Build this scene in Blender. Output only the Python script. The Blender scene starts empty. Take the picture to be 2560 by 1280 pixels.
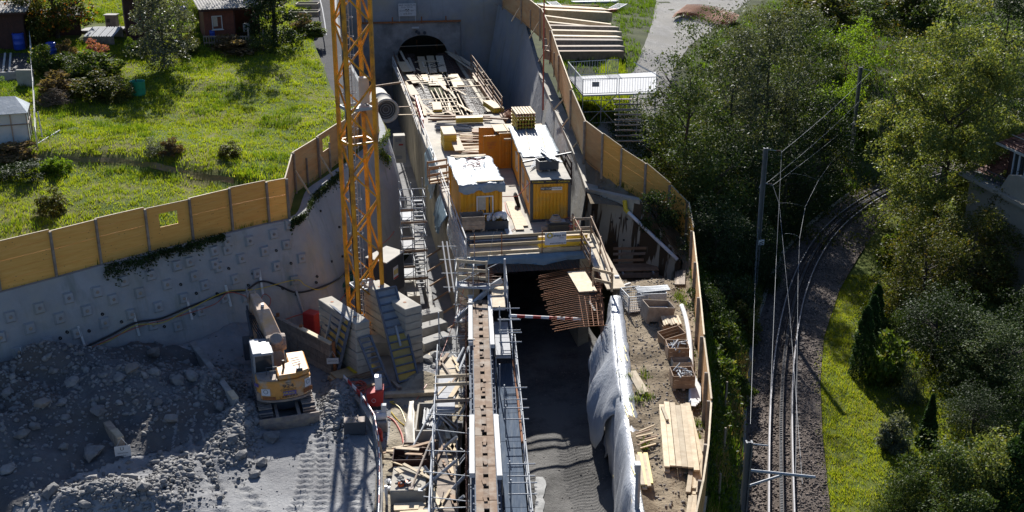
import bpy, math, random
import numpy as np
from mathutils import Vector, Matrix
R = math.radians
rnd = random.Random(7)
S = bpy.context.scene
C = S.collection
# ---------------- camera, sky, sun, exposure ----------------
F, TH, CZ = 2804.0, R(20.37), 21.4
cs, sn = math.cos(TH), math.sin(TH)
cam = bpy.data.objects.new('camera', bpy.data.cameras.new('camera')); C.objects.link(cam)
cam.location = (0, 0, CZ); cam.rotation_euler = (R(90) - TH, 0, 0)
cam.data.sensor_width = 36; cam.data.lens = 36 * F / 2560; cam.data.clip_end = 3000; cam.data.clip_start = .5
S.camera = cam
SUN_EL, SUN_DX = 32.0, 0.09
W = bpy.data.worlds.new('World'); S.world = W; W.use_nodes = True
nt = W.node_tree; sky = nt.nodes.new('ShaderNodeTexSky'); sky.sky_type = 'NISHITA'; sky.sun_disc = False; sky.ozone_density = 2.5
sky.sun_elevation = R(SUN_EL); sky.sun_rotation = math.atan2(-SUN_DX, 1)
bl_ = nt.nodes.new('ShaderNodeMix'); bl_.data_type = 'RGBA'; bl_.blend_type = 'MULTIPLY'; bl_.inputs[0].default_value = 1; bl_.inputs[7].default_value = (.88, .97, 1.15, 1)
nt.links.new(sky.outputs[0], bl_.inputs[6]); nt.links.new(bl_.outputs[2], nt.nodes['Background'].inputs[0]); nt.nodes['Background'].inputs[1].default_value = 0.05
sl = bpy.data.lights.new('sun', 'SUN'); sl.energy = 4.6; sl.angle = R(.5); sl.color = (1, .965, .91)
so = bpy.data.objects.new('sun', sl); C.objects.link(so); so.location = (0, 60, 80)
so.rotation_euler = Vector((SUN_DX, -1, -math.tan(R(SUN_EL)))).to_track_quat('-Z', 'Y').to_euler()
S.view_settings.view_transform = 'Standard'; S.view_settings.look = 'None'; S.view_settings.exposure = 0.95
S.cycles.max_bounces = 6; S.cycles.transparent_max_bounces = 8; S.cycles.diffuse_bounces = 3
# ---------------- photogrammetry: photo pixel -> world point ----------------
def ray(px, py):
    u, v = (px - 1280) / F, (py - 640) / F
    return Vector((u, cs - v * sn, -sn - v * cs))
def P(px, py, z=0.0):
    d = ray(px, py); t = (z - CZ) / d.z
    return Vector((d.x * t, d.y * t, z))
def YP(px, py, y):
    d = ray(px, py); t = y / d.y
    return Vector((d.x * t, y, CZ + d.z * t))
def G(px, py, zf):
    d = ray(px, py); t = 30.0
    while t < 260 and CZ + d.z * t > zf(d.x * t, d.y * t): t += .25
    a, b = t - .25, t
    for _ in range(12):
        m = (a + b) / 2
        if CZ + d.z * m > zf(d.x * m, d.y * m): a = m
        else: b = m
    return Vector((d.x * b, d.y * b, zf(d.x * b, d.y * b)))
def interp(pts, y):
    if y <= pts[0][0]:
        a, b = pts[0], pts[1]
    elif y >= pts[-1][0]:
        a, b = pts[-2], pts[-1]
    else:
        for a, b in zip(pts, pts[1:]):
            if a[0] <= y <= b[0]: break
    t = (y - a[0]) / (b[0] - a[0])
    return a[1] + (b[1] - a[1]) * t
def sst(a, b, x):
    t = max(0, min(1, (x - a) / (b - a))); return t * t * (3 - 2 * t)
# value noise for height fields
_ng = np.random.RandomState(3).rand(64, 64)
def vn(x, y):
    xi, yi = math.floor(x), math.floor(y); fx, fy = x - xi, y - yi
    fx = fx * fx * (3 - 2 * fx); fy = fy * fy * (3 - 2 * fy)
    a, b = _ng[xi % 64, yi % 64], _ng[(xi + 1) % 64, yi % 64]; c, d = _ng[xi % 64, (yi + 1) % 64], _ng[(xi + 1) % 64, (yi + 1) % 64]
    return (a * (1 - fx) + b * fx) * (1 - fy) + (c * (1 - fx) + d * fx) * fy - .5
def fbm(x, y, o=3):
    s, a = 0, 1
    for i in range(o): s += a * vn(x * 2 ** i + 17 * i, y * 2 ** i); a *= .5
    return s
# tunnel frame: s to the right, t along the bore
O2 = Vector((.95, 57.5, 0)); AX = Vector((-.1619, .9868, 0)); RT = Vector((.9868, .1619, 0)); TROT = math.atan2(.1619, .9868)
def T(s, t, z=0.0): return O2 + RT * s + AX * t + Vector((0, 0, z))
def Tinv(p): d = Vector((p[0] - O2.x, p[1] - O2.y, 0)); return d.dot(RT), d.dot(AX)
# ---------------- mesh builder ----------------
class MB:
    def __init__(s): s.v = []; s.f = []; s.sm = False
    def add(s, vs, fs):
        n = len(s.v); s.v += [tuple(v) for v in vs]; s.f += [tuple(i + n for i in f) for f in fs]; return s
    def box(s, c, z, rz=0, M=None):
        hx, hy, hz = z[0] / 2, z[1] / 2, z[2] / 2
        if M is None: M = Matrix.Rotation(rz, 3, 'Z')
        c = Vector(c)
        vs = [c + M @ Vector((x, y, w)) for w in (-hz, hz) for x, y in ((-hx, -hy), (hx, -hy), (hx, hy), (-hx, hy))]
        return s.add(vs, [(3, 2, 1, 0), (4, 5, 6, 7), (0, 1, 5, 4), (1, 2, 6, 5), (2, 3, 7, 6), (3, 0, 4, 7)])
    def beam(s, p, q, w, h=None, up=(0, 0, 1)):
        p, q = Vector(p), Vector(q); h = h or w; d = (q - p); L = d.length; d.normalize(); up = Vector(up)
        if abs(d.dot(up)) > .98: up = Vector((0, 1, 0))
        x = d.cross(up).normalized(); z = x.cross(d)
        return s.box((p + q) / 2, (w, L, h), M=Matrix((x, d, z)).transposed())
    def tube(s, p, q, r, n=6, r2=None, cap=True):
        p, q = Vector(p), Vector(q); d = (q - p).normalized(); r2 = r if r2 is None else r2
        a = d.orthogonal().normalized(); b = d.cross(a)
        k = [(math.cos(2 * math.pi * i / n), math.sin(2 * math.pi * i / n)) for i in range(n)]
        vs = [p + (a * x + b * y) * r for x, y in k] + [q + (a * x + b * y) * r2 for x, y in k]
        fs = [(i, (i + 1) % n, n + (i + 1) % n, n + i) for i in range(n)]
        if cap: fs += [tuple(reversed(range(n))), tuple(range(n, 2 * n))]
        return s.add(vs, fs)
    def path(s, pts, r, n=6):
        pts = [Vector(p) for p in pts]; m = len(pts); vs = []; fs = []; a = None
        for i, p in enumerate(pts):
            d = (pts[min(i + 1, m - 1)] - pts[max(i - 1, 0)])
            d = d.normalized() if d.length > 1e-6 else Vector((0, 0, 1))
            a = d.orthogonal().normalized() if a is None else (a - d * a.dot(d)).normalized()
            b = d.cross(a); rr = r[i] if isinstance(r, (list, tuple)) else r
            vs += [p + (a * math.cos(2 * math.pi * k / n) + b * math.sin(2 * math.pi * k / n)) * rr for k in range(n)]
        for i in range(m - 1):
            for k in range(n): fs.append((i * n + k, i * n + (k + 1) % n, (i + 1) * n + (k + 1) % n, (i + 1) * n + k))
        fs += [tuple(reversed(range(n))), tuple(range((m - 1) * n, m * n))]
        return s.add(vs, fs)
    def ring(s, c, r, t, ax=(0, 0, 1), n=14, m=5):
        ax = Vector(ax).normalized(); a = ax.orthogonal().normalized(); b = ax.cross(a); c = Vector(c); vs = []; fs = []
        for i in range(n):
            w = 2 * math.pi * i / n; o = a * math.cos(w) + b * math.sin(w)
            for j in range(m):
                q = 2 * math.pi * j / m; vs.append(c + o * (r + t * math.cos(q)) + ax * t * math.sin(q))
        for i in range(n):
            for j in range(m): fs.append((i * m + j, ((i + 1) % n) * m + j, ((i + 1) % n) * m + (j + 1) % m, i * m + (j + 1) % m))
        return s.add(vs, fs)
    def lathe(s, c, prof, n=16, ax=None):
        c = Vector(c); M = Matrix.Identity(3) if ax is None else Vector(ax).normalized().to_track_quat('Z', 'Y').to_matrix()
        vs = [c + M @ Vector((r * math.cos(2 * math.pi * k / n), r * math.sin(2 * math.pi * k / n), z)) for r, z in prof for k in range(n)]
        fs = [(i * n + k, i * n + (k + 1) % n, (i + 1) * n + (k + 1) % n, (i + 1) * n + k) for i in range(len(prof) - 1) for k in range(n)]
        return s.add(vs, fs)
    def prism(s, pts, z0, z1):
        n = len(pts); g = lambda z, p: z(p) if callable(z) else z
        vs = [(p[0], p[1], g(z0, p)) for p in pts] + [(p[0], p[1], g(z1, p)) for p in pts]
        return s.add(vs, [tuple(reversed(range(n))), tuple(range(n, 2 * n))] + [(i, (i + 1) % n, n + (i + 1) % n, n + i) for i in range(n)])
    def extr(s, pts, dv):
        n = len(pts); dv = Vector(dv); pts = [Vector(p) for p in pts]
        return s.add(pts + [p + dv for p in pts], [tuple(reversed(range(n))), tuple(range(n, 2 * n))] + [(i, (i + 1) % n, n + (i + 1) % n, n + i) for i in range(n)])
    def grid(s, rows, thick=None):
        m = len(rows[0]); n = len(rows); vs = [p for r in rows for p in r]
        return s.add(vs, [(i * m + j, i * m + j + 1, (i + 1) * m + j + 1, (i + 1) * m + j) for i in range(n - 1) for j in range(m - 1)])
    def slab(s, rows, dv):
        """grid with thickness"""
        m = len(rows[0]); n = len(rows); k = n * m; vs = [Vector(p) for r in rows for p in r]; dv = Vector(dv)
        fs = [(i * m + j, i * m + j + 1, (i + 1) * m + j + 1, (i + 1) * m + j) for i in range(n - 1) for j in range(m - 1)]
        fs += [tuple(k + q for q in reversed(f)) for f in fs]
        e = [j for j in range(m)] + [i * m + m - 1 for i in range(1, n)] + [(n - 1) * m + j for j in range(m - 2, -1, -1)] + [i * m for i in range(n - 2, 0, -1)]
        fs += [(e[(i + 1) % len(e)], e[i], e[i] + k, e[(i + 1) % len(e)] + k) for i in range(len(e))]
        return s.add(vs + [v + dv for v in vs], fs)
    def rock(s, c, r, g=rnd, fl=.75, n=0):
        c = Vector(c); ax = Matrix.Rotation(g.uniform(0, 6.3), 3, 'Z') @ Matrix.Rotation(g.uniform(-.5, .5), 3, 'X')
        sc = Vector((r * g.uniform(.75, 1.35), r * g.uniform(.7, 1.1), r * fl * g.uniform(.7, 1.1)))
        vs = []
        for v in _ico[0]:
            k = g.uniform(.68, 1.18); vs.append(c + ax @ Vector((v[0] * sc.x * k, v[1] * sc.y * k, v[2] * sc.z * k)))
        return s.add(vs, _ico[1])
    def build(s, name, mat, parent=None, loc=None, rz=0, w=False, smooth=False, bevel=0):
        if parent is not None and w:
            M = Matrix.Translation(parent.location) @ parent.rotation_euler.to_matrix().to_4x4()
            pp = parent.parent
            if pp is not None: M = Matrix.Translation(pp.location) @ pp.rotation_euler.to_matrix().to_4x4() @ M
            Mi = M.inverted(); vs = [tuple(Mi @ Vector(v)) for v in s.v]
        elif parent is None and w:
            if loc is None:
                n = max(1, len(s.v)); loc = Vector((sum(v[0] for v in s.v) / n, sum(v[1] for v in s.v) / n, min(v[2] for v in s.v)))
            vs = [tuple(Vector(v) - Vector(loc)) for v in s.v]
        else: vs = s.v
        me = bpy.data.meshes.new(name); me.from_pydata(vs, [], s.f); me.update()
        o = bpy.data.objects.new(name, me); C.objects.link(o)
        if mat is not None:
            for q in (mat if isinstance(mat, (list, tuple)) else [mat]): me.materials.append(q)
        if parent is not None: o.parent = parent
        elif loc is not None: o.location = loc
        if parent is None or not w: o.rotation_euler = (0, 0, rz) if not w else (0, 0, 0)
        if smooth: me.polygons.foreach_set('use_smooth', [True] * len(me.polygons))
        if bevel:
            b = o.modifiers.new('bevel', 'BEVEL'); b.width = bevel; b.segments = 1; b.limit_method = 'ANGLE'
        return o
_t = (1 + 5 ** .5) / 2
_iv = [(-1, _t, 0), (1, _t, 0), (-1, -_t, 0), (1, -_t, 0), (0, -1, _t), (0, 1, _t), (0, -1, -_t), (0, 1, -_t), (_t, 0, -1), (_t, 0, 1), (-_t, 0, -1), (-_t, 0, 1)]
_ico = ([tuple(Vector(v).normalized()) for v in _iv],
        [(0, 11, 5), (0, 5, 1), (0, 1, 7), (0, 7, 10), (0, 10, 11), (1, 5, 9), (5, 11, 4), (11, 10, 2), (10, 7, 6), (7, 1, 8), (3, 9, 4), (3, 4, 2), (3, 2, 6), (3, 6, 8), (3, 8, 9), (4, 9, 5), (2, 4, 11), (6, 2, 10), (8, 6, 7), (9, 8, 1)])
def tag(o, label=None, cat=None, group=None, kind=None):
    if label: o['label'] = label
    if cat: o['category'] = cat
    if group: o['group'] = group
    if kind: o['kind'] = kind
    return o
def thing(name, label, cat, loc=(0, 0, 0), rz=0, group=None):
    o = bpy.data.objects.new(name, None); C.objects.link(o); o.location = loc; o.rotation_euler = (0, 0, rz); o.empty_display_size = .2
    return tag(o, label, cat, group)
def kids(o): return [c for c in bpy.data.objects if c.parent == o]
def dup(o, loc=None, rz=None, label=None, group=None, parent=None):
    c = o.copy(); C.objects.link(c)
    if parent is not None: c.parent = parent
    if loc is not None: c.location = loc
    if rz is not None: c.rotation_euler = (0, 0, rz)
    if label: c['label'] = label
    if group: c['group'] = group
    for k in list(o.children): dup(k, parent=c)
    return c
def fast(name, v, f, mat, parent=None, smooth=False):
    """numpy mesh: v (N,3), f (M,k)"""
    me = bpy.data.meshes.new(name); k = f.shape[1]
    me.vertices.add(len(v)); me.vertices.foreach_set('co', v.astype(np.float32).ravel())
    me.loops.add(f.size); me.loops.foreach_set('vertex_index', f.astype(np.int32).ravel())
    me.polygons.add(len(f)); me.polygons.foreach_set('loop_start', np.arange(0, f.size, k, dtype=np.int32))
    me.polygons.foreach_set('loop_total', np.full(len(f), k, dtype=np.int32)); me.update(calc_edges=True)
    if smooth: me.polygons.foreach_set('use_smooth', [True] * len(f))
    me.materials.append(mat); o = bpy.data.objects.new(name, me); C.objects.link(o)
    if parent is not None: o.parent = parent
    return o
def words(txt, size, M, mat, parent, name='lettering', wide=1.0, sp=1.0):
    cu = bpy.data.curves.new(name, 'FONT'); cu.body = txt; cu.size = size; cu.align_x = 'CENTER'; cu.align_y = 'CENTER'; cu.extrude = .002; cu.space_character = sp
    t = bpy.data.objects.new(name, cu); C.objects.link(t)
    me = bpy.data.meshes.new_from_object(t.evaluated_get(bpy.context.evaluated_depsgraph_get()))
    bpy.data.objects.remove(t); bpy.data.curves.remove(cu); me.materials.clear(); me.materials.append(mat)
    o = bpy.data.objects.new(name, me); C.objects.link(o); o.parent = parent
    o.matrix_local = M @ Matrix.Diagonal((wide, 1, 1, 1)); return o
def frame3(p, x, y):
    x, y = Vector(x).normalized(), Vector(y).normalized(); z = x.cross(y)
    M = Matrix((x, y, z)).transposed().to_4x4(); M.translation = Vector(p); return M
# ---------------- materials ----------------
def nodes(name):
    m = bpy.data.materials.new(name); m.use_nodes = True; t = m.node_tree
    return m, t, t.nodes['Principled BSDF']
def nd(t, ty, **k):
    n = t.nodes.new('ShaderNode' + ty)
    for a, b in k.items(): setattr(n, a, b)
    return n
def ramp(t, src, stops):
    r = nd(t, 'ValToRGB'); e = r.color_ramp.elements
    while len(e) < len(stops): e.new(.5)
    for i, (p, c) in enumerate(stops): e[i].position = p; e[i].color = (*c, 1)
    t.links.new(src, r.inputs[0]); return r.outputs[0]
def mixc(t, fac, a, b, mode='MIX'):
    m = nd(t, 'Mix', data_type='RGBA', blend_type=mode)
    for i, x in ((0, fac), (6, a), (7, b)):
        if isinstance(x, (int, float)): m.inputs[i].default_value = x
        elif isinstance(x, tuple): m.inputs[i].default_value = (*x, 1)
        else: t.links.new(x, m.inputs[i])
    return m.outputs[2]
def noise(t, sc, det=5, vec=None, rough=.6, ty='TexNoise'):
    n = nd(t, ty); n.inputs['Scale'].default_value = sc
    if ty == 'TexNoise': n.inputs['Detail'].default_value = det; n.inputs['Roughness'].default_value = rough
    if vec is not None: t.links.new(vec, n.inputs['Vector'])
    return n.outputs[0]
def pm(name, c1, c2=None, sc=2.0, rough=.8, bump=.25, bsc=None, metal=0, isl=0, stretch=None, stain=None, ssc=.5, lo=.35, hi=.68, world=False, spec=None, bdist=.03):
    """patchy surface: two colours by noise, optional stain colour, optional tone change per loose piece"""
    m, t, b = nodes(name); c2 = c2 or tuple(x * .75 for x in c1)
    if world: vec = nd(t, 'NewGeometry').outputs['Position']
    else: vec = nd(t, 'TexCoord').outputs['Object']
    if stretch:
        mp = nd(t, 'Mapping'); mp.inputs['Scale'].default_value = stretch; t.links.new(vec, mp.inputs[0]); vec = mp.outputs[0]
    col = ramp(t, noise(t, sc, 6, vec), [(lo, c2), (hi, c1)])
    if stain: col = mixc(t, ramp(t, noise(t, ssc, 4, vec), [(.48, (0, 0, 0)), (.66, (1, 1, 1))]), col, stain)
    if isl:
        rn = nd(t, 'NewGeometry').outputs['Random Per Island']; ob = nd(t, 'ObjectInfo').outputs['Random']
        ad = nd(t, 'Math', operation='ADD'); t.links.new(rn, ad.inputs[0]); t.links.new(ob, ad.inputs[1])
        fr = nd(t, 'Math', operation='FRACT'); t.links.new(ad.outputs[0], fr.inputs[0])
        k = ramp(t, fr.outputs[0], [(0, (1 - isl,) * 3), (1, (1 + isl * .35, 1 + isl * .3, 1 + isl * .2))])
        col = mixc(t, 1.0, col, k, 'MULTIPLY')
    t.links.new(col, b.inputs['Base Color']); b.inputs['Roughness'].default_value = rough; b.inputs['Metallic'].default_value = metal
    if spec is not None: b.inputs['Specular IOR Level'].default_value = spec
    if bump:
        bp = nd(t, 'Bump'); bp.inputs['Strength'].default_value = bump; bp.inputs['Distance'].default_value = bdist
        t.links.new(noise(t, bsc or sc * 6, 4, vec), bp.inputs['Height']); t.links.new(bp.outputs[0], b.inputs['Normal'])
    return m
def leafm(name, a, b_, tr=.45, rough=.45, gl=.0, patch=None):
    m, t, b = nodes(name); rn = nd(t, 'NewGeometry').outputs['Random Per Island']; ob = nd(t, 'ObjectInfo').outputs['Random']
    st = [(0, a), (.8, b_)] + ([(.97, patch)] if patch else [])
    col = ramp(t, rn, st)
    br = ramp(t, noise(t, .45, 3, nd(t, 'NewGeometry').outputs['Position']), [(.3, (.72, .72, .72)), (.7, (1.18, 1.15, 1.0))])
    col = mixc(t, 1.0, col, br, 'MULTIPLY')
    t.links.new(col, b.inputs['Base Color']); b.inputs['Roughness'].default_value = rough + .15; b.inputs['Specular IOR Level'].default_value = .12
    tl = nd(t, 'BsdfTranslucent'); c2 = mixc(t, 1.0, col, (1.55, 1.5, .6), 'MULTIPLY'); t.links.new(c2, tl.inputs[0])
    mx = nd(t, 'MixShader'); mx.inputs[0].default_value = tr; t.links.new(b.outputs[0], mx.inputs[1]); t.links.new(tl.outputs[0], mx.inputs[2])
    t.links.new(mx.outputs[0], t.nodes['Material Output'].inputs[0]); return m
M = {}
M['wood'] = pm('fresh_wood', (.62, .48, .29), (.50, .36, .20), 3, .75, .15, isl=.3, stretch=(1, 1, 1))
M['wood_w'] = pm('pale_timber', (.66, .56, .40), (.50, .40, .27), 3, .8, .15, isl=.35)
M['wood_g'] = pm('weathered_timber', (.36, .30, .24), (.22, .175, .14), 4, .85, .25, isl=.35)
M['wood_d'] = pm('dark_stained_wood', (.075, .028, .02), (.045, .018, .014), 3, .8, .2, isl=.2)
M['wood_b'] = pm('brown_planed_wood', (.36, .24, .15), (.25, .16, .10), 3, .8, .2, isl=.3)
M['yform'] = pm('yellow_shuttering', (.62, .43, .10), (.50, .33, .07), 2.5, .55, .1, isl=.15, stain=(.42, .30, .12))
M['ybeam'] = pm('yellow_beam_paint', (.60, .44, .04), (.50, .36, .03), 3, .55, .1, isl=.12)
M['crane'] = pm('crane_yellow_paint', (.80, .36, .012), (.68, .28, .01), 2, .5, .1, stain=(.27, .12, .02), ssc=1.1)
M['cont'] = pm('container_yellow_paint', (.72, .335, .008), (.64, .28, .007), 1.2, .5, .05, stain=(.50, .27, .05), ssc=.9)
M['cont2'] = pm('container_orange_paint', (.62, .24, .012), (.52, .19, .01), 1.2, .5, .05, stain=(.40, .17, .03), ssc=1.2)
M['mac'] = pm('excavator_paint', (.74, .34, .075), (.64, .28, .06), 2, .55, .08, stain=(.46, .35, .25), ssc=1.5)
M['macd'] = pm('dusty_boom_paint', (.50, .36, .27), (.42, .29, .20), 3, .7, .12, stain=(.50, .30, .14), ssc=1.6)
M['dust'] = pm('dusty_steel', (.34, .28, .24), (.24, .19, .16), 4, .75, .2, stain=(.40, .30, .2), ssc=2)
M['black'] = pm('black_rubber', (.022, .022, .024), (.014, .014, .016), 5, .6, .1)
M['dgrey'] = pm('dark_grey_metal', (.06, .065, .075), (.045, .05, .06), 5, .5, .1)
M['galv'] = pm('galvanised_steel', (.44, .46, .48), (.33, .35, .37), 8, .7, .05, metal=.3, spec=.3)
M['alu'] = pm('pale_alu_deck', (.43, .44, .455), (.34, .35, .365), 4, .75, .12, spec=.25, isl=.12)
M['steelw'] = pm('white_painted_steel', (.62, .62, .61), (.50, .50, .49), 4, .7, .08, isl=.1, spec=.25)
M['steel_bl'] = pm('blue_grey_form_steel', (.13, .155, .20), (.09, .112, .15), 4, .8, .1, stain=(.17, .17, .18), ssc=2, spec=.2)
M['bar'] = pm('rusty_rebar', (.20, .085, .05), (.11, .06, .045), 6, .75, .1, isl=.4)
M['bar_d'] = pm('dark_tied_rebar', (.105, .055, .04), (.055, .034, .028), 6, .8, .1, isl=.4)
M['rust'] = pm('rust_steel', (.38, .145, .045), (.24, .085, .03), 5, .8, .2, isl=.25)
M['conc'] = pm('pale_concrete', (.46, .425, .36), (.36, .33, .275), 1.6, .85, .2, stain=(.30, .285, .25), ssc=.9, isl=.12)
M['concy'] = pm('formed_concrete', (.46, .40, .28), (.36, .31, .22), 1.0, .8, .15, stain=(.27, .235, .17), ssc=.7)
M['concg'] = pm('grey_concrete', (.36, .35, .33), (.26, .255, .24), 1.4, .88, .3, stain=(.18, .175, .165), ssc=.6)
M['plastw'] = pm('white_plastic', (.72, .73, .74), (.62, .63, .65), 3, .4, .05)
M['grey_pl'] = pm('grey_plastic', (.30, .31, .32), (.24, .25, .26), 3, .5, .05)
M['red'] = pm('red_paint', (.50, .035, .03), (.38, .025, .022), 3, .5, .08)
M['redhose'] = pm('red_hose', (.50, .10, .06), (.40, .07, .04), 3, .5, .05)
M['orange'] = pm('orange_plastic', (.75, .16, .02), (.65, .12, .02), 3, .5, .05)
M['yel'] = pm('yellow_plastic', (.66, .50, .03), (.55, .40, .02), 3, .5, .05)
M['blue'] = pm('blue_barrel_plastic', (.02, .07, .42), (.015, .05, .34), 3, .4, .05)
M['green'] = pm('green_plastic', (.02, .30, .17), (.015, .22, .12), 3, .5, .1)
M['net'] = pm('green_net', (.02, .13, .075), (.01, .07, .05), 9, .7, .5)
M['tarp'] = pm('blue_grey_tarp', (.17, .25, .30), (.12, .19, .235), 2, .45, .3, bsc=7, bdist=.05)
M['tarpw'] = pm('pale_tarp', (.30, .345, .38), (.17, .215, .25), 1.3, .5, .3, bsc=5, bdist=.05)
M['lime'] = pm('white_render', (.50, .475, .42), (.42, .40, .35), 1.5, .9, .1)
M['tile'] = pm('roof_tiles', (.27, .10, .06), (.17, .065, .045), 5, .8, .4, isl=.5)
M['bark'] = pm('tree_bark', (.085, .065, .05), (.045, .036, .03), 6, .9, .5, bdist=.05)
M['twig'] = pm('dry_twigs', (.17, .125, .085), (.10, .075, .05), 6, .9, .3, isl=.4)
M['rail'] = pm('rail_steel', (.22, .22, .235), (.16, .155, .16), 12, .55, .02, metal=.7)
M['rweb'] = pm('rail_rust', (.06, .042, .034), (.035, .026, .023), 10, .8, .2)
M['sleeper'] = pm('sleeper_wood', (.14, .11, .09), (.085, .068, .058), 6, .85, .3, isl=.3)
M['mast'] = pm('mast_steel', (.13, .14, .155), (.10, .108, .12), 4, .5, .08, metal=.3)
M['glass'] = pm('window_glass', (.04, .045, .05), (.03, .033, .036), 2, .08, 0)
M['curt'] = pm('pale_curtain', (.50, .46, .38), (.40, .36, .30), 8, .6, .1)
M['corr'] = pm('fibre_cement_roof', (.34, .32, .29), (.24, .225, .205), 3, .85, .2, stain=(.17, .165, .13), ssc=1.2)
M['rock'] = pm('broken_rock', (.28, .275, .27), (.18, .178, .176), 3, .9, .45, bsc=9, isl=.35, bdist=.04)
M['rockd'] = pm('brownish_boulder', (.29, .255, .225), (.20, .18, .16), 2.5, .9, .4, bsc=8, isl=.3, bdist=.04)
M['ballast'] = pm('ballast_stone', (.26, .21, .18), (.10, .08, .07), 6, .9, .3, isl=.6)
# ---------------- height fields ----------------
FLOOR, ROAD = -4.3, -5.8
def plane_m(x, y): return 1.9 + .09 * (y - 60) - .07 * (x + 12.3)
_tp = [G(px, py, plane_m) for px, py in ((-40, 402), (120, 396), (300, 402), (450, 424), (620, 458))]
_tl = sorted((p.x, p.y) for p in _tp)
def ZM(x, y):
    z = plane_m(x, y) + .28 * fbm(x * .22, y * .22) + .10 * fbm(x * .9, y * .9, 2)
    d = y - interp(_tl, x); f = 1 - sst(-14, -11.5, x)
    return z + f * (.55 * sst(-1.5, .1, d) * (1 - sst(.8, 9, d)) - .0)
LFpx = [(-260, 787), (-130, 757), (0, 727), (140, 690), (252, 659), (373, 628), (482, 602), (581, 576), (672, 555), (720, 545), (737, 478), (797, 438), (850, 400), (900, 362), (948, 330)]
LF = [G(a, b, plane_m) for a, b in LFpx]
def fl_left(y): return interp(LFl, y)
LFl = [(p.y, p.x) for p in LF] + [(95, -14.6), (108, -17.0), (122.5, -19.0), (150, -24)]
# wall top line (just in front of the fence) and foot line
def off(pts, d):
    out = []
    for i, p in enumerate(pts):
        a, b = pts[max(i - 1, 0)], pts[min(i + 1, len(pts) - 1)]
        t = Vector((b.x - a.x, b.y - a.y, 0)).normalized(); n = Vector((t.y, -t.x, 0))
        out.append(p + n * (d[i] if isinstance(d, list) else d))
    return out
Lall = LF + [Vector((-14.6, 95, 4.3)), Vector((-17.0, 108, 5.6)), Vector((-19.0, 122.3, 7.0))]
WT = off(Lall, [.3] * 9 + [.9, 1.0, 1.0, 1.1, 1.0, .7, .5, .3, .3])
WB = off(Lall, [1.5] * 9 + [2.6, 2.9, 3.0, 2.9, 2.6, 2.4, 2.2, 2.0, 2.0])
for p in WB: p.z = FLOOR - .2
WBl = sorted((p.y, p.x) for p in WB)
def fr(y): return interp([(15, -1.75), (58, -2.5), (60, -2.9), (125, -13.3)], y)
bumps = [(P(372, 985, -3.2), 3.4, 3.6, 1.95), (P(90, 1010, -3.4), 3.3, 4.0, 1.75), (P(-60, 1180, -4), 3.6, 4.0, 1.5), (P(300, 1245, -4), 2.6, 1.1, .85), (P(430, 1190, -4), .8, 1.2, .5),
         (P(600, 1090, -4.3), .9, 2.6, .75), (P(545, 985, -4.1), 1.0, 2.0, .7), (P(850, 1010, -4.2), .8, 2.4, .75), (P(560, 850, -4), 2.2, 1.2, 1.2), (P(1040, 935, -4.3), .9, 1.0, .35)]
def ZF(x, y):
    z = FLOOR + .05 * fbm(x * .6, y * .6)
    if y > 56: z -= 1.4 * sst(-4.6, -3.2, x - fr(y)) * sst(57, 61, y)
    for c, rx, ry, h in bumps:
        q = ((x - c.x) / rx) ** 2 + ((y - c.y) / ry) ** 2
        if q < 9: z += h * math.exp(-q) * (1 + .35 * fbm(x * .8 + 5, y * .8))
    dw = x - interp(WBl, y)
    if y < 58: z += 1.25 * math.exp(-(dw / 2.3) ** 2) * (1 - sst(52, 57, y)) * (1 + .5 * fbm(x * .4, y * .4))
    rub = sum(h * math.exp(-((x - c.x) / rx) ** 2 - ((y - c.y) / ry) ** 2) for c, rx, ry, h in bumps)
    return z + min(1, rub * 2) * (.22 * fbm(x * 1.7, y * 1.7, 3))
# tyre and track prints: curves given by photo points on the yard floor, (half width, lug pitch)
_pr = []
for pts_, hw, k in (([(395, 1330), (425, 1230), (452, 1150), (470, 1090)], .28, 11), ([(560, 1330), (545, 1240), (520, 1170), (490, 1110)], .28, 9), ([(680, 1320), (640, 1260), (600, 1215)], .26, 9), ([(790, 1330), (812, 1230), (812, 1150), (800, 1085)], .32, 12), ([(880, 1330), (890, 1230), (872, 1150), (845, 1080)], .32, 12), ([(720, 1320), (760, 1230), (770, 1150), (740, 1100)], .3, 12)):
    q_ = [P(a, b, FLOOR) for a, b in pts_]; q_.sort(key=lambda p: p.y); _pr.append(([(p.y, p.x) for p in q_], hw, k, q_[0].y, q_[-1].y))
def prints(x, y):
    z = 0
    for l, hw, k, ya, yb in _pr:
        if ya - .5 < y < yb + .3:
            d = x - interp(l, y)
            if abs(d) < hw + .18:
                z += .07 * math.exp(-((abs(d) - hw - .06) / .07) ** 2)
                if abs(d) < hw: z -= .05 + .05 * math.sin(y * k * 1.25 + abs(d) * 9)
    return z
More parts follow.
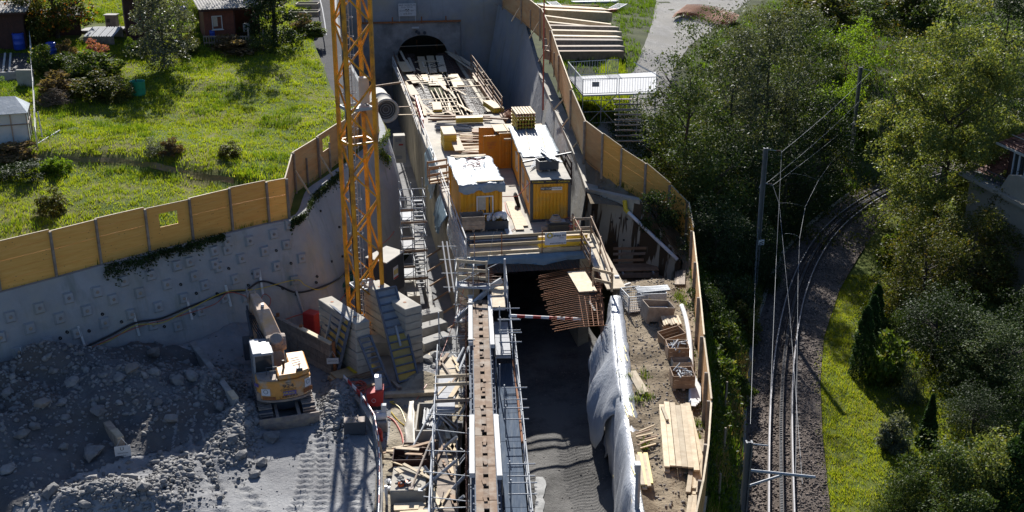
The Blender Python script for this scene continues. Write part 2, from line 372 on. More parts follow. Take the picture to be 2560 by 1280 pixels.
# right side
RLED = [(120.8, P(1245, 12, 4.9).x), (P(1310, 47, 4.7).y, P(1310, 47, 4.7).x), (P(1348, 187, 2.4).y, P(1348, 187, 2.4).x), (P(1370, 240, 1.6).y, P(1370, 240, 1.6).x), (P(1440, 400, 1.1).y, P(1440, 400, 1.1).x), (P(1465, 475, 1.0).y, P(1465, 475, 1.0).x)]
RLZ = [4.9, 4.7, 2.4, 1.6, 1.1, 1.0]
RFpx = [(1258, 16, 5.4), (1305, 50, 5.25), (1352, 92, 5.0), (1377, 150, 4.4), (1398, 219, 3.6), (1428, 310, 2.9), (1462, 397, 2.3), (1505, 432, 2.0), (1551, 466, 1.3), (1612, 505, .4), (1672, 556, -.6), (1716, 602, -1.4), (1727, 670, -1.6), (1735, 760, -1.1), (1743, 860, -.9), (1751, 960, -1), (1762, 1060, -1.1), (1768, 1130, -1.2), (1760, 1250, -1.3), (1746, 1350, -1.4), (1715, 1500, -1.5)]
RF = [P(*q) for q in RFpx]
RFl = sorted((p.y, p.x) for p in RF); RFz = sorted((p.y, p.z) for p in RF)
kerb_px = [(1850, 1400), (1856, 1280), (1862, 1140), (1867, 1025), (1878, 905), (1897, 800), (1930, 700), (1962, 632), (2005, 580), (2060, 535), (2122, 488)]
KB = [P(a, b, -4.3) for a, b in kerb_px]
KBl = sorted((p.y, p.x) for p in KB) + [(91, 34), (96, 44), (104, 62), (118, 95)]
be_px = [(2085, 1400), (2074, 1250), (2056, 1080), (2051, 950), (2060, 840), (2099, 723), (2146, 640), (2185, 585), (2260, 520)]
BE = [P(a, b, -4.3) for a, b in be_px]
BEl = sorted((p.y, p.x) for p in BE) + [(87, 44), (93, 62), (104, 95)]
def ZR(x, y):
    xf, xk = interp(RFl, min(y, 117)), interp(KBl, y); zf = interp(RFz, min(y, 117))
    f = max(0, min(1, (x - xf) / max(1, xk - xf)))
    return zf + (-4.35 - zf) * (f ** 1.15) + (.25 * fbm(x * .35, y * .35) if 0.02 < f < .97 else 0)
def ZB(x, y):   # dirt bank inside the right fence
    zf = interp(RFz, y)
    low = -.85 - 2.1 * sst(55.5, 61.5, y)
    xf = interp(RFl, y); bw = 2.2 - 1.5 * sst(54, 58, y); k = sst(xf - bw, xf - .1, x)
    return low + (zf - low) * k + .13 * fbm(x * .9, y * .9) + .10 * fbm(x * 2.3, y * 2.3, 2) - .18 * math.exp(-((x - 6.0 - .06 * (y - 48)) / .5) ** 2)
def ZG(x, y): return -4.45 + .05 * fbm(x * .5, y * .5) + .035 * max(0, x - interp(BEl, y)) * 0 + .05 * max(0, y - 70)
# ---------------- setting sheets ----------------
def strip(name, xl, xr, y0, y1, nx, ny, zf, mat, kind='structure', smooth=True):
    rows = []
    for j in range(ny + 1):
        y = y0 + (y1 - y0) * j / ny; a, b = xl(y), xr(y)
        rows.append([(a + (b - a) * i / nx, y, zf(a + (b - a) * i / nx, y)) for i in range(nx + 1)])
    m = MB(); m.grid(rows); o = m.build(name, mat, w=True, loc=(0, 0, 0), smooth=smooth); o['kind'] = kind; return o
def ground_mat(name, c1, c2, c3, sc=.8, bump=.5, fine=14, rough=.95, s3=.35, bd=.05, c4=None):
    m, t, b = nodes(name); v = nd(t, 'NewGeometry').outputs['Position']
    col = ramp(t, noise(t, sc, 8, v, .7), [(.32, c2), (.66, c1)])
    col = mixc(t, ramp(t, noise(t, s3, 5, v), [(.45, (0, 0, 0)), (.62, (1, 1, 1))]), col, c3)
    if c4: col = mixc(t, ramp(t, noise(t, fine * .6, 3, v), [(.6, (0, 0, 0)), (.7, (1, 1, 1))]), col, c4)
    t.links.new(col, b.inputs['Base Color']); b.inputs['Roughness'].default_value = rough; b.inputs['Specular IOR Level'].default_value = .12
    bp = nd(t, 'Bump'); bp.inputs['Strength'].default_value = bump; bp.inputs['Distance'].default_value = bd
    ad = nd(t, 'Math', operation='ADD'); t.links.new(noise(t, fine, 4, v), ad.inputs[0]); t.links.new(noise(t, sc * 4, 4, v), ad.inputs[1])
    t.links.new(ad.outputs[0], bp.inputs['Height']); t.links.new(bp.outputs[0], b.inputs['Normal']); return m
M['meadow'] = ground_mat('meadow_soil', (.085, .12, .016), (.05, .08, .012), (.15, .14, .045), .5, .6, 6, s3=.25)
M['floor'] = ground_mat('crushed_rock_floor', (.25, .25, .25), (.165, .165, .17), (.30, .30, .30), .55, .8, 9, s3=.22, bd=.06)
M['road'] = ground_mat('haul_road_gravel', (.125, .121, .116), (.078, .076, .073), (.165, .16, .153), 1.2, .9, 16, s3=.3, bd=.05, c4=(.17, .165, .155))
M['bank'] = ground_mat('trampled_soil', (.215, .17, .115), (.12, .093, .063), (.27, .22, .155), .8, .9, 7, s3=.4, bd=.07)
M['hill'] = ground_mat('hillside_soil', (.045, .06, .018), (.03, .034, .014), (.06, .07, .022), .5, .6, 7)
M['bed'] = ground_mat('ballast_bed', (.17, .137, .115), (.075, .061, .054), (.19, .158, .135), 5, 1.0, 15, s3=.25, bd=.08, c4=(.29, .25, .22))
M['lawn'] = ground_mat('lawn_soil', (.10, .125, .02), (.06, .085, .015), (.12, .125, .03), .7, .5, 9)
M['gravel'] = ground_mat('pale_gravel', (.34, .325, .30), (.24, .23, .21), (.28, .265, .235), 1.5, .9, 12, bd=.05)
M['asph'] = ground_mat('grey_track_gravel', (.065, .067, .072), (.045, .046, .05), (.07, .07, .074), 1.5, .6, 14, bd=.03)
base = [[(x, y, -8 + .06 * max(0, y - 150) + .05 * max(0, abs(x) - 90)) for x in range(-1200, 1201, 100)] for y in range(-300, 2101, 100)]
m = MB(); m.grid(base); o = m.build('ground', M['hill'], w=True, loc=(0, 0, 0)); o['kind'] = 'structure'
strip('meadow', lambda y: -90, lambda y: fl_left(y) - .02 if y < 79 else fl_left(y) - 2.1, 20, 150, 110, 190, ZM, M['meadow'])
strip('meadow_edge', lambda y: fl_left(y) - .02, lambda y: interp([(p.y, p.x) for p in WT], y), 20, 79, 3, 80, lambda x, y: interp(sorted((p.y, p.z) for p in LF), y) - .12, M['meadow'])
strip('path', lambda y: fl_left(y) - 2.1, lambda y: fl_left(y) + .35, 79, 122.4, 3, 40, lambda x, y: interp([(78, plane_m(fl_left(78), 78))] + [(p.y, p.z) for p in Lall[-3:]], y) - .05, M['asph'])
def fr(y): return interp([(15, -1.75), (58, -2.5), (60, -2.9), (125, -13.3)], y)
strip('excavation_floor', lambda y: interp(WBl, y) - .3, fr, 18, 36, 60, 60, ZF, M['floor'])
strip('excavation_floor', lambda y: interp(WBl, y) - .3, fr, 36, 60, 240, 250, lambda x, y: ZF(x, y) + prints(x, y), M['floor'])
strip('excavation_floor', lambda y: interp(WBl, y) - .3, fr, 60, 124, 60, 110, ZF, M['floor'])
def ZRD(x, y):
    z = ROAD + .06 * fbm(x * .7, y * .3)
    for c, w in ((.6, .35), (2.5, .35)):
        z -= .07 * math.exp(-((x - c - .02 * (y - 45)) / w) ** 2)
    return z + .03 * vn(x * 3.1, y * 3.1) + .3 * sst(3.6, 4.4, x) 
strip('haul_road', lambda y: interp([(15, -1.45), (57, -2.2), (125, -12.9)], y), lambda y: interp([(15, 4.6), (57, 5.3), (60, 4.6), (125, -6)], y), 15, 124, 70, 330, ZRD, M['road'])
rw_ = random.Random(4); m = MB(); ys = [30 + .35 * k for k in range(0, 42)]
m.grid([[(1.22 + .02 * (y - 42) + e * (.2 + .16 * vn(y * 2.3, e + 5) + .08 * vn(y * 7, e)), y, ZRD(1.22, y) + .045 + .02 * vn(y, 3)) for e in (-1, 0, 1)] for y in ys]); o = m.build('dust_streak', ground_mat('pale_lime_dust', (.50, .50, .49), (.34, .34, .335), (.25, .25, .245), 3, .5, 12, bd=.02, s3=1.5), w=True, loc=(0, 0, 0)); o['kind'] = 'structure'
strip('tunnel_side_ground', lambda y: interp([(56, 4.6), (60, 4.9), (125, -5.9)], y), lambda y: interp(sorted(RLED), y) + .6, 60.5, 124, 8, 60, lambda x, y: FLOOR - .2, M['floor'])
strip('dirt_bank', lambda y: interp([(15, 4.5), (40, 4.75), (57, 5.35), (66, 4.4)], y), lambda y: interp(RFl, y) - .03, 20, 62.6, 60, 170, ZB, M['bank'])
def led(y): return interp(sorted(RLED), y)
def ledz(y): return interp(sorted((a[0], z) for a, z in zip(RLED, RLZ)), y)
def ZL(x, y):
    a, b = led(y), interp(RFl, y); f = max(0, min(1, (x - a - .45) / max(.3, b - a - .45))); return ledz(y) + (interp(RFz, min(y, 118)) - ledz(y)) * f * f + .08 * fbm(x * 1.5, y * 1.5) - .06
strip('upper_bank', lambda y: led(y) + .02, lambda y: max(interp(RFl, y), led(y) + .1), 64.2, 122, 10, 130, ZL, M['bank'])
strip('hillside', lambda y: interp(RFl, min(y, 117)) - .03, lambda y: interp(KBl, y), 25, 150, 110, 170, ZR, M['hill'])
strip('ballast_bed', lambda y: interp(KBl, y), lambda y: interp(BEl, y), 28, 104, 16, 260, lambda x, y: -4.36 + .05 * vn(x * 2, y * 2) + .24 * sst(0, .6, x - interp(KBl, y)) * sst(0, 1.6, interp(BEl, y) - x), M['bed'])
strip('lawn', lambda y: interp(BEl, y), lambda y: 110, 25, 112, 80, 120, ZG, M['lawn'])
rubv = lambda x, y: sum(h * math.exp(-((x - c.x) / rx) ** 2 - ((y - c.y) / ry) ** 2) for c, rx, ry, h in bumps[:3]) + .12 * fbm(x * .9, y * .9)
m = MB(); nx_, ny_ = 120, 150; idx = {}; vs = []; fs = []
def _sv(i, j):
    if (i, j) not in idx: x, y = -26 + i * .15, 34 + j * .17; idx[(i, j)] = len(vs); vs.append((x, y, ZF(x, y) + .035))
    return idx[(i, j)]
for i in range(nx_):
    for j in range(ny_):
        x, y = -26 + i * .15, 34 + j * .17
        if rubv(x, y) > .42 and x > interp(WBl, y) - .2: fs.append((_sv(i, j), _sv(i + 1, j), _sv(i + 1, j + 1), _sv(i, j + 1)))
m.add(vs, fs); o = m.build('spoil_heap', ground_mat('dark_spoil', (.15, .152, .155), (.075, .076, .08), (.11, .10, .092), .5, .9, 7, s3=.35, bd=.08), w=True, loc=(0, 0, 0), smooth=True); o['kind'] = 'structure'
strip('sand_floor', lambda y: -5.75 + .1 * math.sin(y), lambda y: fr(y) - .02, 33, 51.5, 36, 120, lambda x, y: ZF(x, y) + .03 + .12 * fbm(x * 1.2, y * 1.2) * sst(-5.7, -5.2, x), ground_mat('trampled_sand', (.33, .285, .21), (.20, .17, .125), (.38, .335, .26), 1.0, .9, 8, s3=.5, bd=.06))
# tyre ruts and caterpillar prints pressed into the yard
# gravel track on the hill, right
def drape(name, L, Rr, zf, mat, n=6, up=.03, sub=8):
    rows = []
    L = [G(a, b, zf) for a, b in L]; Rr = [G(a, b, zf) for a, b in Rr]
    for i in range(len(L) - 1):
        for k in range(sub):
            a, b = L[i].lerp(L[i + 1], k / sub), Rr[i].lerp(Rr[i + 1], k / sub)
            rows.append([(a.lerp(b, j / n).x, a.lerp(b, j / n).y, zf(a.lerp(b, j / n).x, a.lerp(b, j / n).y) + up) for j in range(n + 1)])
    m = MB(); m.grid(rows); o = m.build(name, mat, w=True, loc=(0, 0, 0), smooth=True); o['kind'] = 'structure'; return o
drape('gravel_path', [(1645, -40), (1640, 10), (1630, 60), (1612, 110), (1590, 165), (1560, 225), (1480, 335), (1455, 372)], [(1960, -40), (1860, 10), (1790, 70), (1720, 120), (1690, 165), (1670, 225), (1640, 335), (1600, 400)], ZR, M['gravel'], n=14)
drape('dirt_path', [(60, 388), (180, 393), (300, 396), (390, 408), (480, 430), (600, 452)], [(60, 400), (180, 405), (300, 408), (390, 424), (480, 446), (600, 464)], ZM, ground_mat('bare_path_soil', (.19, .16, .06), (.13, .125, .04), (.22, .17, .09), 1, .5, 9), n=5, up=.05)
# ---------------- left retaining wall ----------------
def shot_mat(name, c1, c2, st, yel=None, drip=0, mid=.5, zs=.1, ws=.15):
    m, t, b = nodes(name); v = nd(t, 'NewGeometry').outputs['Position']
    col = ramp(t, noise(t, .5, 7, v, .7), [(.3, c2), (.7, c1)])
    mp = nd(t, 'Mapping'); mp.inputs['Scale'].default_value = (1.1, 1.1, zs); t.links.new(v, mp.inputs[0])
    col = mixc(t, ramp(t, noise(t, 1.0, 4, mp.outputs[0]), [(mid, (0, 0, 0)), (mid + ws, (1, 1, 1))]), col, st)
    if yel: col = mixc(t, ramp(t, noise(t, .28, 3, v), [(.5, (0, 0, 0)), (.75, (1, 1, 1))]), col, yel)
    t.links.new(col, b.inputs['Base Color']); b.inputs['Roughness'].default_value = .92
    bp = nd(t, 'Bump'); bp.inputs['Strength'].default_value = .6; bp.inputs['Distance'].default_value = .06
    t.links.new(noise(t, 3.2, 8, v, .65), bp.inputs['Height']); t.links.new(bp.outputs[0], b.inputs['Normal']); return m
M['shot'] = shot_mat('sprayed_concrete', (.36, .362, .36), (.26, .265, .268), (.22, .232, .215), (.36, .33, .255), mid=.56)
M['stain'] = shot_mat('stained_concrete', (.42, .395, .32), (.34, .315, .25), (.06, .04, .022), mid=.48, zs=.04, ws=.03)
def dense(pts, k):
    out = []
    for i in range(len(pts) - 1):
        for j in range(k): out.append(pts[i].lerp(pts[i + 1], j / k))
    return out + [pts[-1]]
from mathutils.bvhtree import BVHTree
def smooth_pts(p, n=1):
    for _ in range(n): p = [p[0]] + [(p[i - 1] + p[i] * 2 + p[i + 1]) / 4 for i in range(1, len(p) - 1)] + [p[-1]]
    return p
tops, bots = smooth_pts(dense(WT, 6), 3), smooth_pts(dense(WB, 6), 3)
rows = []
for k in range(15):
    f = k / 14; row = []
    for a, b in zip(tops, bots):
        p = a.lerp(b, f ** .85) if k else a.copy(); p.z = a.z + (b.z - a.z) * f
        q = .10 * fbm(p.x * .45 + p.y * .4, p.z * .5 + 9); row.append(p + Vector((q, -q, 0)) * (1 if k else .4))
    rows.append(row)
backr = [[p + Vector((-.45, .45, 0)) for p in r] for r in rows]
m = MB(); m.slab(rows, Vector((-.45, .5, -.03)))
lwall = m.build('retaining_wall', M['shot'], w=True, smooth=False)
tag(lwall, 'long battered grey sprayed concrete wall with square anchor blocks under the wooden fence', 'retaining wall')
_b = MB(); _b.grid(rows); LW = BVHTree.FromPolygons([Vector(v) for v in _b.v], _b.f)
def hit(bv, px, py):
    d = ray(px, py).normalized(); r = bv.ray_cast(Vector((0, 0, CZ)), d)
    if r[0] is None: return None, None
    n = r[1]; n = -n if n.dot(d) > 0 else n
    return r[0], n
anch = [(722, 562), (683, 585), (622, 602), (567, 604), (534, 628), (535, 660), (602, 646), (660, 628), (715, 612), (754, 645), (690, 665), (640, 684), (566, 625), (472, 655), (441, 664), (416, 711), (484, 690), (545, 668), (586, 698), (510, 713), (375, 688), (308, 703), (348, 732), (394, 767), (458, 745), (281, 748), (241, 730), (170, 745), (216, 776), (97, 770), (148, 795), (259, 806), (327, 785), (190, 833), (119, 856), (74, 820), (25, 792), (0, 843), (45, 880), (381, 812), (443, 815), (501, 778), (560, 745), (614, 742), (24, 935), (735, 700)]
me_a = None
for i, (px, py) in enumerate(anch):
    p, n = hit(LW, px, py)
    if p is None: continue
    up = Vector((0, 0, 1)); up = (up - n * up.dot(n)).normalized(); sx = up.cross(n)
    a = MB(); MM = Matrix((sx, up, n)).transposed()
    def q(x, y, z): return p + MM @ Vector((x, y, z))
    w_, h_ = .27, .30
    a.add([q(-w_, -h_, -.05), q(w_, -h_, -.05), q(w_, h_, -.05), q(-w_, h_, -.05), q(-w_ * .72, -h_ * .72, .16), q(w_ * .72, -h_ * .72, .16), q(w_ * .72, h_ * .72, .16), q(-w_ * .72, h_ * .72, .16)],
          [(4, 5, 6, 7), (0, 1, 5, 4), (1, 2, 6, 5), (2, 3, 7, 6), (3, 0, 4, 7)])
    o = a.build('anchor_block', M['shot'], lwall, w=True)
    h = MB(); h.lathe(q(0, 0, .161), [(.001, .0), (.09, 0), (.07, .05), (.03, .06), (.02, .14), (.001, .14)], 8, ax=n); h.build('anchor_head', M['dust'], o, w=True)
    if i == 0: M['conc_anchor'] = M['concg']
for i, (px, py) in enumerate([(451, 710), (571, 670), (631, 683), (690, 625), (727, 657), (770, 510), (800, 527), (847, 567), (855, 640), (792, 690), (620, 712), (740, 735), (542, 733), (490, 732), (389, 804), (303, 803), (255, 784), (167, 829), (150, 844), (484, 784), (222, 826), (410, 815), (865, 520), (828, 653), (706, 720), (790, 705), (100, 885)]):
    p, n = hit(LW, px, py)
    if p is None: continue
    a = MB(); a.lathe(p - n * .05, [(.075, 0), (.075, .13), (.05, .13), (.05, .02), (.001, .02)], 8, ax=(n + Vector((0, 0, -.3))))
    a.build('drain_pipe', M['black'], lwall, w=True)
# cables along the wall, on short perforated brackets
def on_wall(pts, o_=.16, bv=None):
    out = []
    for px, py in pts:
        p, n = hit(bv or LW, px, py)
        if p is not None: out.append(p + n * o_)
    return out
def spl(pts, k=6):
    out = []; n = len(pts)
    for i in range(n - 1):
        p0, p1, p2, p3 = pts[max(i - 1, 0)], pts[i], pts[i + 1], pts[min(i + 2, n - 1)]
        for j in range(k):
            t = j / k; out.append(.5 * ((2 * p1) + (p2 - p0) * t + (2 * p0 - 5 * p1 + 4 * p2 - p3) * t * t + (3 * p1 - p0 - 3 * p2 + p3) * t ** 3))
    return out + [pts[-1]]
def cable(name, pts, r, mat, label, o_=.16, cat='cable'):
    a = MB(); a.path(spl(on_wall(pts, o_)), r, 5); return tag(a.build(name, mat, w=True, smooth=True), label, cat)
cable('cable', [(-20, 944), (60, 918), (140, 890), (205, 868), (270, 838), (335, 806), (400, 795), (470, 766), (560, 732), (610, 725), (648, 703), (690, 712), (740, 730), (800, 716), (850, 690), (868, 655)], .055, M['black'], 'thick black power cable sagging along the grey retaining wall')
cable('cable', [(-20, 950), (60, 925), (140, 894), (205, 872), (270, 850), (335, 812), (400, 806), (470, 772), (560, 728), (640, 722), (735, 698), (760, 712), (800, 722), (850, 690)], .02, M['yel'], 'thin yellow cable along the grey retaining wall', .2)
cable('hose', [(-20, 956), (80, 926), (200, 878), (335, 818), (440, 790), (530, 760), (566, 730), (610, 740), (640, 760), (655, 735), (672, 745), (668, 765), (655, 760)], .022, M['redhose'], 'thin red hose along the grey retaining wall, ending in a loop', .2, 'hose')
br = [(46, 868, 58, 918), (192, 815, 210, 870), (331, 782, 346, 838), (464, 742, 478, 798), (561, 712, 575, 765), (645, 675, 655, 738)]
for i, (a1, b1, a2, b2) in enumerate(br):
    p, n = hit(LW, a1, b1); q_, n2 = hit(LW, a2, b2)
    a = MB(); a.beam(p + n * .13, q_ + n2 * .13, .12, .05); o = tag(a.build('cable_bracket', M['steelw'], w=True), 'pale perforated cable bracket standing off the grey retaining wall', 'bracket', 'cable brackets on the retaining wall')
# ---------------- fences ----------------
def fence_mat():
    m, t, b = nodes('shuttering_fence'); g = nd(t, 'TexCoord').outputs['Object']; ob = nd(t, 'ObjectInfo').outputs['Random']
    mp = nd(t, 'Mapping'); mp.inputs['Scale'].default_value = (.5, .5, 5); t.links.new(g, mp.inputs[0])
    col = ramp(t, noise(t, 2.2, 6, mp.outputs[0], .65), [(.25, (.74, .345, .065)), (.5, (.83, .435, .095)), (.78, (.86, .51, .15))])
    kn = nd(t, 'TexVoronoi'); kn.inputs['Scale'].default_value = 3.2; mp2 = nd(t, 'Mapping'); mp2.inputs['Scale'].default_value = (1, 1, 1.6); t.links.new(g, mp2.inputs[0]); t.links.new(mp2.outputs[0], kn.inputs[0])
    col = mixc(t, ramp(t, kn.outputs['Distance'], [(.06, (1, 1, 1)), (.13, (0, 0, 0))]), col, (.36, .17, .05))
    col = mixc(t, 1.0, col, ramp(t, ob, [(0, (.82, .80, .78)), (1, (1.06, 1.04, 1.0))]), 'MULTIPLY')
    t.links.new(col, b.inputs['Base Color']); b.inputs['Roughness'].default_value = .6; return m
M['fence'] = fence_mat()
M['fence2'] = pm('tan_shuttering_fence', (.56, .30, .11), (.46, .23, .08), 1.2, .65, .1, stain=(.52, .32, .14), stretch=(.6, .6, 3))
def build_fence(name, label, pts, H, side, holes={}, step=.06, mats=None, extra=()):
    f = thing(name, label, 'fence', pts[0])
    for i in range(len(pts) - 1):
        a, b = pts[i], pts[i + 1]; d = (b - a); d.z = 0; L = d.length; d.normalize(); n = Vector((-d.y, d.x, 0)) * side
        h0 = H + step * ((i * 37) % 5 - 2) * .5; mt = mats[i % len(mats)] if mats else M['fence']
        def slab(u0, u1, w0, w1, th=.035):
            pa, pb = a.lerp(b, u0), a.lerp(b, u1); vs = []
            for zz, ho in ((w0, 0), (w1, 0)):
                vs += [pa + Vector((0, 0, zz * h0)) , pb + Vector((0, 0, zz * h0)), pb + n * th + Vector((0, 0, zz * h0)), pa + n * th + Vector((0, 0, zz * h0))]
            return vs, [(3, 2, 1, 0), (4, 5, 6, 7), (0, 1, 5, 4), (1, 2, 6, 5), (2, 3, 7, 6), (3, 0, 4, 7)]
        w = MB(); nb = 5
        if i in holes:
            u0, u1, w0, w1 = holes[i]
            for q in ((.006, u0, -.05, 1), (u1, .994, -.05, 1), (u0, u1, -.05, w0), (u0, u1, w1, 1)): w.add(*slab(*q))
        else:
            for k in range(nb):
                lo = -.06 if k == 0 else k / nb; w.add(*slab(.004, .996, lo, (k + 1) / nb - .004, .035 + .006 * ((k * 7 + i * 3) % 3)))
        w.build('panel', mt, f, w=True)
        c = MB(); c.beam(a.lerp(b, .004) + Vector((0, 0, h0 + .012)) + n * .02, a.lerp(b, .996) + Vector((0, 0, h0 + .012)) + n * .02, .07, .025); c.build('cap_rail', M['wood_w'], f, w=True)
        p = MB(); q = a - n * .075 + Vector((0, 0, -.35)); p.beam(q, q + Vector((0, 0, h0 + .36)), .10, .14, up=tuple(n)); p.build('post', M['wood_g'], f, w=True)
        if i in extra:
            p = MB(); q = a.lerp(b, .5) - n * .07 + Vector((0, 0, -.3)); p.beam(q, q + Vector((0, 0, h0 * .8)), .08, .1, up=tuple(n)); p.build('batten', M['wood_g'], f, w=True)
            p = MB(); q = a - n * .12 + Vector((0, 0, h0 * .55)); p.beam(q, q - n * .9 + Vector((0, 0, -h0 * .6)), .06, .1); p.build('brace', M['wood_w'], f, w=True)
    return f
fz = [Vector((p.x, p.y, p.z)) for p in LF]
build_fence('wooden_fence', 'yellow board fence with a cut out window along the meadow above the grey retaining wall', fz[:10], 2.3, 1, {5: (.30, .72, .5, .82)})
build_fence('wooden_fence', 'tan board fence standing on the wall behind the yellow crane mast', fz[9:], 2.3, 1, {2: (.25, .6, .52, .85)}, mats=[M['fence2']] * 5, extra=(1, 2))
rf = [p.copy() for p in RF]
build_fence('wooden_fence', 'long curving tan board fence between the tunnel cutting and the wooded slope', rf[:13], 2.45, 1, mats=[M['fence2']] * 7 + [M['fence']] * 5, extra=(1, 2, 3))
build_fence('wooden_fence', 'pale board fence beside the dirt bank, seen nearly edge on', rf[12:], 2.3, 1, mats=[M['fence2']] * 8)
# ---------------- right hand walls ----------------
def wall_sheet(top, bot, mat, name, label, nz=8, th=(.3, .4, 0), amp=.05):
    rows = []
    for k in range(nz + 1):
        f = k / nz; rows.append([a.lerp(b, f) + Vector((1, -1, 0)) * (amp * fbm(a.x + a.y * .7, (a.z + (b.z - a.z) * f) * .8) if k else 0) for a, b in zip(top, bot)])
    m = MB(); m.slab(rows, Vector(th)); return tag(m.build(name, mat, w=True), label, 'retaining wall')
rl = [Vector((x, y, z)) for (y, x), z in zip(RLED, RLZ)]
rb = [Vector((v.x - (1.6 if i < 4 else .7), v.y, FLOOR - .3)) for i, v in enumerate(rl)]
wall_sheet(dense(rl, 6), dense(rb, 6), M['shot'], 'retaining_wall', 'leaning grey sprayed concrete side wall right of the tunnel portal')
st = [YP(1465, 475, 66.6), YP(1530, 490, 65.1), YP(1600, 505, 63.7), YP(1640, 555, 62.9), YP(1672, 610, 62.2), YP(1700, 655, 61.5)]
sb = [Vector((p.x + .1 - (.25 if i == 0 else 0), p.y - .9, -4.6)) for i, p in enumerate(st)]
swall = wall_sheet(dense(st, 5), dense(sb, 5), M['stain'], 'retaining_wall', 'brown streaked concrete end wall right of the yellow site container', 8, (.1, .45, 0), .02)
_b = MB(); _b.grid([dense(st, 5), dense(sb, 5)]); SW = BVHTree.FromPolygons([Vector(v) for v in _b.v], _b.f)
for px, py in ((1448, 505), (1484, 524), (1530, 555), (1550, 545), (1568, 548), (1536, 605), (1520, 640), (1596, 612), (1600, 640), (1560, 600)):
    p, n = hit(SW, px, py)
    if p: a = MB(); a.lathe(p - n * .05, [(.06, 0), (.06, .1), (.035, .1), (.001, .02)], 7, ax=n); a.build('drain_pipe', M['black'], swall, w=True)
pp = on_wall([(1576, 530), (1610, 560), (1650, 600), (1690, 640)], .2, SW)
if len(pp) >= 2:
    pp = [pp[0], pp[-1] + (pp[-1] - pp[0]) * .08]
    a = MB(); a.tube(pp[0], pp[1], .11, 10); o = tag(a.build('drain_pipe', M['plastw'], w=True, smooth=False), 'white drain pipe with yellow elbow lying down the brown streaked wall', 'pipe')
    a = MB(); d = (pp[0] - pp[1]).normalized(); a.path([pp[0], pp[0] + d * .25, pp[0] + d * .3 + Vector((0, .05, .25)), pp[0] + d * .35 + Vector((0, .05, .5))], .14, 8); a.build('elbow', M['yel'], o, w=True)
wb_ = [dense([RF[k].copy() for k in (6, 8, 9, 10, 11, 12)], 5), dense([p + Vector((.15, .45, -.02)) for p in st], 5)]
m = MB(); m.grid([[a.lerp(b, f) + Vector((0, 0, -.25 * math.sin(f * 3.14) + .15 * fbm(a.x * 2, f * 5))) for a, b in zip(*wb_)] for f in (0, .2, .4, .6, .8, 1)]); o = m.build('ledge_bank', M['bank'], w=True, loc=(0, 0, 0), smooth=True); o['kind'] = 'structure'
# bank edge under the concrete ledge: white ledge strip
le = MB(); tp = dense(rl[2:] + [st[0].copy()], 4)
le.slab([[p + Vector((-.04, 0, .16)) for p in tp], [p + Vector((.75, .1, .14)) for p in tp]], (0, 0, -.35))
tag(le.build('concrete_ledge', M['conc'], w=True), 'pale concrete ledge along the top of the leaning right wall', 'ledge')
le = MB(); tp = dense(st[:3], 4); le.slab([[p + Vector((0, -.02, .10)) for p in tp], [p + Vector((.1, .5, .09)) for p in tp]], (0, 0, -.25))
tag(le.build('concrete_ledge', M['conc'], w=True), 'pale concrete ledge on top of the brown streaked wall', 'ledge')
# portal headwall with arch
PT = 64.3
def arch(n=18, w=2.75, zc=1.75, z0=-.9):
    pts = []
    for k in range(n + 1):
        a = math.pi * k / n; pts.append((-w * math.cos(a) - .15, z0 + (zc - z0) * math.sin(a) ** .8))
    return [(-w - .15, ROAD)] + pts + [(w - .15, ROAD)]
ar = arch()
def headwall(name, s0, s1, z0, z1, t0, th, mat, label, cat, hole=True):
    m = MB(); A = ar
    mid = len(A) // 2
    left = [(s0, z0), (s0, z1), (A[mid][0], z1)] + [A[i] for i in range(mid, -1, -1)] 
    right = [(s1, z0), (s1, z1), (A[mid][0], z1)] + [A[i] for i in range(mid, len(A))]
    if not hole: left = [(s0, z0), (s0, z1), (s1, z1), (s1, z0)]; right = None
    for q in (left, right):
        if q: m.extr([T(s, t0, z) for s, z in q], AX * th)
    return tag(m.build(name, mat, w=True), label, cat)
headwall('portal_wall', -8.5, 11.5, ROAD - .3, 8.6, PT + .5, .8, M['shot'], 'tall grey sprayed concrete headwall above the tunnel mouth', 'headwall')
hw = headwall('portal_collar', -6.6, 3.9, ROAD - .2, 3.05, PT, .48, M['concg'], 'smooth pale concrete collar framing the dark tunnel mouth', 'portal')
b_ = MB(); b_.beam(T(-7.0, PT - .12, 3.2), T(4.0, PT - .12, 3.2), .3, .16)
o = tag(b_.build('steel_beam', M['rust'], w=True), 'rusty steel waler beam above the portal collar, under the white sign', 'beam')
for s in (-6.2, -3.3, -.2, 2.4): b_ = MB(); b_.box(T(s, PT - .2, 3.4), (.12, .1, .7), TROT); b_.build('bracket', M['rust'], o, w=True)
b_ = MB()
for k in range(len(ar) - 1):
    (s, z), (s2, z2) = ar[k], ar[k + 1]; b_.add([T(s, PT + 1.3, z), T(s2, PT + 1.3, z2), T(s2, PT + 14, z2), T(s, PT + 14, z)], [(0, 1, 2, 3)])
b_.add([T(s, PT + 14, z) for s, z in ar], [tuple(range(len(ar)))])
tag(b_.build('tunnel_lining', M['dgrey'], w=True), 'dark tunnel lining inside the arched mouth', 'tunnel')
a = MB(); a.lathe(T(-.75, PT - .05, 2.15), [(.001, 0), (.16, 0), (.16, .12), (.1, .2), (.001, .2)], 10, ax=-AX); a.build('lamp_bracket', M['dgrey'], hw, w=True)
a = MB(); a.box(T(-.9, PT - .3, 2.62), (.75, .3, .16), TROT); tag(a.build('flood_lamp', M['steelw'], w=True), 'small white flood lamp fixed above the tunnel arch', 'lamp')
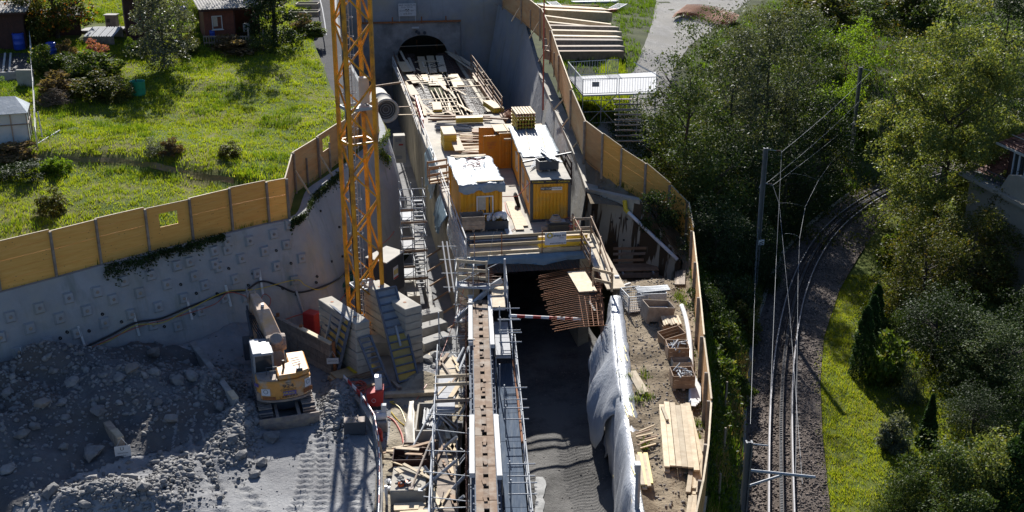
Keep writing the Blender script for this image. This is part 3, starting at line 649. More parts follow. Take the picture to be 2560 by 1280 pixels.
for s in (-.55, .1): a = MB(); a.lathe(T(s, PT - .02, 2.0), [(.001, .2), (.17, .2), (.19, 0), (.001, 0)], 10, ax=-AX); tag(a.build('pipe_stub', M['dgrey'], w=True), 'dark round pipe stub at the crown of the tunnel arch', 'pipe', 'pipe stubs at the arch crown')
sg = thing('site_sign', 'white sign with crossed hammers on posts above the tunnel portal', 'sign', T(-1.7, PT - .25, 3.3), TROT)
a = MB(); a.box((0, 0, 1.2), (1.85, .05, 1.3)); a.build('board', M['steelw'], sg)
for s in (-.85, .85): a = MB(); a.box((s, .05, .55), (.06, .05, 1.2)); a.build('post', M['steelw'], sg)
FX = lambda x, z, y=-.03: frame3((x, y, z), (1, 0, 0), (0, 0, 1))
for tx, x, z, s in (('ARGE  RUCKHALDE', 0, 1.68, .2), ('ST.GA  TUNNEL', 0, 1.47, .17), ('GLÜCK', -.52, 1.1, .19), ('AUF', .5, 1.1, .19), ('23.06.2016', 0, .78, .2)): words(tx, s, FX(x, z), M['black'], sg)
a = MB()
for k in (-1, 1): a.beam((-.17 * k, -.034, .94), (.15 * k, -.034, 1.24), .03, .01, up=(0, 1, 0)); a.beam((.06 * k, -.036, 1.27), (.22 * k, -.036, 1.16), .09, .01, up=(0, 1, 0))
a.build('hammer_emblem', M['black'], sg)
# ================= tunnel structure =================
def tb(m, s0, s1, t0, t1, z0, z1): return m.box(T((s0 + s1) / 2, (t0 + t1) / 2, (z0 + z1) / 2), (s1 - s0, t1 - t0, z1 - z0), TROT)
SL = 34.0     # finished roof slab reaches this far
tun = thing('tunnel_structure', 'long concrete tunnel box with an open unfinished roof, running from the portal to the yard', 'tunnel', T(0, 0, ROAD), TROT)
m = MB(); tb(m, -3.5, -2.9, -1.0, PT - .02, ROAD - .4, -.35); m.build('side_wall', M['concy'], tun, w=True)
m = MB(); tb(m, 2.9, 3.5, .3, PT - .02, ROAD - .4, -.35); m.build('side_wall', M['concy'], tun, w=True)
m = MB(); tb(m, -3.498, 3.498, .3, SL, -.346, 0); m.build('roof_slab', M['conc'], tun, w=True)
m = MB()
for s in (-1, 1):
    for k in range(9):      # haunch of the open roof, stepped shuttering arc carrying the bars
        a0, a1 = 1.3 + k * .23, 1.3 + (k + 1) * .23; z0 = -.05 - .02 * k * k * .35; tb(m, min(s * a0, s * a1), max(s * a0, s * a1), SL + .02, PT - 3.2, z0 - .5, z0 - .12)
m.build('roof_shuttering', M['black'], tun, w=True)
def joint(n): 
    for k in range(n): yield k
# joints and form tie marks on the side wall
m = MB()
for k in range(1, 11): tb(m, -3.512, -3.498, k * 6 - .012, k * 6 + .012, ROAD, -.4)
m.build('joint_lines', M['concg'], tun, w=True)
# reinforcement mats
def mat_bars(name, label, s0, s1, t0, t1, dz, step=.25, lstep=.75, curve=True, jit=.12, rad=.02):
    m = MB(); n = int((t1 - t0) / step)
    zz = lambda s: dz - (.02 * max(0, (abs(s) - 1.3) / .23) ** 2 * .35 if curve else 0)
    for k in range(n):
        t = t0 + k * step + rnd.uniform(-.03, .03); a, b = s0 + rnd.uniform(-jit, jit), s1 + rnd.uniform(-jit, jit); sl = rnd.uniform(-.05, .05)
        m.path([T(a + (b - a) * f, t + sl * f, zz(a + (b - a) * f)) for f in (0, .33, .66, 1)], rad, 4)
    s = s0 + .1
    while s < s1:
        m.path([T(s, t0 + (t1 - t0) * f, zz(s) + .03) for f in (0, .5, 1)], rad * .9, 4); s += lstep
    return tag(m.build(name, M['bar_d'], w=True), label, 'rebar mat')
mat_bars('rebar_mat', 'brown rebar mat over the left half of the open tunnel roof', -3.45, -1.25, SL + .3, PT - .6, -.02)
mat_bars('rebar_mat', 'brown rebar mat over the right half of the open tunnel roof', 1.2, 3.4, SL + .3, PT - .6, -.02)
# starter bars standing along both roof edges
for s, lab in ((-3.3, 'row of upright rusty starter bars along the left tunnel wall'), (3.25, 'row of upright rusty starter bars along the right tunnel wall')):
    m = MB(); t = SL + .4
    while t < PT - .6: m.tube(T(s, t, -.4), T(s + rnd.uniform(-.03, .03), t + rnd.uniform(-.05, .05), .22), .012, 4, cap=False); t += .22
    o = tag(m.build('starter_bars', M['bar'], w=True), lab, 'rebar')
BG = dict(group='loose boards on the open tunnel roof')
def brd(p, q, w, th, mat, label, cat='board', name='timber_board', group=None, lift=0):
    p, q = Vector(p), Vector(q); m = MB(); u = Vector((0, 0, th / 2 + lift)); L = (q - p).length
    mid = (p + q) / 2; d = (q - p); rz = math.atan2(-d.x, d.y); pit = math.asin(max(-1, min(1, d.z / max(L, 1e-5))))
    m.box((0, 0, 0), (w, L, th)); o = m.build(name, mat, loc=mid + u); o.rotation_euler = (pit, 0, rz)
    return tag(o, label, cat, group)
def plk(x1, y1, x2, y2, w, mat='wood_w', z=0.02, th=.04, label='loose pale timber board lying on the open tunnel roof', group='loose boards on the open tunnel roof', **k):
    return brd(P(x1, y1, z), P(x2, y2, z), w, th, M[mat], label, group=group, **k)
# shutter panels and boards on the open roof (pairs of photo points)
PL2 = 'loose yellow shuttering panel lying on the open tunnel roof'
for i, (x1, y1, x2, y2, w, mt) in enumerate([(1003, 155, 1018, 180, .9, 'wood'), (1022, 145, 1036, 178, .28, 'wood_w'), (1014, 150, 1030, 178, .3, 'wood_w'), (1024, 186, 1042, 208, .8, 'wood_w'), (1020, 213, 1037, 238, .8, 'wood_w'),
        (1052, 142, 1062, 182, .75, 'wood'), (1075, 140, 1084, 183, .75, 'wood'), (1098, 140, 1108, 180, .75, 'wood_w'), (1078, 189, 1086, 214, .95, 'wood_w'), (1094, 188, 1106, 214, .8, 'wood_w'), (1060, 187, 1069, 206, .6, 'wood'),
        (1135, 186, 1152, 214, .7, 'wood'), (1125, 188, 1140, 220, .35, 'wood_w')]):
    plk(x1, y1, x2, y2, w, mt, z=.06 + .002 * (i % 5), label=PL2 if mt == 'wood' else 'loose pale timber board lying on the open tunnel roof', group='shuttering panels on the open tunnel roof' if mt == 'wood' else 'loose boards on the open tunnel roof')
for i, (x1, y1, x2, y2) in enumerate([(1114, 129, 1196, 176), (1118, 129, 1204, 178), (1140, 138, 1212, 180), (1128, 131, 1188, 172), (1150, 142, 1208, 182), (1122, 136, 1180, 176), (1000, 126, 1012, 150), (993, 117, 1139, 111), (1040, 206, 1094, 203), (1052, 250, 1140, 246), (1072, 258, 1140, 254), (1082, 270, 1144, 266), (1060, 288, 1110, 285), (1068, 284, 1150, 280), (1058, 262, 1086, 288), (1045, 240, 1066, 285), (1130, 296, 1225, 300), (1080, 297, 1130, 294), (1092, 305, 1200, 302)]):
    z = .07 + .012 * (i % 6); plk(x1, y1, x2, y2, .24 if i != 7 else .2, 'wood_w', z=z if i != 7 else .55, label='loose pale timber board lying on the open tunnel roof' if i != 7 else 'pale guard board on two red posts across the roof edge at the portal', group='loose boards on the open tunnel roof' if i != 7 else None)
for i in range(34):
    px = rnd.choice([rnd.uniform(1030, 1075), rnd.uniform(1120, 1205), rnd.uniform(1045, 1150)]); py = rnd.uniform(150, 288); c0 = P(px, py, .08 + .01 * (i % 4)); a = TROT + rnd.choice([0, 0, .15, 1.57, 1.5]) + rnd.uniform(-.12, .12); L = rnd.uniform(.7, 2.2); dd = Vector((-math.sin(a), math.cos(a), 0)) * L
    brd(c0 - dd, c0 + dd, rnd.uniform(.1, .26), .04, M[rnd.choice(['wood_w', 'wood_w', 'wood', 'wood_b'])], 'loose pale timber board lying on the open tunnel roof', group='loose boards on the open tunnel roof')
for x in (1043, 1093): m = MB(); p = P(x, 122, 0); m.tube(p, p + Vector((0, 0, .95)), .03, 6); tag(m.build('guard_post', M['rust'], w=True), 'thin rusty guard post at the roof edge by the portal', 'post', 'guard posts at the portal roof edge')
# long joists bridging the opening (H beams running with the tunnel)
k = 0
for t0, t1, ss in ((SL + .2, SL + 12.2, [-1.05, -.7, -.35, 0, .35, .7, 1.05, 1.35]), (SL + 12.4, SL + 19.5, [-.95, -.5, -.1, .3, .75, 1.15]), (SL + 19.8, PT - 6, [-1.1, -.7, -.3, .1, .5, .9])):
    for s in ss:
        if rnd.random() < .06: continue
        a = t0 + rnd.uniform(0, .8); b = t1 - rnd.uniform(0, 1.8); m = MB()
        for zc, w, h in ((-.12, .09, .04), (-.21, .035, .14), (-.30, .09, .04)): m.box((0, 0, zc + .2), (w, b - a, h))
        o = m.build('formwork_joist', M['wood_w'], loc=T(s + rnd.uniform(-.05, .05), (a + b) / 2, -.18), rz=TROT + rnd.uniform(-.015, .015))
        tag(o, 'pale timber formwork joist bridging the dark opening in the tunnel roof', 'joist', 'joists over the roof opening')
for t in (SL + 2, SL + 6.3, SL + 10.6, SL + 15, SL + 20.2, SL + 25):
    m = MB(); m.box((0, 0, 0), (2.9, .14, .2)); tag(m.build('cross_beam', M['wood_b'], loc=T(0, t, -.62), rz=TROT), 'brown cross beam under the joists of the tunnel roof', 'beam', 'cross beams under the joists')
for t in (SL + 13.5, SL + 14.6, SL + 16):
    for s in (-.7, .45):
        m = MB(); m.lathe((0, 0, 0), [(.001, 0), (.06, 0), (.06, .25), (.03, .25), (.03, .5), (.001, .5)], 8); tag(m.build('form_clamp', M['dgrey'], loc=T(s + rnd.uniform(-.3, .3), t, -.05)), 'small dark form clamp standing on the roof joists', 'clamp', 'form clamps on the roof joists')
# bits of cable on plywood
for i, (x, y) in enumerate([(1078, 160), (1092, 166), (1125, 197)]):
    m = MB(); c = P(x, y, .12); m.path([c + Vector((.7 * math.cos(a * .7) * (1 + .2 * math.sin(a)), .9 * math.sin(a * .9), .02 * (a % 2))) for a in range(14)], .02, 4)
    tag(m.build('cable_coil', M['black'], w=True), ['loose dark cable tangle on the yellow panels of the tunnel roof', 'dark cable loops beside the tangle on the roof panels', 'small dark cable loop near the roof opening'][i], 'cable')
# yellow stacks of panels
def stack(name, label, loc, rz, w, l, n, th, mat, cat='panel stack', each='panel', topm=None):
    o = thing(name, label, cat, loc, rz)
    for k in range(n):
        m = MB(); m.box((rnd.uniform(-.02, .02), rnd.uniform(-.03, .03), th * (k + .5)), (w, l, th * .93)); m.build(each, topm if (topm and k == n - 1) else mat, o)
    return o
stack('panel_stack', 'short stack of yellow panels on the rebar at the left roof edge', P(1092, 272, .06), TROT - .05, .75, 3.0, 4, .07, M['ybeam'], topm=M['wood'])
stack('panel_stack', 'stack of yellow panels on the rebar mat at the right roof edge', P(1233, 272, .06), TROT + .18, .85, 3.0, 6, .07, M['ybeam'], topm=M['wood'])
stack('panel_stack', 'tall stack of yellow edged panels behind the left site container', P(1122, 366, 0), TROT, .95, 2.4, 12, .105, M['ybeam'], topm=M['wood_w'])
brd(P(1136, 345, .6), P(1150, 378, .6), .7, .06, M['wood_w'], 'pale sheet leaning beside the tall yellow panel stack', 'panel', 'plywood_sheet')
brd(P(1140, 306, .1), P(1207, 304, .1), .5, .42, M['ybeam'], 'long yellow box beam lying at the edge of the roof slab', 'beam', 'box_beam')
# piles of loose timber between stack and orange container
for i in range(34):
    y = 332 + (i * 1.55) + rnd.uniform(-1, 1); x0 = 1140 + rnd.uniform(-4, 12) + (y - 330) * .12; x1 = 1208 - rnd.uniform(0, 14)
    plk(x0, y + rnd.uniform(-2, 2), x1, y + rnd.uniform(-3, 2), rnd.uniform(.1, .24), rnd.choice(['wood_w', 'wood', 'wood_b', 'wood_w']), z=.04 + .05 * (i % 5) + .12 * math.sin(i * .19), th=.06, label='sawn plank in the loose timber pile beside the orange container', group='loose timber pile on the roof slab')
for i in range(22):
    y = 309 + i * .95; m = MB(); m.tube(P(1086 + rnd.uniform(0, 8), y + rnd.uniform(-1, 1), .06 + .03 * (i % 4)), P(1180 + rnd.uniform(-12, 8), y + 4 + rnd.uniform(-2, 2), .06 + .03 * (i % 4)), .035, 6)
    tag(m.build('scaffold_pipe', M['galv'] if i % 3 else M['dgrey'], w=True), 'grey scaffold pipe in the heap at the front of the open roof', 'pipe', 'scaffold pipes on the roof slab')
for i in range(6): brd(P(1181, 325 + i * 1.2, .12 * i), P(1208, 326 + i * 1.2, .12 * i), .5, .1, M['wood_b'], 'brown plank in the small stack beside the orange container doors', 'board', group='small brown plank stack')
# edge beam boards across the deck at t~34
for i, (x1, y1, x2, y2) in enumerate([(1070, 300, 1230, 296), (1075, 292, 1225, 293), (1210, 296, 1270, 300)]):
    brd(P(x1, y1, .1 + .08 * i), P(x2, y2, .1 + .08 * i), .25, .12, M['wood_b'], ['brown edge timber across the front of the open roof', 'second brown timber behind the edge timber of the open roof', 'short brown timber beside the rusty wire coil'][i], 'timber')
m = MB(); c = P(1284, 290, .2)
for k in range(46):
    a = rnd.uniform(0, 6.28); m.ring(c + Vector((rnd.uniform(-.2, .2), rnd.uniform(-.15, .15), rnd.uniform(-.08, .25))), rnd.uniform(.35, .75), .014, (rnd.uniform(-.35, .35), rnd.uniform(-.35, .35), 1), 12, 3)
tag(m.build('wire_coil', M['rust'], w=True), 'tangled coil of rusty wire on the right roof edge', 'coil')
# ---------------- left walkway with hand rail, right walkway ----------------
def railing(name, label, pts, H, mat, rails=(1.0, .55), post_every=1, rr=.03, wood=False, toe=False, pmat=None):
    o = thing(name, label, 'railing', pts[0])
    for i, p in enumerate(pts):
        m = MB(); (m.beam(p, p + Vector((0, 0, H)), .09, .09) if wood else m.tube(p, p + Vector((0, 0, H)), rr, 6)); m.build('post', pmat or mat, o, w=True)
    for f in rails:
        for a, b in zip(pts, pts[1:]):
            m = MB(); u = Vector((0, 0, H * f - .02)); n = Vector((b.y - a.y, a.x - b.x, 0)).normalized() * .055
            (m.beam(a + u + n, b + u + n, .04, .15) if wood else m.tube(a + u, b + u, rr, 6)); m.build('rail', mat, o, w=True)
    return o
lw = [P(x, y, -.35) for x, y in ((982, 168), (998, 205), (1014, 245), (1030, 288), (1046, 335))]
m = MB(); m.slab([[p + RT * .05 for p in lw], [p + RT * 1.0 for p in lw]], (0, 0, -.08)); tag(m.build('walkway', M['wood_w'], w=True), 'narrow pale timber walkway along the left side of the tunnel roof', 'walkway')
railing('hand_rail', 'pale pipe hand rail along the left timber walkway of the tunnel roof', lw, 1.05, M['steelw'], (1.0, .6, .25))
m = MB(); pr = [P(x, y, .05) for x, y in ((1048, 205), (1056, 250), (1066, 300), (1050, 335))]
o = tag(brd(P(1040, 258, .2), P(1058, 320, .2), .12, .7, M['red'], '', 'shutter', 'red_shutter'), 'low red edge shutter standing along the left tunnel roof edge', 'shutter')
rw = [T(3.75, t, .12) for t in (34, 39, 44, 49, 54)]
m = MB(); tb(m, 3.5, 3.9, 32.5, 54.5, -.6, .1); tag(m.build('edge_beam', M['wood_b'], w=True), 'brown timber edge shutter along the right side of the tunnel roof', 'shutter')
railing('hand_rail', 'long brown three rail guard along the right side of the open tunnel roof', rw, 1.25, M['wood_b'], (1.0, .62, .25), wood=True)
# ================= site containers =================
def container(label, loc, w, l, h, mat, fr, ribs=.28, roofm=None, name='site_container', rz=TROT):
    o = thing(name, label, 'container', loc, rz); t = .09
    m = MB()
    for x in (t, w - t):
        for y in (t, l - t): m.box((x, y, h / 2), (.18, .18, h))
    for x in (t, w - t):
        for z in (.08, h - .08): m.box((x, l / 2, z), (.16, l - .36, .16))
    for y in (t, l - t):
        for z in (.08, h - .08): m.box((w / 2, y, z), (w - .36, .16, .16))
    m.build('corner_frame', fr, o, bevel=.015)
    def wall(x0, y0, x1, y1, nx, ny):
        L = math.hypot(x1 - x0, y1 - y0); n = int(L / ribs); pts = []
        for k in range(n):
            for a, dd in ((.0, 0), (.62, 0), (.72, .035), (.9, .035)): pts.append(((k + a) / n, dd))
        pts.append((1, 0)); q = [(x0 + (x1 - x0) * f + nx * dd, y0 + (y1 - y0) * f + ny * dd) for f, dd in pts]
        m = MB(); m.grid([[(x, y, .16) for x, y in q], [(x, y, h - .16) for x, y in q]]); m.build('wall_panel', mat, o)
    e = .06
    wall(.18, e, w - .18, e, 0, 1); wall(w - .18, l - e, .18, l - e, 0, -1); wall(e, l - .18, e, .18, 1, 0); wall(w - e, .18, w - e, l - .18, -1, 0)
    m = MB(); m.box((w / 2, l / 2, h - .02), (w - .06, l - .06, .05)); m.build('roof', roofm or M['alu'], o); return o
def window(o, p, sx, w, h, frm, curtain=True, tilt=0):
    """window centred at local p, facing along the local direction n = sx rotated"""
    n = Vector(sx); x = Vector((-n.y, n.x, 0)); f = MB(); p = Vector(p)
    Mx = Matrix((x, n, Vector((0, 0, 1)))).transposed()
    for a, b, c, d in ((0, h / 2 + .03, w + .14, .07), (0, -h / 2 - .03, w + .14, .07)): f.box(p + x * a + Vector((0, 0, b)), (c, .1, d), M=Mx)
    for a in (-w / 2 - .035, w / 2 + .035): f.box(p + x * a, (.07, .1, h), M=Mx)
    fo = f.build('window', frm, o); g = MB(); g.box(p - n * .02, (w, .02, h), M=Mx); g.build('pane', M['glass'], fo)
    if curtain: g = MB(); g.box(p - n * .005 + x * (-w * .2) + Vector((0, 0, h * .1)), (w * .52, .012, h * .8), M=Mx); g.build('blind', M['curt'], fo)
    return fo
CROT = R(5.5); CAX = Vector((-math.sin(CROT), math.cos(CROT), 0)); F1 = P(1325, 556, 0); CW, CL, CH = 2.44, 6.06, 2.62
c1 = container('bright yellow site container with black edge frame and a company plate', F1, CW, CL, CH, M['cont'], M['dgrey'], .2, M['conc'], rz=CROT)
m = MB(); m.box((CW / 2, -.004, CH - .12), (CW, .03, .26)); hd = m.build('header_band', M['black'], c1)
for tx, x, s in (('Condecta', .45, .17), ('Mobile Räume', 1.22, .1), ('Condecta', 2.0, .17)): words(tx, s, frame3((x, -.022, CH - .12), (1, 0, 0), (0, 0, 1)), M['yel'], hd)
m = MB(); m.box((CW / 2 + .05, .03, 1.98), (1.32, .02, .40)); pl = m.build('company_plate', M['orange'], c1)
M['plate_o'] = pm('plate_orange', (.72, .34, .05), None, 2, .5, 0); pl.data.materials[0] = M['plate_o']
m = MB(); m.box((CW / 2 - .27, .016, 2.06), (.66, .012, .19)); m.build('black_field', M['black'], pl)
m = MB(); m.box((CW / 2 + .37, .016, 2.06), (.62, .012, .19)); m.build('white_field', M['plastw'], pl)
words('METTLER', .155, frame3((CW / 2 - .27, .007, 2.06), (1, 0, 0), (0, 0, 1)), M['plastw'], pl); words('PRADER', .155, frame3((CW / 2 + .37, .007, 2.06), (1, 0, 0), (0, 0, 1)), M['black'], pl)
for y in (1.6, 4.4): window(c1, (.055, y, 1.45), (-1, 0, 0), .9, 1.0, M['steelw'])
c2 = container('yellow site container with black frame and a tarpaulin roof, directly behind the nearest one', F1 + CAX * (CL + .08), CW + .1, 5.7, CH, M['cont'], M['dgrey'], .2, rz=CROT)
window(c2, (.055, 2.2, 1.45), (-1, 0, 0), .9, 1.0, M['steelw'])
def tarp(name, label, rows, mat, amp=.04, seed=1, sub=4, sag=None):
    g = np.random.RandomState(seed); out = []
    n, k = len(rows), len(rows[0])
    for i in range((n - 1) * sub + 1):
        fi = i / sub; a = min(int(fi), n - 2); u = fi - a; r = []
        for j in range((k - 1) * sub + 1):
            fj = j / sub; b = min(int(fj), k - 2); w = fj - b
            p = rows[a][b].lerp(rows[a][b + 1], w).lerp(rows[a + 1][b].lerp(rows[a + 1][b + 1], w), u)
            nn = amp * (1.2 * fbm(fi * 1.7 + seed * 3.1, fj * 1.7, 3) + .8 * abs(vn(fi * 2.6 + fj * 2 + seed, fj * .8)))
            r.append(p + Vector((nn * .6, -abs(nn) * .5, nn)))
        out.append(r)
    m = MB(); m.slab(out, (0, 0, -.012)); return tag(m.build(name, mat, w=True, smooth=True), label, 'tarpaulin')
def loc2(o, x, y, z): return o.location + o.rotation_euler.to_matrix() @ Vector((x, y, z))
tarp('tarpaulin', 'pale tarpaulin spread over the roof of the second yellow container, hanging over its right side',
     [[loc2(c2, x, y, CH + .04) for x in (-.1, .8, 1.7, 2.55)] + [loc2(c2, 2.85, y, CH - .5), loc2(c2, 3.1, y, CH - 1.3)] for y in (-.15, 1.5, 3.0, 4.5, 6.0, 7.0)], M['tarpw'], .05, 2, 5)
for i, x in enumerate((.9, 1.9)): brd(loc2(c2, x - .2, .3, CH + .12), loc2(c2, x + .1, 5.6, CH + .12), .07, .04, M['wood_w'], 'thin pale batten weighing down the tarpaulin on the second yellow container', 'batten', 'roof_batten', 'battens on the tarpaulin roof')
m = MB(); tarp('tarpaulin', 'whitish sheet rolled across the joint between the two right containers', [[loc2(c1, x, y, CH + .05 + (.06 if y > 5.5 else 0)) for x in (.05, .9, 1.7, 2.4)] for y in (4.9, 5.5, 6.0)], M['tarpw'], .06, 5, 5)
# left container
F2 = P(1153, 574, 0)
c3 = container('yellow site container with one white framed window and a crumpled tarpaulin roof', F2, CW, CL, CH, M['cont'], M['cont'], .24, M['steelw'])
window(c3, (1.42, .055, 1.42), (0, -1, 0), .85, 1.0, M['plastw'])
tarp('tarpaulin', 'crumpled pale tarpaulin over the left yellow container, hanging over its front edge',
     [[loc2(c3, x, -.22, CH - .32 - .1 * math.sin(x * 5)) for x in (-.15, .4, .9, 1.4, 2.0, 2.6)]] + [[loc2(c3, x, y, CH + .05 + .06 * ((x * 3 + y * 2) % 2 > 1)) for x in (-.15, .4, .9, 1.4, 2.0, 2.6)] for y in (-.12, .9, 1.9, 3.0, 4.1, 5.2, 6.2)], M['tarpw'], .13, 9, 5)
for i, (x0, y0, x1, y1, w) in enumerate(((.9, .12, 1.6, .12, .14), (.1, 6.0, 2.3, 5.9, .25), (.3, 5.6, 2.2, 5.75, .16), (1.0, .35, 2.55, .28, .3))):
    brd(loc2(c3, x0, y0, CH + .17), loc2(c3, x1, y1, CH + .17), w, .06, M['wood_w'], ['short board weighing down the tarpaulin at the front of the left container', 'wide board across the back edge of the left container roof', 'narrow board near the back edge of the left container roof', 'pale front board at the right of the left container roof'][i], 'board')
m = MB(); c = loc2(c3, 1.3, 4.2, CH + .2); m.path([c + Vector((.75 * math.sin(k * .9) * (1 - .02 * k), .9 * math.cos(k * .63), .02 * (k % 3))) for k in range(26)], .02, 4)
tag(m.build('cable_coil', M['redhose'], w=True), 'thin red cable lying in loops on the crumpled tarpaulin', 'cable')
# orange shipping container, across
F3 = P(1248, 425, 0) + Vector((0, .3, 0))
c4 = container('orange corrugated shipping container standing across the slab with both doors open', F3, 3.4, 2.4, 2.5, M['cont2'], M['cont2'], .32, M['wood'], 'shipping_container')
def door(o, hinge, ang, w, h, lab=None):
    dr = MB(); d = Vector((math.cos(ang), math.sin(ang), 0)); n = Vector((-d.y, d.x, 0)); Mx = Matrix((d, n, Vector((0, 0, 1)))).transposed(); p = Vector(hinge) + d * w / 2 + Vector((0, 0, h / 2 + .1))
    dr.box(p, (w, .06, h), M=Mx); x = dr.build('door', M['cont2'], o)
    f = MB()
    for dz in (-h / 2 + .05, h / 2 - .05): f.box(p + Vector((0, 0, dz)), (w, .09, .1), M=Mx)
    for k in (-w / 2 + .05, w / 2 - .05): f.box(p + d * k, (.1, .09, h), M=Mx)
    for zz in (-.6, .0, .6): f.box(p + Vector((0, 0, zz)), (w * .82, .075, .05), M=Mx)
    f.build('door_frame', M['cont2'], x)
    q = MB()
    for k in (-.25, .25): q.tube(p + d * k - n * .06 - Vector((0, 0, h / 2 - .05)), p + d * k - n * .06 + Vector((0, 0, h / 2 - .05)), .018, 6)
    q.build('locking_bars', M['cont2'], x)
    return x
dx = door(c4, (0, .08, 0), R(184), 1.1, 2.28); door(c4, (0, 2.32, 0), R(172), 1.1, 2.28)
for i in range(3): words(('4062 0 2210', 'MAX 1 1200', 'TARE 2.2')[i], .12, frame3((-.55, -.075, 1.9 - .18 * i), (1, .07, 0), (0, 0, 1)), M['redhose'], dx)
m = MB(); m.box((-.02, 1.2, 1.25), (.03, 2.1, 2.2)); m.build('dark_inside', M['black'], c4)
for i in range(2): brd(loc2(c4, .2 + i * .9, .3, 2.55), loc2(c4, .2 + i * .9, 2.3, 2.55), .86, .05, M['wood'], 'broad plywood sheet on the roof of the orange container', 'panel', 'plywood_sheet', 'plywood sheets on the orange container')
# stack of H beams on it
hb = thing('beam_stack', 'tall bundle of yellow formwork beams, ends towards the camera, on the orange container', 'beam stack', loc2(c4, 1.9, 1.3, 2.58), TROT)
for k in range(5):
    for j in range(7):
        m = MB(); x = (j - 3) * .2; z = .12 + k * .24
        for dz, w, h in ((.095, .15, .05), (0, .04, .14), (-.095, .15, .05)): m.box((x, 0, z + dz), (w, 2.2, h))
        m.build('formwork_beam', M['ybeam'] if k < 4 else M['wood'], hb)
        m = MB(); m.box((x, -1.1, z), (.06, .012, .09)); m.build('end_cap', M['red'] if (j + k) % 3 else M['yel'], hb)
brd(P(1260, 350, 2.2), P(1288, 349, 2.2), .12, .1, M['wood_w'], 'pale timber end sticking out left of the tarpaulin container', 'timber')
# crate of sheet metal on the front container roof
def crate(label, loc, rz, w, l, h, mat, name='crate', cat='crate', fill=None, slats=True, th=.035, pal=True, group=None):
    o = thing(name, label, cat, loc, rz, group); b = .12 if pal else 0
    n = 3 if slats else 1
    for (cx, cy, sx, sy) in ((0, -l / 2, w, th), (0, l / 2, w, th), (-w / 2, 0, th, l - th * 2), (w / 2, 0, th, l - th * 2)):
        m = MB()
        for k in range(n): m.box((cx, cy, b + (k + .5) * h / n), (sx + (.002 if sx > th else 0), sy, h / n - (.012 if slats else 0)))
        m.build('side', mat, o)
    m = MB(); m.box((0, 0, b + .02), (w - .08, l - .08, .04)); m.build('base', mat, o)
    if pal:
        m = MB()
        for x in (-w / 2 + .08, 0, w / 2 - .08): m.box((x, 0, .055), (.12, l, .11))
        m.build('pallet', M['wood_g'], o)
    return o
cr = crate('dark crate overflowing with bright metal sheets on the nearest container roof', loc2(c1, 1.25, 2.0, CH + .03), TROT + .12, 1.2, .8, .55, M['dgrey'], slats=False)
for i in range(9): brd(loc2(c1, 1.0 + rnd.uniform(-.25, .4), 3.1 + rnd.uniform(-.3, .5), CH + .85 + rnd.uniform(0, .25)), loc2(c1, 1.3 + rnd.uniform(-.3, .8), 1.3 + rnd.uniform(-.3, .4), CH + .6 + .04 * i), .17, .02, M['galv'], 'bright metal strip lying in the crate on the container roof', 'metal strip', 'metal_strip', 'metal strips in the roof crate')
for i in range(6): m = MB(); m.tube(loc2(c1, .2 + .12 * i, 1.9 + .2 * i, CH + .12), loc2(c1, .9 + .1 * i, 4.3, CH + .3), .025, 5); tag(m.build('thin_pipe', M['galv'], w=True), 'thin pipe leaning in the fan of pipes on the nearest container roof', 'pipe', 'pipes on the container roof')
brd(loc2(c1, -.1, 3.2, CH + .16), loc2(c1, 3.1, 4.6, CH + .3), .1, .1, M['dgrey'], 'dark square bar lying across the nearest container roof', 'bar', 'square_bar')
# ================= front part of the roof slab =================
def rail_front():
    o = thing('guard_rail', 'wooden guard rail with three boards along the front edge of the roof slab', 'railing', T(-3.2, .55, 0), TROT)
    L = 6.7
    for z, h in ((.14, .2), (.62, .16), (1.08, .16)):
        m = MB(); m.box((L / 2, 0, z), (L, .045, h)); m.build('rail_board', M['wood'], o)
    for x in (.25, 1.75, 4.0, 6.2): m = MB(); m.tube((x, -.05, -.1), (x, -.05, 1.3), .025, 6); m.build('post', M['rust'], o)
    return o
gr = rail_front()
bb = thing('yellow_box_beam', 'long yellow box girder lying behind the front guard rail', 'girder', T(.9, 1.25, 0), TROT)
m = MB(); m.box((1.2, 0, .42), (2.75, .5, .62)); m.build('girder_box', M['ybeam'], bb, bevel=.02)
m = MB(); m.box((1.2, 0, .75), (2.8, .55, .05)); m.build('girder_lid', M['wood'], bb)
for x in (.2, 2.2): m = MB(); m.box((x, 0, .055), (.12, .6, .11)); m.build('bearer', M['wood_g'], bb)
bn = thing('advertising_banner', 'white advertising banner with yellow emblem tied to the front guard rail', 'banner', T(1.55, .48, .55), TROT)
m = MB(); m.slab([[Vector((x, .015 * math.sin(x * 5), z)) for x in (-.6, -.3, 0, .3, .6)] for z in (-.1, .25, .62)], (0, .006, 0)); m.build('cloth', M['plastw'], bn)
m = MB(); m.ring((-.33, -.03, .45), .13, .035, (0, 1, .0), 16, 4); m.build('emblem', M['yel'], bn)
words('Ceresa AG', .19, frame3((.18, -.03, .44), (1, 0, 0), (0, 0, 1)), M['black'], bn); words('Beton', .10, frame3((.33, -.03, .3), (1, 0, 0), (0, 0, 1)), M['grey_pl'], bn); words('www.ceresa-ag.ch', .12, frame3((.12, -.03, .0), (1, 0, 0), (0, 0, 1)), M['black'], bn)
for i in range(26):
    k = i % 9; z = .08 + .1 * (i // 9); m = MB(); m.tube((-2.9 + rnd.uniform(-.2, .3), 0, 0), (2.5 + rnd.uniform(-.5, .4), rnd.uniform(-.1, .1), 0), .05, 7)
    tag(m.build('steel_pipe', M['dgrey'] if i % 4 else M['galv'], loc=T(0, 1.9 + .13 * k, z), rz=TROT), 'dark steel pipe in the long pile behind the front guard rail', 'pipe', 'pipe pile on the roof slab')
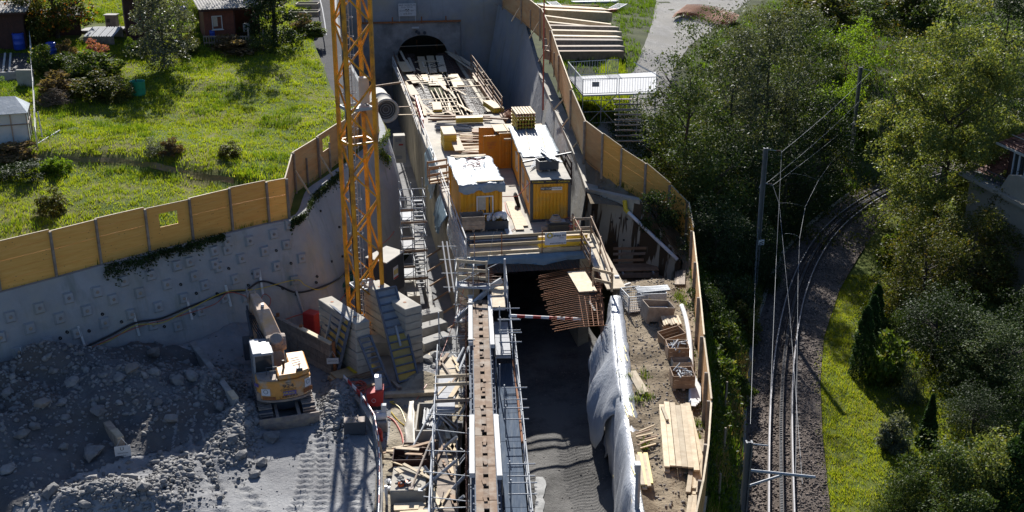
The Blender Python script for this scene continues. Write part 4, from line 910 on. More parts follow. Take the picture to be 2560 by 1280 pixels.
brd(P(1266, 593, .36), P(1332, 588, .36), .14, .08, M['steelw'], 'short pale bar on top of the dark pipe pile', 'bar', 'pale_bar')
crate('open grey wooden crate on top of another, in front of the left container window', P(1181, 572, .62), TROT, 1.3, .95, .75, M['wood_g'])
crate('reddish wooden crate beneath the open grey crate', P(1181, 575, 0), TROT, 1.1, .9, .5, M['wood_b'])
bx = crate('dark box full of white bags and bottles beside the left container', P(1240, 572, 0), TROT - .03, 1.35, .9, .5, M['dgrey'], slats=False)
for i in range(3):
    m = MB(); m.rock((0, 0, .25), .36, fl=.95); o = m.build('white_bag', M['plastw'], loc=loc2(bx, .05 + .2 * i, -.1 + .13 * (i % 2), .6), smooth=True); s_ = o.modifiers.new('s', 'SUBSURF'); s_.levels = 1; s_.render_levels = 1
    tag(o, 'white plastic bag bulging out of the dark box on the slab', 'bag', 'white bags in the dark box')
for i in range(5): m = MB(); m.lathe((0, 0, 0), [(.001, 0), (.07, 0), (.07, .26), (.03, .32), (.03, .36), (.001, .36)], 8); tag(m.build('white_bottle', M['plastw'], loc=loc2(bx, -.5 + .11 * i, .15 * (i % 3) - .2, .58)), 'white bottle standing in the dark box on the slab', 'bottle', 'white bottles in the dark box')
# pumps and hoses before the front container
pu = thing('welding_machine', 'grey welding machine with hose coils in front of the nearest container', 'machine', P(1395, 580, 0), TROT)
m = MB(); m.box((0, 0, .3), (1.25, .6, .5)); m.box((0, 0, .62), (1.4, .7, .06)); m.build('housing', M['dgrey'], pu, bevel=.02)
m = MB(); m.box((-.05, 0, .69), (.9, .55, .03)); m.build('tray', M['grey_pl'], pu)
for i in range(5): m = MB(); m.ring((-.15, 0, .75 + .06 * i), .32 - .03 * i, .035, (0, 0, 1), 16, 5); m.build('hose_ring', M['grey_pl'] if i % 2 else M['dust'], pu)
m = MB(); m.tube((-.95, 0, .25), (-.6, 0, .25), .17, 10); m.build('motor', M['dust'], pu)
m = MB(); c = P(1426, 566, .25)
for i in range(7): m.ring(c + Vector((rnd.uniform(-.06, .06), rnd.uniform(-.06, .06), .05 * i)), .45 + rnd.uniform(-.1, .06), .02, (rnd.uniform(-.15, .15), -.25, 1), 16, 4)
tag(m.build('hose_coil', M['redhose'], w=True), 'coiled reddish hose leaning at the foot of the nearest container', 'hose')
m = MB(); c = P(1292, 500, .35)
for i in range(9): m.ring(c + Vector((rnd.uniform(-.08, .08), rnd.uniform(-.1, .1), rnd.uniform(-.1, .2))), .42 + rnd.uniform(-.12, .06), .03, (.9, rnd.uniform(-.3, .1), .35), 14, 4)
tag(m.build('hose_coil', M['black'], w=True), 'black hose coil hanging on the side of the nearest container', 'hose')
brd(P(1292, 528, .05), P(1312, 566, .05), .42, .05, M['wood_w'], 'pale board on the slab between the two front containers', 'board'); brd(P(1275, 505, .05), P(1300, 575, .06), .5, .04, M['wood_w'], 'wide pale board in the passage between the containers', 'board')
brd(P(1262, 560, .03), P(1275, 592, .03), .35, .12, M['alu'], 'pale aluminium step beside the dark box', 'step', 'alu_step')
m = MB(); c = [P(x, y, .06) for x, y in ((1262, 505), (1268, 530), (1285, 552), (1290, 568), (1274, 580), (1268, 590))]; m.path(spl(c), .022, 5); tag(m.build('hose', M['redhose'], w=True), 'thin hose snaking along the passage between the containers', 'hose')
m = MB(); m.path([loc2(c3, 2.45, 0, 1.9), loc2(c3, 3.4, .3, 1.78), loc2(c1, 0, -.02, 2.5)], .025, 5); tag(m.build('cable', M['redhose'], w=True), 'thin red cable strung between the two front containers', 'cable')
# front edge: blue grey foil, dark mesh and bar stubs
tarp('tarpaulin', 'blue grey foil draped along the front edge of the roof slab', [[T(s, .34, .03) for s in (-3.4, -2, -.6, .8, 2.2, 3.45)], [T(s, .12, -.1) for s in (-3.4, -2, -.6, .8, 2.2, 3.45)], [T(s, .05 - .1 * math.sin(s * 2), -.42 - .12 * math.sin(s * 1.3 + 1)) for s in (-3.4, -2, -.6, .8, 2.2, 3.45)]], M['tarp'], .08, 4)
m = MB(); tb(m, -2.9, 2.9, .32, .6, -.95, -.35); tag(m.build('mesh_curtain', M['dgrey'], w=True), 'dark mesh strip hanging below the front edge of the roof slab', 'mesh')
for k in range(30):
    s = -3.2 + k * .215; m = MB(); m.tube(T(s, .4, -.55), T(s + .03, -.55 - rnd.uniform(0, .25), -.62), .013, 4)
    tag(m.build('starter_bar', M['bar'], w=True), 'short rusty starter bar sticking out below the slab front', 'rebar', 'starter bars at the slab front')
# rebar mat cantilevering to the camera at the right wall
m = MB(); A0, A1 = P(1342, 688, -.5), P(1386, 826, -.5); B0, B1 = P(1492, 665, -.5), P(1506, 812, -.5); n = 31
for k in range(n):
    f = k / (n - 1); m.path([A0.lerp(A1, f) + Vector((rnd.uniform(-.12, .1), 0, -.05)), A0.lerp(A1, f).lerp(B0.lerp(B1, f), .5) + Vector((0, 0, .05)), B0.lerp(B1, f) + Vector((rnd.uniform(-.1, .25), rnd.uniform(-.05, .05), -.02))], .017, 5)
for k in range(5):
    q = .62 + k * .1; m.path([A0.lerp(B0, q), A1.lerp(B1, q)], .016, 4)
tag(m.build('rebar_mat', M['rust'], w=True), 'rusty rebar mat sticking out over the dark tunnel entrance from the right wall', 'rebar mat')
m = MB()
for k in range(46):
    f = k / 45; p = B0.lerp(B1, f) + Vector((rnd.uniform(-.05, .12), 0, 0)); m.tube(p + Vector((0, 0, -1.2)), p + Vector((rnd.uniform(-.05, .05), 0, .45)), .013, 4, cap=False)
tag(m.build('starter_bars', M['bar'], w=True), 'row of upright rusty starter bars at the right entrance wall', 'rebar')
brd(P(1440, 680, -.38), P(1470, 730, -.38), .95, .05, M['wood_w'], 'pale plywood sheet lying on the projecting rebar mat', 'panel', 'plywood_sheet')
m = MB(); a, b = P(1272, 789, -1.2), P(1452, 798, -1.6); d = (b - a) / 9
pole = thing('warning_bar', 'red and white striped warning bar across the tunnel entrance', 'warning bar', a)
for k in range(9): m = MB(); m.beam(a + d * k, a + d * (k + 1), .05, .14); m.build('stripe', M['red'] if k % 2 else M['plastw'], pole, w=True)
# left rebar tangle at slab front
m = MB()
for k in range(26):
    x = 1165 + rnd.uniform(-8, 8); y = 655 + k * 2.4; m.tube(P(x, y, -.6), P(x + rnd.uniform(50, 95), y - rnd.uniform(0, 6), -.6), .015, 4)
for k in range(24):
    p = P(1172 + rnd.uniform(0, 60), 662 + rnd.uniform(0, 45), -.6); m.tube(p + Vector((0, 0, -.6)), p + Vector((rnd.uniform(-.1, .1), 0, .5)), .012, 4)
tag(m.build('rebar_mat', M['bar'], w=True), 'rusty rebar mat behind the scaffold at the left corner of the slab front', 'rebar mat')
m = MB()
for k in range(40):
    p = T(-3.55, -1.2 - .1 * (k % 20), -1.2 - .25 * (k // 20) * 3 - rnd.uniform(0, 2.2)); m.tube(p, p + Vector((-.55, rnd.uniform(-.1, .1), 0)), .013, 4)
tag(m.build('starter_bars', M['bar'], w=True), 'rusty bars sticking sideways out of the left tunnel wall end', 'rebar')
# right walkway beside the slab
wk = [P(1446, 585, -.1), P(1478, 640, -.15), P(1520, 722, -.25)]
m = MB(); m.slab([[p + RT * -.05 for p in wk], [p + RT * .95 for p in wk]], (0, 0, -.07)); tag(m.build('walkway', M['wood_w'], w=True), 'pale plank walkway beside the right edge of the slab front', 'walkway')
m = MB(); m.tube(P(1456, 585, .08), P(1492, 668, .02), .16, 12); tag(m.build('big_pipe', M['galv'], w=True, smooth=True), 'shiny grey pipe lying on the right plank walkway', 'pipe')
railing('hand_rail', 'brown two board guard rail between the slab and the right plank walkway', [P(x, y, 0) for x, y in ((1432, 578), (1452, 618), (1475, 662))], 1.05, M['wood_b'], (1, .55, .2), wood=True)
railing('hand_rail', 'brown guard rail on the outer side of the right plank walkway', [P(x, y, -.2) for x, y in ((1478, 588), (1500, 640), (1528, 722))], 1.15, M['wood_b'], (1, .55), wood=True)
railing('hand_rail', 'short pale barrier closing the near end of the right plank walkway', [P(1482, 716, -.2), P(1530, 728, -.2)], 1.0, M['wood'], (1, .45), wood=True)
railing('hand_rail', 'short barrier closing the far end of the right plank walkway', [P(1434, 592, 0), P(1476, 590, -.1)], 1.1, M['wood_g'], (1, .5), wood=True)
railing('hand_rail', 'dark ladder like guard leaning at the right side of the front container roof', [P(1413, 432, 1.1), P(1428, 462, 1.1)], 1.5, M['wood_d'], (1, .7, .4, .1), wood=True)
# left edge of slab: pipe rail, foils
le_ = [T(-3.4, t, 0) for t in (.6, 5, 9.5, 14, 19, 24, 29)]
railing('hand_rail', 'pale pipe hand rail along the left edge of the roof slab past the left container', le_, 1.1, M['steelw'], (1, .55), rr=.035)
tarp('tarpaulin', 'blue grey tarpaulin hanging down the left tunnel wall beside the timber pile', [[T(-3.3, t, .35) for t in (15.8, 17.5, 19.5, 21.5, 23.2)], [T(-3.62, t, -.25) for t in (15.6, 17.5, 19.5, 21.5, 23.5)], [T(-3.72 - .1 * (k % 2), t, -1.5 - .5 * (k % 2)) for k, t in enumerate((16.6, 17.8, 19.5, 21, 22.5))]], M['tarp'], .28, 6, 5)
tarp('tarpaulin', 'grey green foil sagging below the wooden landing beside the stair tower', [[T(-3.56, t, -.2) for t in (8.5, 10.2, 12, 13.2)], [T(-3.9, t, -.8) for t in (8.8, 10.2, 12, 13.0)], [T(-4.1, t, -1.9 + .5 * (t - 9) / 4) for t in (9.6, 10.6, 11.8, 12.6)]], M['tarp'], .2, 8, 5)
m_, t_, b_ = nodes('clear_foil'); b_.inputs['Base Color'].default_value = (.62, .66, .70, 1); b_.inputs['Roughness'].default_value = .25; b_.inputs['Alpha'].default_value = .38; M['foil'] = m_
tarp('plastic_sheet', 'clear plastic foil hanging along the left edge of the slab front', [[T(-3.45, t, .6) for t in (.2, 2, 4, 6, 8)], [T(-3.6, t, -.5) for t in (.1, 2, 4, 6, 8)], [T(-3.7, t, -1.3) for t in (0, 2, 4, 6, 8)], [T(-3.72, t, -2.2 + .25 * t) for t in (.3, 2, 4, 6, 7.5)]], M['foil'], .12, 11, 4)
# ================= tower crane =================
cc = P(935, 812, -4.0); CR = 1.12; ccx = Vector((cc.x - .25, cc.y - 1.08, FLOOR))
cr_rot = math.atan2(-.23, .97)
crane = thing('tower_crane', 'tall yellow lattice mast of a tower crane standing between the concrete ballast stacks', 'crane', ccx)
cor = [Vector((CR * math.cos(a + R(13)), CR * math.sin(a + R(13)), 0)) for a in (R(180), R(270), R(0), R(90))]
cor = [Vector(v) * .9 for v in ((-1.07, .28, 0), (-.27, -1.08, 0), (1.07, -.26, 0), (.27, 1.08, 0))]
H0, H1, BAY = .5, 33.0, 1.52
for c in cor:
    m = MB(); m.beam(c + Vector((0, 0, .0)), c + Vector((0, 0, H1)), .18, .18, up=(c.x, c.y, 0)); m.build('leg', M['crane'], crane)
nb = int((H1 - H0) / BAY)
for f in range(4):
    a, b = cor[f], cor[(f + 1) % 4]; m = MB()
    for k in range(nb):
        z0, z1 = H0 + k * BAY, H0 + (k + 1) * BAY
        p, q = (a, b) if (k + f) % 2 else (b, a); m.beam(p + Vector((0, 0, z0)), q + Vector((0, 0, z1)), .085, .085, up=(a + b))
    m.build('face_bracing', M['crane'], crane)
    for k in range(0, nb + 1, 7): m = MB(); m.beam(a + Vector((0, 0, H0 + k * BAY)), b + Vector((0, 0, H0 + k * BAY)), .1, .1); m.build('section_bar', M['crane'], crane)
m = MB(); lx = Vector((-.35, -.05, 0))
for s in (-.2, .2): m.tube(lx + Vector((s, 0, .3)), lx + Vector((s, 0, H1)), .025, 5)
z = .5
while z < H1: m.tube(lx + Vector((-.2, 0, z)), lx + Vector((.2, 0, z)), .02, 5); z += .3
m.build('ladder', M['galv'], crane)
m = MB(); z = 2.2
while z < H1: m.ring(lx + Vector((0, .3, z)), .36, .014, (0, 0, 1), 14, 4); z += .95
for s in (-.3, .3): m.tube(lx + Vector((s, .45, 2.2)), lx + Vector((s, .45, H1)), .012, 4)
m.build('ladder_cage', M['galv'], crane)
m = MB(); m.path([lx + Vector((-.12 + .03 * math.sin(z * 2), -.25, z)) for z in np.arange(.4, H1, .8)], .04, 5); m.build('power_cable', M['black'], crane)
for z, h in ((3.1, 0), (12.9, 1)):
    m = MB(); m.prism([(p.x * .82, p.y * .82) for p in (cor[1], cor[2], cor[3])], z, z + .05); m.build('platform', M['steelw'] if h else M['galv'], crane)
    m = MB()
    for i, j in ((1, 2), (2, 3), (0, 1), (3, 0)): m.beam(cor[i] * .9 + Vector((0, 0, z)), cor[j] * .9 + Vector((0, 0, z)), .06, .16)
    m.build('platform_frame', M['galv'], crane)
m = MB(); m.box((.42, .2, 13.75), (.5, .5, 1.3), .2); m.build('switch_box', M['lime'], crane)
m = MB(); m.box((0, 0, .22), (2.3, 2.3, .28), R(43)); m.build('base_frame', M['crane'], crane)
# ballast stacks
def ballast(label, p, q, w, n, h, z0):
    d = (q - p); L = d.length; o = thing('ballast_stack', label, 'ballast', Vector(((p.x + q.x) / 2, (p.y + q.y) / 2, z0)), math.atan2(-d.x, d.y))
    for k in range(n):
        m = MB(); j = rnd.uniform(-.025, .025); m.box((j, j * 2, h * (k + .5)), (w, L, h - .02)); b = m.build('ballast_block', M['conc'], o, bevel=.035)
        if k == n - 1:
            m = MB()
            for y in (-L * .3, L * .3): m.lathe((0, y, h * n - .008), [(.001, .012), (.09, .012), (.09, 0)], 10)
            m.build('lifting_eye', M['rust'], b)
    return o
ba = ballast('pale concrete ballast stack left of the crane mast, yellow panel leaning on it', P(812, 742, -1.05), P(906, 804, -1.05), .82, 8, .405, FLOOR)
bb_ = ballast('pale concrete ballast stack right of the crane mast, tall shutter leaning on it', P(928, 703, -1.0), P(1034, 768, -1.0), 1.0, 8, .41, FLOOR)
for p, lab in ((P(955, 850, -3.6), 'low concrete cross beam under the crane between the ballast stacks'),):
    m = MB(); m.box((0, 0, .4), (2.6, 1.0, .8)); tag(m.build('cross_beam', M['conc'], loc=Vector((p.x, p.y, FLOOR)), rz=.06, bevel=.03), lab, 'beam')
m = MB(); m.ring((0, 0, .05), .45, .03); m.ring((.05, .03, .11), .4, .03); m.ring((-.03, .05, .16), .42, .03)
tag(m.build('cable_coil', M['black'], loc=P(952, 822, -3.45)), 'black cable coil lying on the cross beam below the crane', 'cable')
for i, (x, y, l) in enumerate(((1070, 770, 1.6), (1078, 800, 1.7), (1085, 835, 1.9))):
    m = MB(); m.box((0, 0, .25), (l, .8, .5)); tag(m.build('stone_block', M['concg'], loc=P(x, y, -3.6) + Vector((0, 0, -.7)), rz=.5 + .1 * i, bevel=.05), ['upper weathered block behind the right ballast stack', 'middle weathered block beside the right ballast stack', 'lower weathered block beside the right ballast stack'][i], 'block')
# leaning formwork panels
def formpanel(label, TL, TR, BR, BL, nrib, face, ply=None, split=0, extra=None):
    o = thing('leaning_shutter', label, 'shutter', BL); x = (BR - BL); y = (TL - BL); n = x.cross(y).normalized()
    if n.dot(Vector((0, 0, CZ)) - BL) < 0: n = -n
    g = lambda u, v, w=0: BL + x * u + y * v + n * w
    m = MB()
    for a, b in (((0, 0), (1, 0)), ((1, 0), (1, 1)), ((1, 1), (0, 1)), ((0, 1), (0, 0))): m.beam(g(*a, .06), g(*b, .06), .09, .14, up=tuple(n))
    m.build('frame', M['steel_bl'], o, w=True)
    m = MB()
    for k in range(1, nrib): m.beam(g(.02, k / nrib, .05), g(.98, k / nrib, .05), .07, .11, up=tuple(n))
    m.build('ribs', M['steel_bl'], o, w=True)
    if extra:
        m = MB()
        for u, v0, v1 in extra: m.beam(g(u, v0, .13), g(u, v1, .13), .1, .1, up=tuple(n))
        m.build('waler', M['galv'], o, w=True)
    if face:
        m = MB(); m.add([g(.01, .005), g(.99, .005), g(.99, split or .995), g(.01, split or .995)], [(0, 1, 2, 3)]); m.build('plywood_face', face, o, w=True)
    if split:
        m = MB(); m.add([g(.01, split), g(.99, split), g(.99, .995), g(.01, .995)], [(0, 1, 2, 3)]); m.build('plywood_face', ply, o, w=True)
    return o
BR = P(846, 938, -4.25); TL, TR = P(822, 757, -1.15), P(878, 803, -1.0)
formpanel('wide yellow shutter panel with grey frame leaning on the left ballast stack', TL, TR, BR, BR + (TL - TR), 8, M['yform'], extra=((.3, 0, 1), (.72, 0, 1)))
formpanel('narrow grey ladder like shutter leaning on the near end of the left ballast stack', P(895, 847, -1.9), P(924, 838, -1.9), P(975, 966, -4.2), P(946, 974, -4.2), 10, None)
formpanel('tall shutter, upper half grey and lower half yellow, leaning on the right ballast stack', P(939, 728, -.55), P(990, 714, -.5), P(1045, 944, -4.2), P(995, 957, -4.2), 12, M['yform'], M['grey_pl'], .5, extra=((.5, .36, .58),))
# timber barrier wall
tw = thing('timber_wall', 'low wall of stacked grey timbers behind the excavator', 'timber wall', P(834, 935, FLOOR))
a, b = P(834, 938, FLOOR), P(694, 862, FLOOR); d = (a - b)
for k in range(5):
    m = MB(); j = rnd.uniform(-.02, .02); u = Vector((j, j, .03 + .34 * (k + .5))); m.beam(b + u, b.lerp(a, .42) + u, .24, .33); m.build('timber', M['wood_g'], tw, w=True)
    m = MB(); m.beam(b.lerp(a, .43) + u, a + u, .24, .33); m.build('timber', M['wood_g'], tw, w=True)
for f in (0, .42, .985):
    m = MB(); p = b.lerp(a, f) + Vector((.16, -.1, -.1)); m.beam(p, p + Vector((0, 0, 2.0)), .16, .16); m.build('steel_post', M['rust'], tw, w=True)
m = MB(); m.beam(b.lerp(a, .44) + Vector((0, 0, 1.76)), a + Vector((0, 0, 1.76)), .26, .07); m.build('cap_timber', M['wood_w'], tw, w=True)
def board_sign(label, p, w, h, lines, rz=0, tilt=0, mat='steelw'):
    o = thing('notice_board', label, 'notice', p, rz); m = MB(); m.box((0, 0, 0), (w, .03, h)); q = m.build('board', M[mat], o); q.rotation_euler = (0, tilt, 0)
    for tx, x, z, s in lines: words(tx, s, frame3((x, -.02, z), (1, 0, 0), (0, 0, 1)), M['black'], q)
    m = MB()
    for x in (-w * .35, w * .35): m.tube((x, .0, h / 2), (0, .08, h / 2 + .35), .012, 4)
    m.build('hanger', M['galv'], o); return o
sp = a + Vector((.05, -.3, .95)); board_sign('small white notice on the near end of the timber wall', sp, .6, .32, (('BEREITSCHAFT', 0, 0, .07),), .1)
m = MB(); m.box((0, 0, .75), (.8, .65, 1.3)); o = tag(m.build('red_cabinet', M['red'], loc=P(783, 838, FLOOR), rz=-.5, bevel=.03), 'dark red steel cabinet between the timber wall and the left ballast stack', 'cabinet')
m = MB(); m.box((0, -.33, .75), (.7, .02, 1.15)); m.build('door', M['red'], o)
# dark site box with pale roof
q = [P(966, 657, -1.5), P(1008, 629, -1.5), P(966, 616, -1.5)]; q.append(q[0] + q[2] - q[1] + Vector((-.2, 0, 0)))
q = [Vector((p.x, p.y, 0)) for p in q]
db = thing('equipment_box', 'black equipment box with a pale flat roof behind the crane mast', 'equipment box', Vector((q[0].x, q[0].y, FLOOR)))
m = MB(); m.prism([(p.x, p.y) for p in q], FLOOR + .6, -1.56); m.build('body', M['dgrey'], db, w=True)
m = MB(); c0 = sum(q, Vector()) / 4; m.prism([tuple((c0 + (p - c0) * 1.05)[:2]) for p in q], -1.55, -1.48); m.build('roof', M['lime'], db, w=True)
m = MB(); m.prism([tuple((c0 + (p - c0) * 1.02)[:2]) for p in q], FLOOR - .3, FLOOR + .59); m.build('plinth', M['concg'], db, w=True)
xd = (q[1] - q[0]).normalized(); nn = Vector((xd.y, -xd.x, 0)); pc = q[0].lerp(q[1], .5) + nn * .02
m = MB(); m.box((pc.x, pc.y, -2.45), (.55, .02, .75), math.atan2(xd.y, xd.x)); sg2 = m.build('warning_plate', M['plastw'], db, w=True)
m = MB(); m.box((pc.x + nn.x * .012, pc.y + nn.y * .012, -2.76), (.53, .012, .1), math.atan2(xd.y, xd.x)); m.build('red_band', M['red'], db, w=True)
m = MB()
for k in (-1, 0, 1): m.box((pc.x + xd.x * .16 * k + nn.x * .013, pc.y + xd.y * .16 * k + nn.y * .013, -2.4), (.11, .012, .3), math.atan2(xd.y, xd.x))
m.build('pictograms', M['yel'], db, w=True)
m = MB(); g_ = P(864, 715, -3.6)
for k in range(14): m.tube(g_ + Vector((rnd.uniform(-1.1, .4), rnd.uniform(-.8, .2), rnd.uniform(-.4, .3))), g_ + Vector((rnd.uniform(.2, 1.3), rnd.uniform(.4, 1.4), rnd.uniform(-.2, .7))), .1, 7)
tag(m.build('green_pipe_bundle', M['net'], w=True), 'bundle of dark green pipes leaning between the crane and the grey wall', 'pipe bundle')
m = MB()
for k in range(3): m.tube(P(700 + 4 * k, 760 + 3 * k, -3.2) , P(800 + 4 * k, 738 + 8 * k, -3.2), .06, 6)
tag(m.build('pipe_bundle', M['galv'], w=True), 'three grey pipes lying at the foot of the grey wall by the red cabinet', 'pipe bundle')
cable('hose', [(700, 800), (740, 785), (790, 775), (830, 760), (860, 725), (905, 665), (930, 625), (960, 600), (975, 580)], .03, M['redhose'], 'red hose running past the crane along the foot of the grey wall', .3, 'hose')
m = MB(); m.tube(P(741, 728, -2.0), P(768, 815, -4.2), .06, 7); tag(m.build('leaning_pole', M['galv'], w=True), 'grey pole leaning against the grey wall by the red cabinet', 'pole')
# plank stack with a yellow board, red hose heap
st_ = thing('plank_stack', 'stack of orange brown boards with a yellow sheet on top, beside the ladder like shutter', 'plank stack', P(884, 948, FLOOR), -.95 + math.pi)
for k in range(7): m = MB(); m.box((rnd.uniform(-.08, .08), rnd.uniform(-.1, .1), .06 + .065 * k), (.9, 2.3, .055)); m.build('board', M['wood_b'] if k % 2 else M['wood'], st_)
m = MB(); m.box((0, -.45, .545), (.85, 1.2, .03)); m.build('yellow_sheet', M['yel'], st_)
m = MB(); c = P(884, 977, FLOOR + .2); m.path(spl([c + Vector((.55 * math.sin(k * 1.3) + .05 * (k % 3), .65 * math.cos(k * .9), .07 * (k % 4))) for k in range(26)], 4), .045, 5)
tag(m.build('hose', M['redhose'], w=True), 'heap of red hose on the ground beside the plank stack', 'hose')
for i, (x1, y1, x2, y2, w, h, mt) in enumerate([(962, 992, 1120, 984, .32, .2, 'wood_w'), (848, 985, 942, 968, .2, .2, 'wood_b'), (848, 952, 900, 962, .3, .25, 'wood_g'), (1020, 930, 1050, 905, .2, .12, 'wood_b'), (980, 955, 1000, 975, .15, .15, 'wood_g'), (1060, 900, 1088, 880, .22, .1, 'wood_w'), (975, 880, 1060, 870, .14, .3, 'rust')]):
    brd(P(x1, y1, FLOOR + .05), P(x2, y2, FLOOR + .05), w, h, M[mt], ['long pale timber lying across the yard in front of the tall shutter', 'brown timber on the ground beside the red hose heap', 'short grey timber under the plank stack', 'brown timber scrap at the foot of the right ballast stack', 'short grey timber at the foot of the ladder like shutter', 'pale board by the weathered blocks', 'orange steel channel behind the tall shutter'][i], 'timber')
# white bags and debris right of the ballast
for i, (x, y, r) in enumerate([(1070, 905, .45), (1085, 925, .3), (1066, 940, .35), (1090, 895, .4)]):
    m = MB(); m.rock((0, 0, r * .4), r, fl=.6); tag(m.build('grey_sack', M['concg'], loc=P(x, y, FLOOR)), 'slumped grey sack on the ground right of the tall shutter', 'sack', 'grey sacks by the ballast')
# red concrete pump hopper with white mast
rp = thing('red_silo_pump', 'red hopper with a tall white box on it beside the striped barrier', 'pump', P(940, 1018, FLOOR), .1)
m = MB(); m.add([(-.5, -.4, .25), (.5, -.4, .25), (.5, .4, .25), (-.5, .4, .25), (-.62, -.5, 1.2), (.62, -.5, 1.5), (.62, .5, 1.5), (-.62, .5, 1.2)], [(3, 2, 1, 0), (4, 5, 6, 7), (0, 1, 5, 4), (1, 2, 6, 5), (2, 3, 7, 6), (3, 0, 4, 7)]); m.build('hopper', M['red'], rp, bevel=.02)
m = MB(); m.box((.25, 0, 1.86), (.5, .55, .95)); m.build('white_box', M['plastw'], rp, bevel=.03)
m = MB(); m.ring((-.12, -.52, .75), .14, .012, (0, 1, 0)); m.build('round_mark', M['plastw'], rp)
for x in (-.4, .4): m = MB(); m.box((x, 0, .12), (.1, .9, .26)); m.build('foot', M['dgrey'], rp)
rp.scale = (.68, .68, .72)
wm = thing('water_pump', 'white motor unit on a concrete block beside the red hopper', 'pump', P(951, 1075, FLOOR), .05)
m = MB(); m.box((0, 0, .35), (.85, .75, .7)); m.build('concrete_foot', M['concg'], wm, bevel=.03)
m = MB(); m.lathe((0, 0, .95), [(.001, -.4), (.22, -.4), (.25, -.3), (.25, .3), (.2, .4), (.001, .4)], 12, ax=(1, .2, 0)); m.build('motor', M['plastw'], wm, smooth=True)
m = MB(); m.box((.25, .1, 1.3), (.3, .3, .7)); m.tube((-.5, -.1, 1.25), (.5, .05, 1.3), .06, 7); m.build('valve_block', M['steelw'], wm); wm.scale = (.78, .78, .78)
# striped barrier from the plank stack to the foreground
bar = thing('barrier', 'red and white striped board barrier on a kerb along the yard edge', 'barrier', P(945, 1090, FLOOR))
bp = [P(x, y, FLOOR) for x, y in ((862, 985), (905, 1030), (938, 1085), (948, 1140), (951, 1200), (951, 1270), (948, 1360))]
for i, (p, q2) in enumerate(zip(bp, bp[1:])):
    m = MB(); m.beam(p + Vector((0, 0, .25)), q2 + Vector((0, 0, .25)), .22, .5); m.build('kerb_block', M['concg'] if i else M['wood_g'], bar, w=True)
    m = MB(); m.beam(p + Vector((0, 0, .5)), p + Vector((0, 0, 1.05)), .06, .06); m.build('post', M['galv'], bar, w=True)
    n = 4
    for k in range(n): m = MB(); m.beam(p.lerp(q2, k / n) + Vector((0, 0, .95)), p.lerp(q2, (k + 1) / n) + Vector((0, 0, .95)), .04, .17); m.build('stripe', M['red'] if k % 2 else M['plastw'], bar, w=True)
brd(P(945, 1098, FLOOR + 1.0), P(957, 1150, FLOOR + .1), .15, .05, M['wood_w'], 'plank leaning against the striped barrier', 'plank')
for i in range(2):
    m = MB(); m.lathe((0, 0, 0), [(.001, 0), (.1, 0), (.1, .5), (.05, .58), (.05, .66), (.001, .66)], 10); tag(m.build('fire_extinguisher', M['red'], loc=P(946 + 6 * i, 1100 + 3 * i, FLOOR)), 'small red extinguisher standing by the striped barrier', 'extinguisher', 'extinguishers by the barrier')
# loose excavator bucket
bk = thing('excavator_bucket', 'loose grey digging bucket lying in front of the striped barrier', 'bucket', P(888, 1082, FLOOR), .12)
m = MB(); prof = [(-.45, .1), (.35, .0), (.5, .35), (.4, .85), (-.35, .95)]
m.extr([(-.75, y, z) for y, z in prof], (1.5, 0, 0)); m.build('shell', M['dgrey'], bk, bevel=.03)
for x in (-.22, .22): m = MB(); m.box((x, .05, 1.0), (.08, .5, .3)); m.build('hanger_ear', M['dust'], bk)
m = MB(); m.box((0, .0, .97), (1.45, .75, .04)); m.build('top_plate', M['dust'], bk); bk.scale = (.66, .7, .7)
# ================= excavator =================
b0, b1 = P(656, 1080, FLOOR), P(800, 1058, FLOOR); xr = (b1 - b0).normalized(); erz = math.atan2(xr.y, xr.x)
yf = Vector((-xr.y, xr.x, 0)); ec = (b0 + b1) / 2 + yf * 2.35 + xr * -.06
ex = thing('excavator', 'dusty orange compact crawler excavator seen from behind, boom raised, blade lowered', 'excavator', ec, erz)
for s in (-1, 1):
    tr = MB(); pr = []
    for k in range(9): a = math.pi / 2 + math.pi * k / 8; pr.append((-1.55 + .38 * math.cos(a), .42 + .38 * math.sin(a)))
    for k in range(9): a = -math.pi / 2 + math.pi * k / 8; pr.append((1.55 + .38 * math.cos(a), .42 + .38 * math.sin(a)))
    tr.extr([(s * 1.0 - .3, y, z) for y, z in pr], (.6, 0, 0)); to = tr.build('track', M['dgrey'], ex)
    g = MB()
    for k in range(20): g.box((s * 1.0, -1.7 + .18 * k, .815), (.62, .07, .05))
    for k in range(5): g.box((s * 1.0, -1.97, .15 + .14 * k), (.62, .05, .06))
    g.build('grousers', M['dust'], to)
m = MB(); m.box((0, 0, .62), (1.5, 2.2, .5)); m.lathe((0, 0, .85), [(.65, 0), (.65, .22), (.001, .22)], 18); m.build('undercarriage', M['dgrey'], ex)
bl = MB(); bl.slab([[Vector((x, -2.45 - .09 * math.sin((z - .05) * 3.2), z)) for x in (-1.38, -.7, 0, .7, 1.38)] for z in (-.02, .2, .45, .7)], (0, .06, 0)); blo = bl.build('dozer_blade', M['dust'], ex)
for s in (-.5, .5): m = MB(); m.beam((s, -2.35, .4), (s, -1.0, .6), .14, .2); m.build('blade_arm', M['dust'], blo)
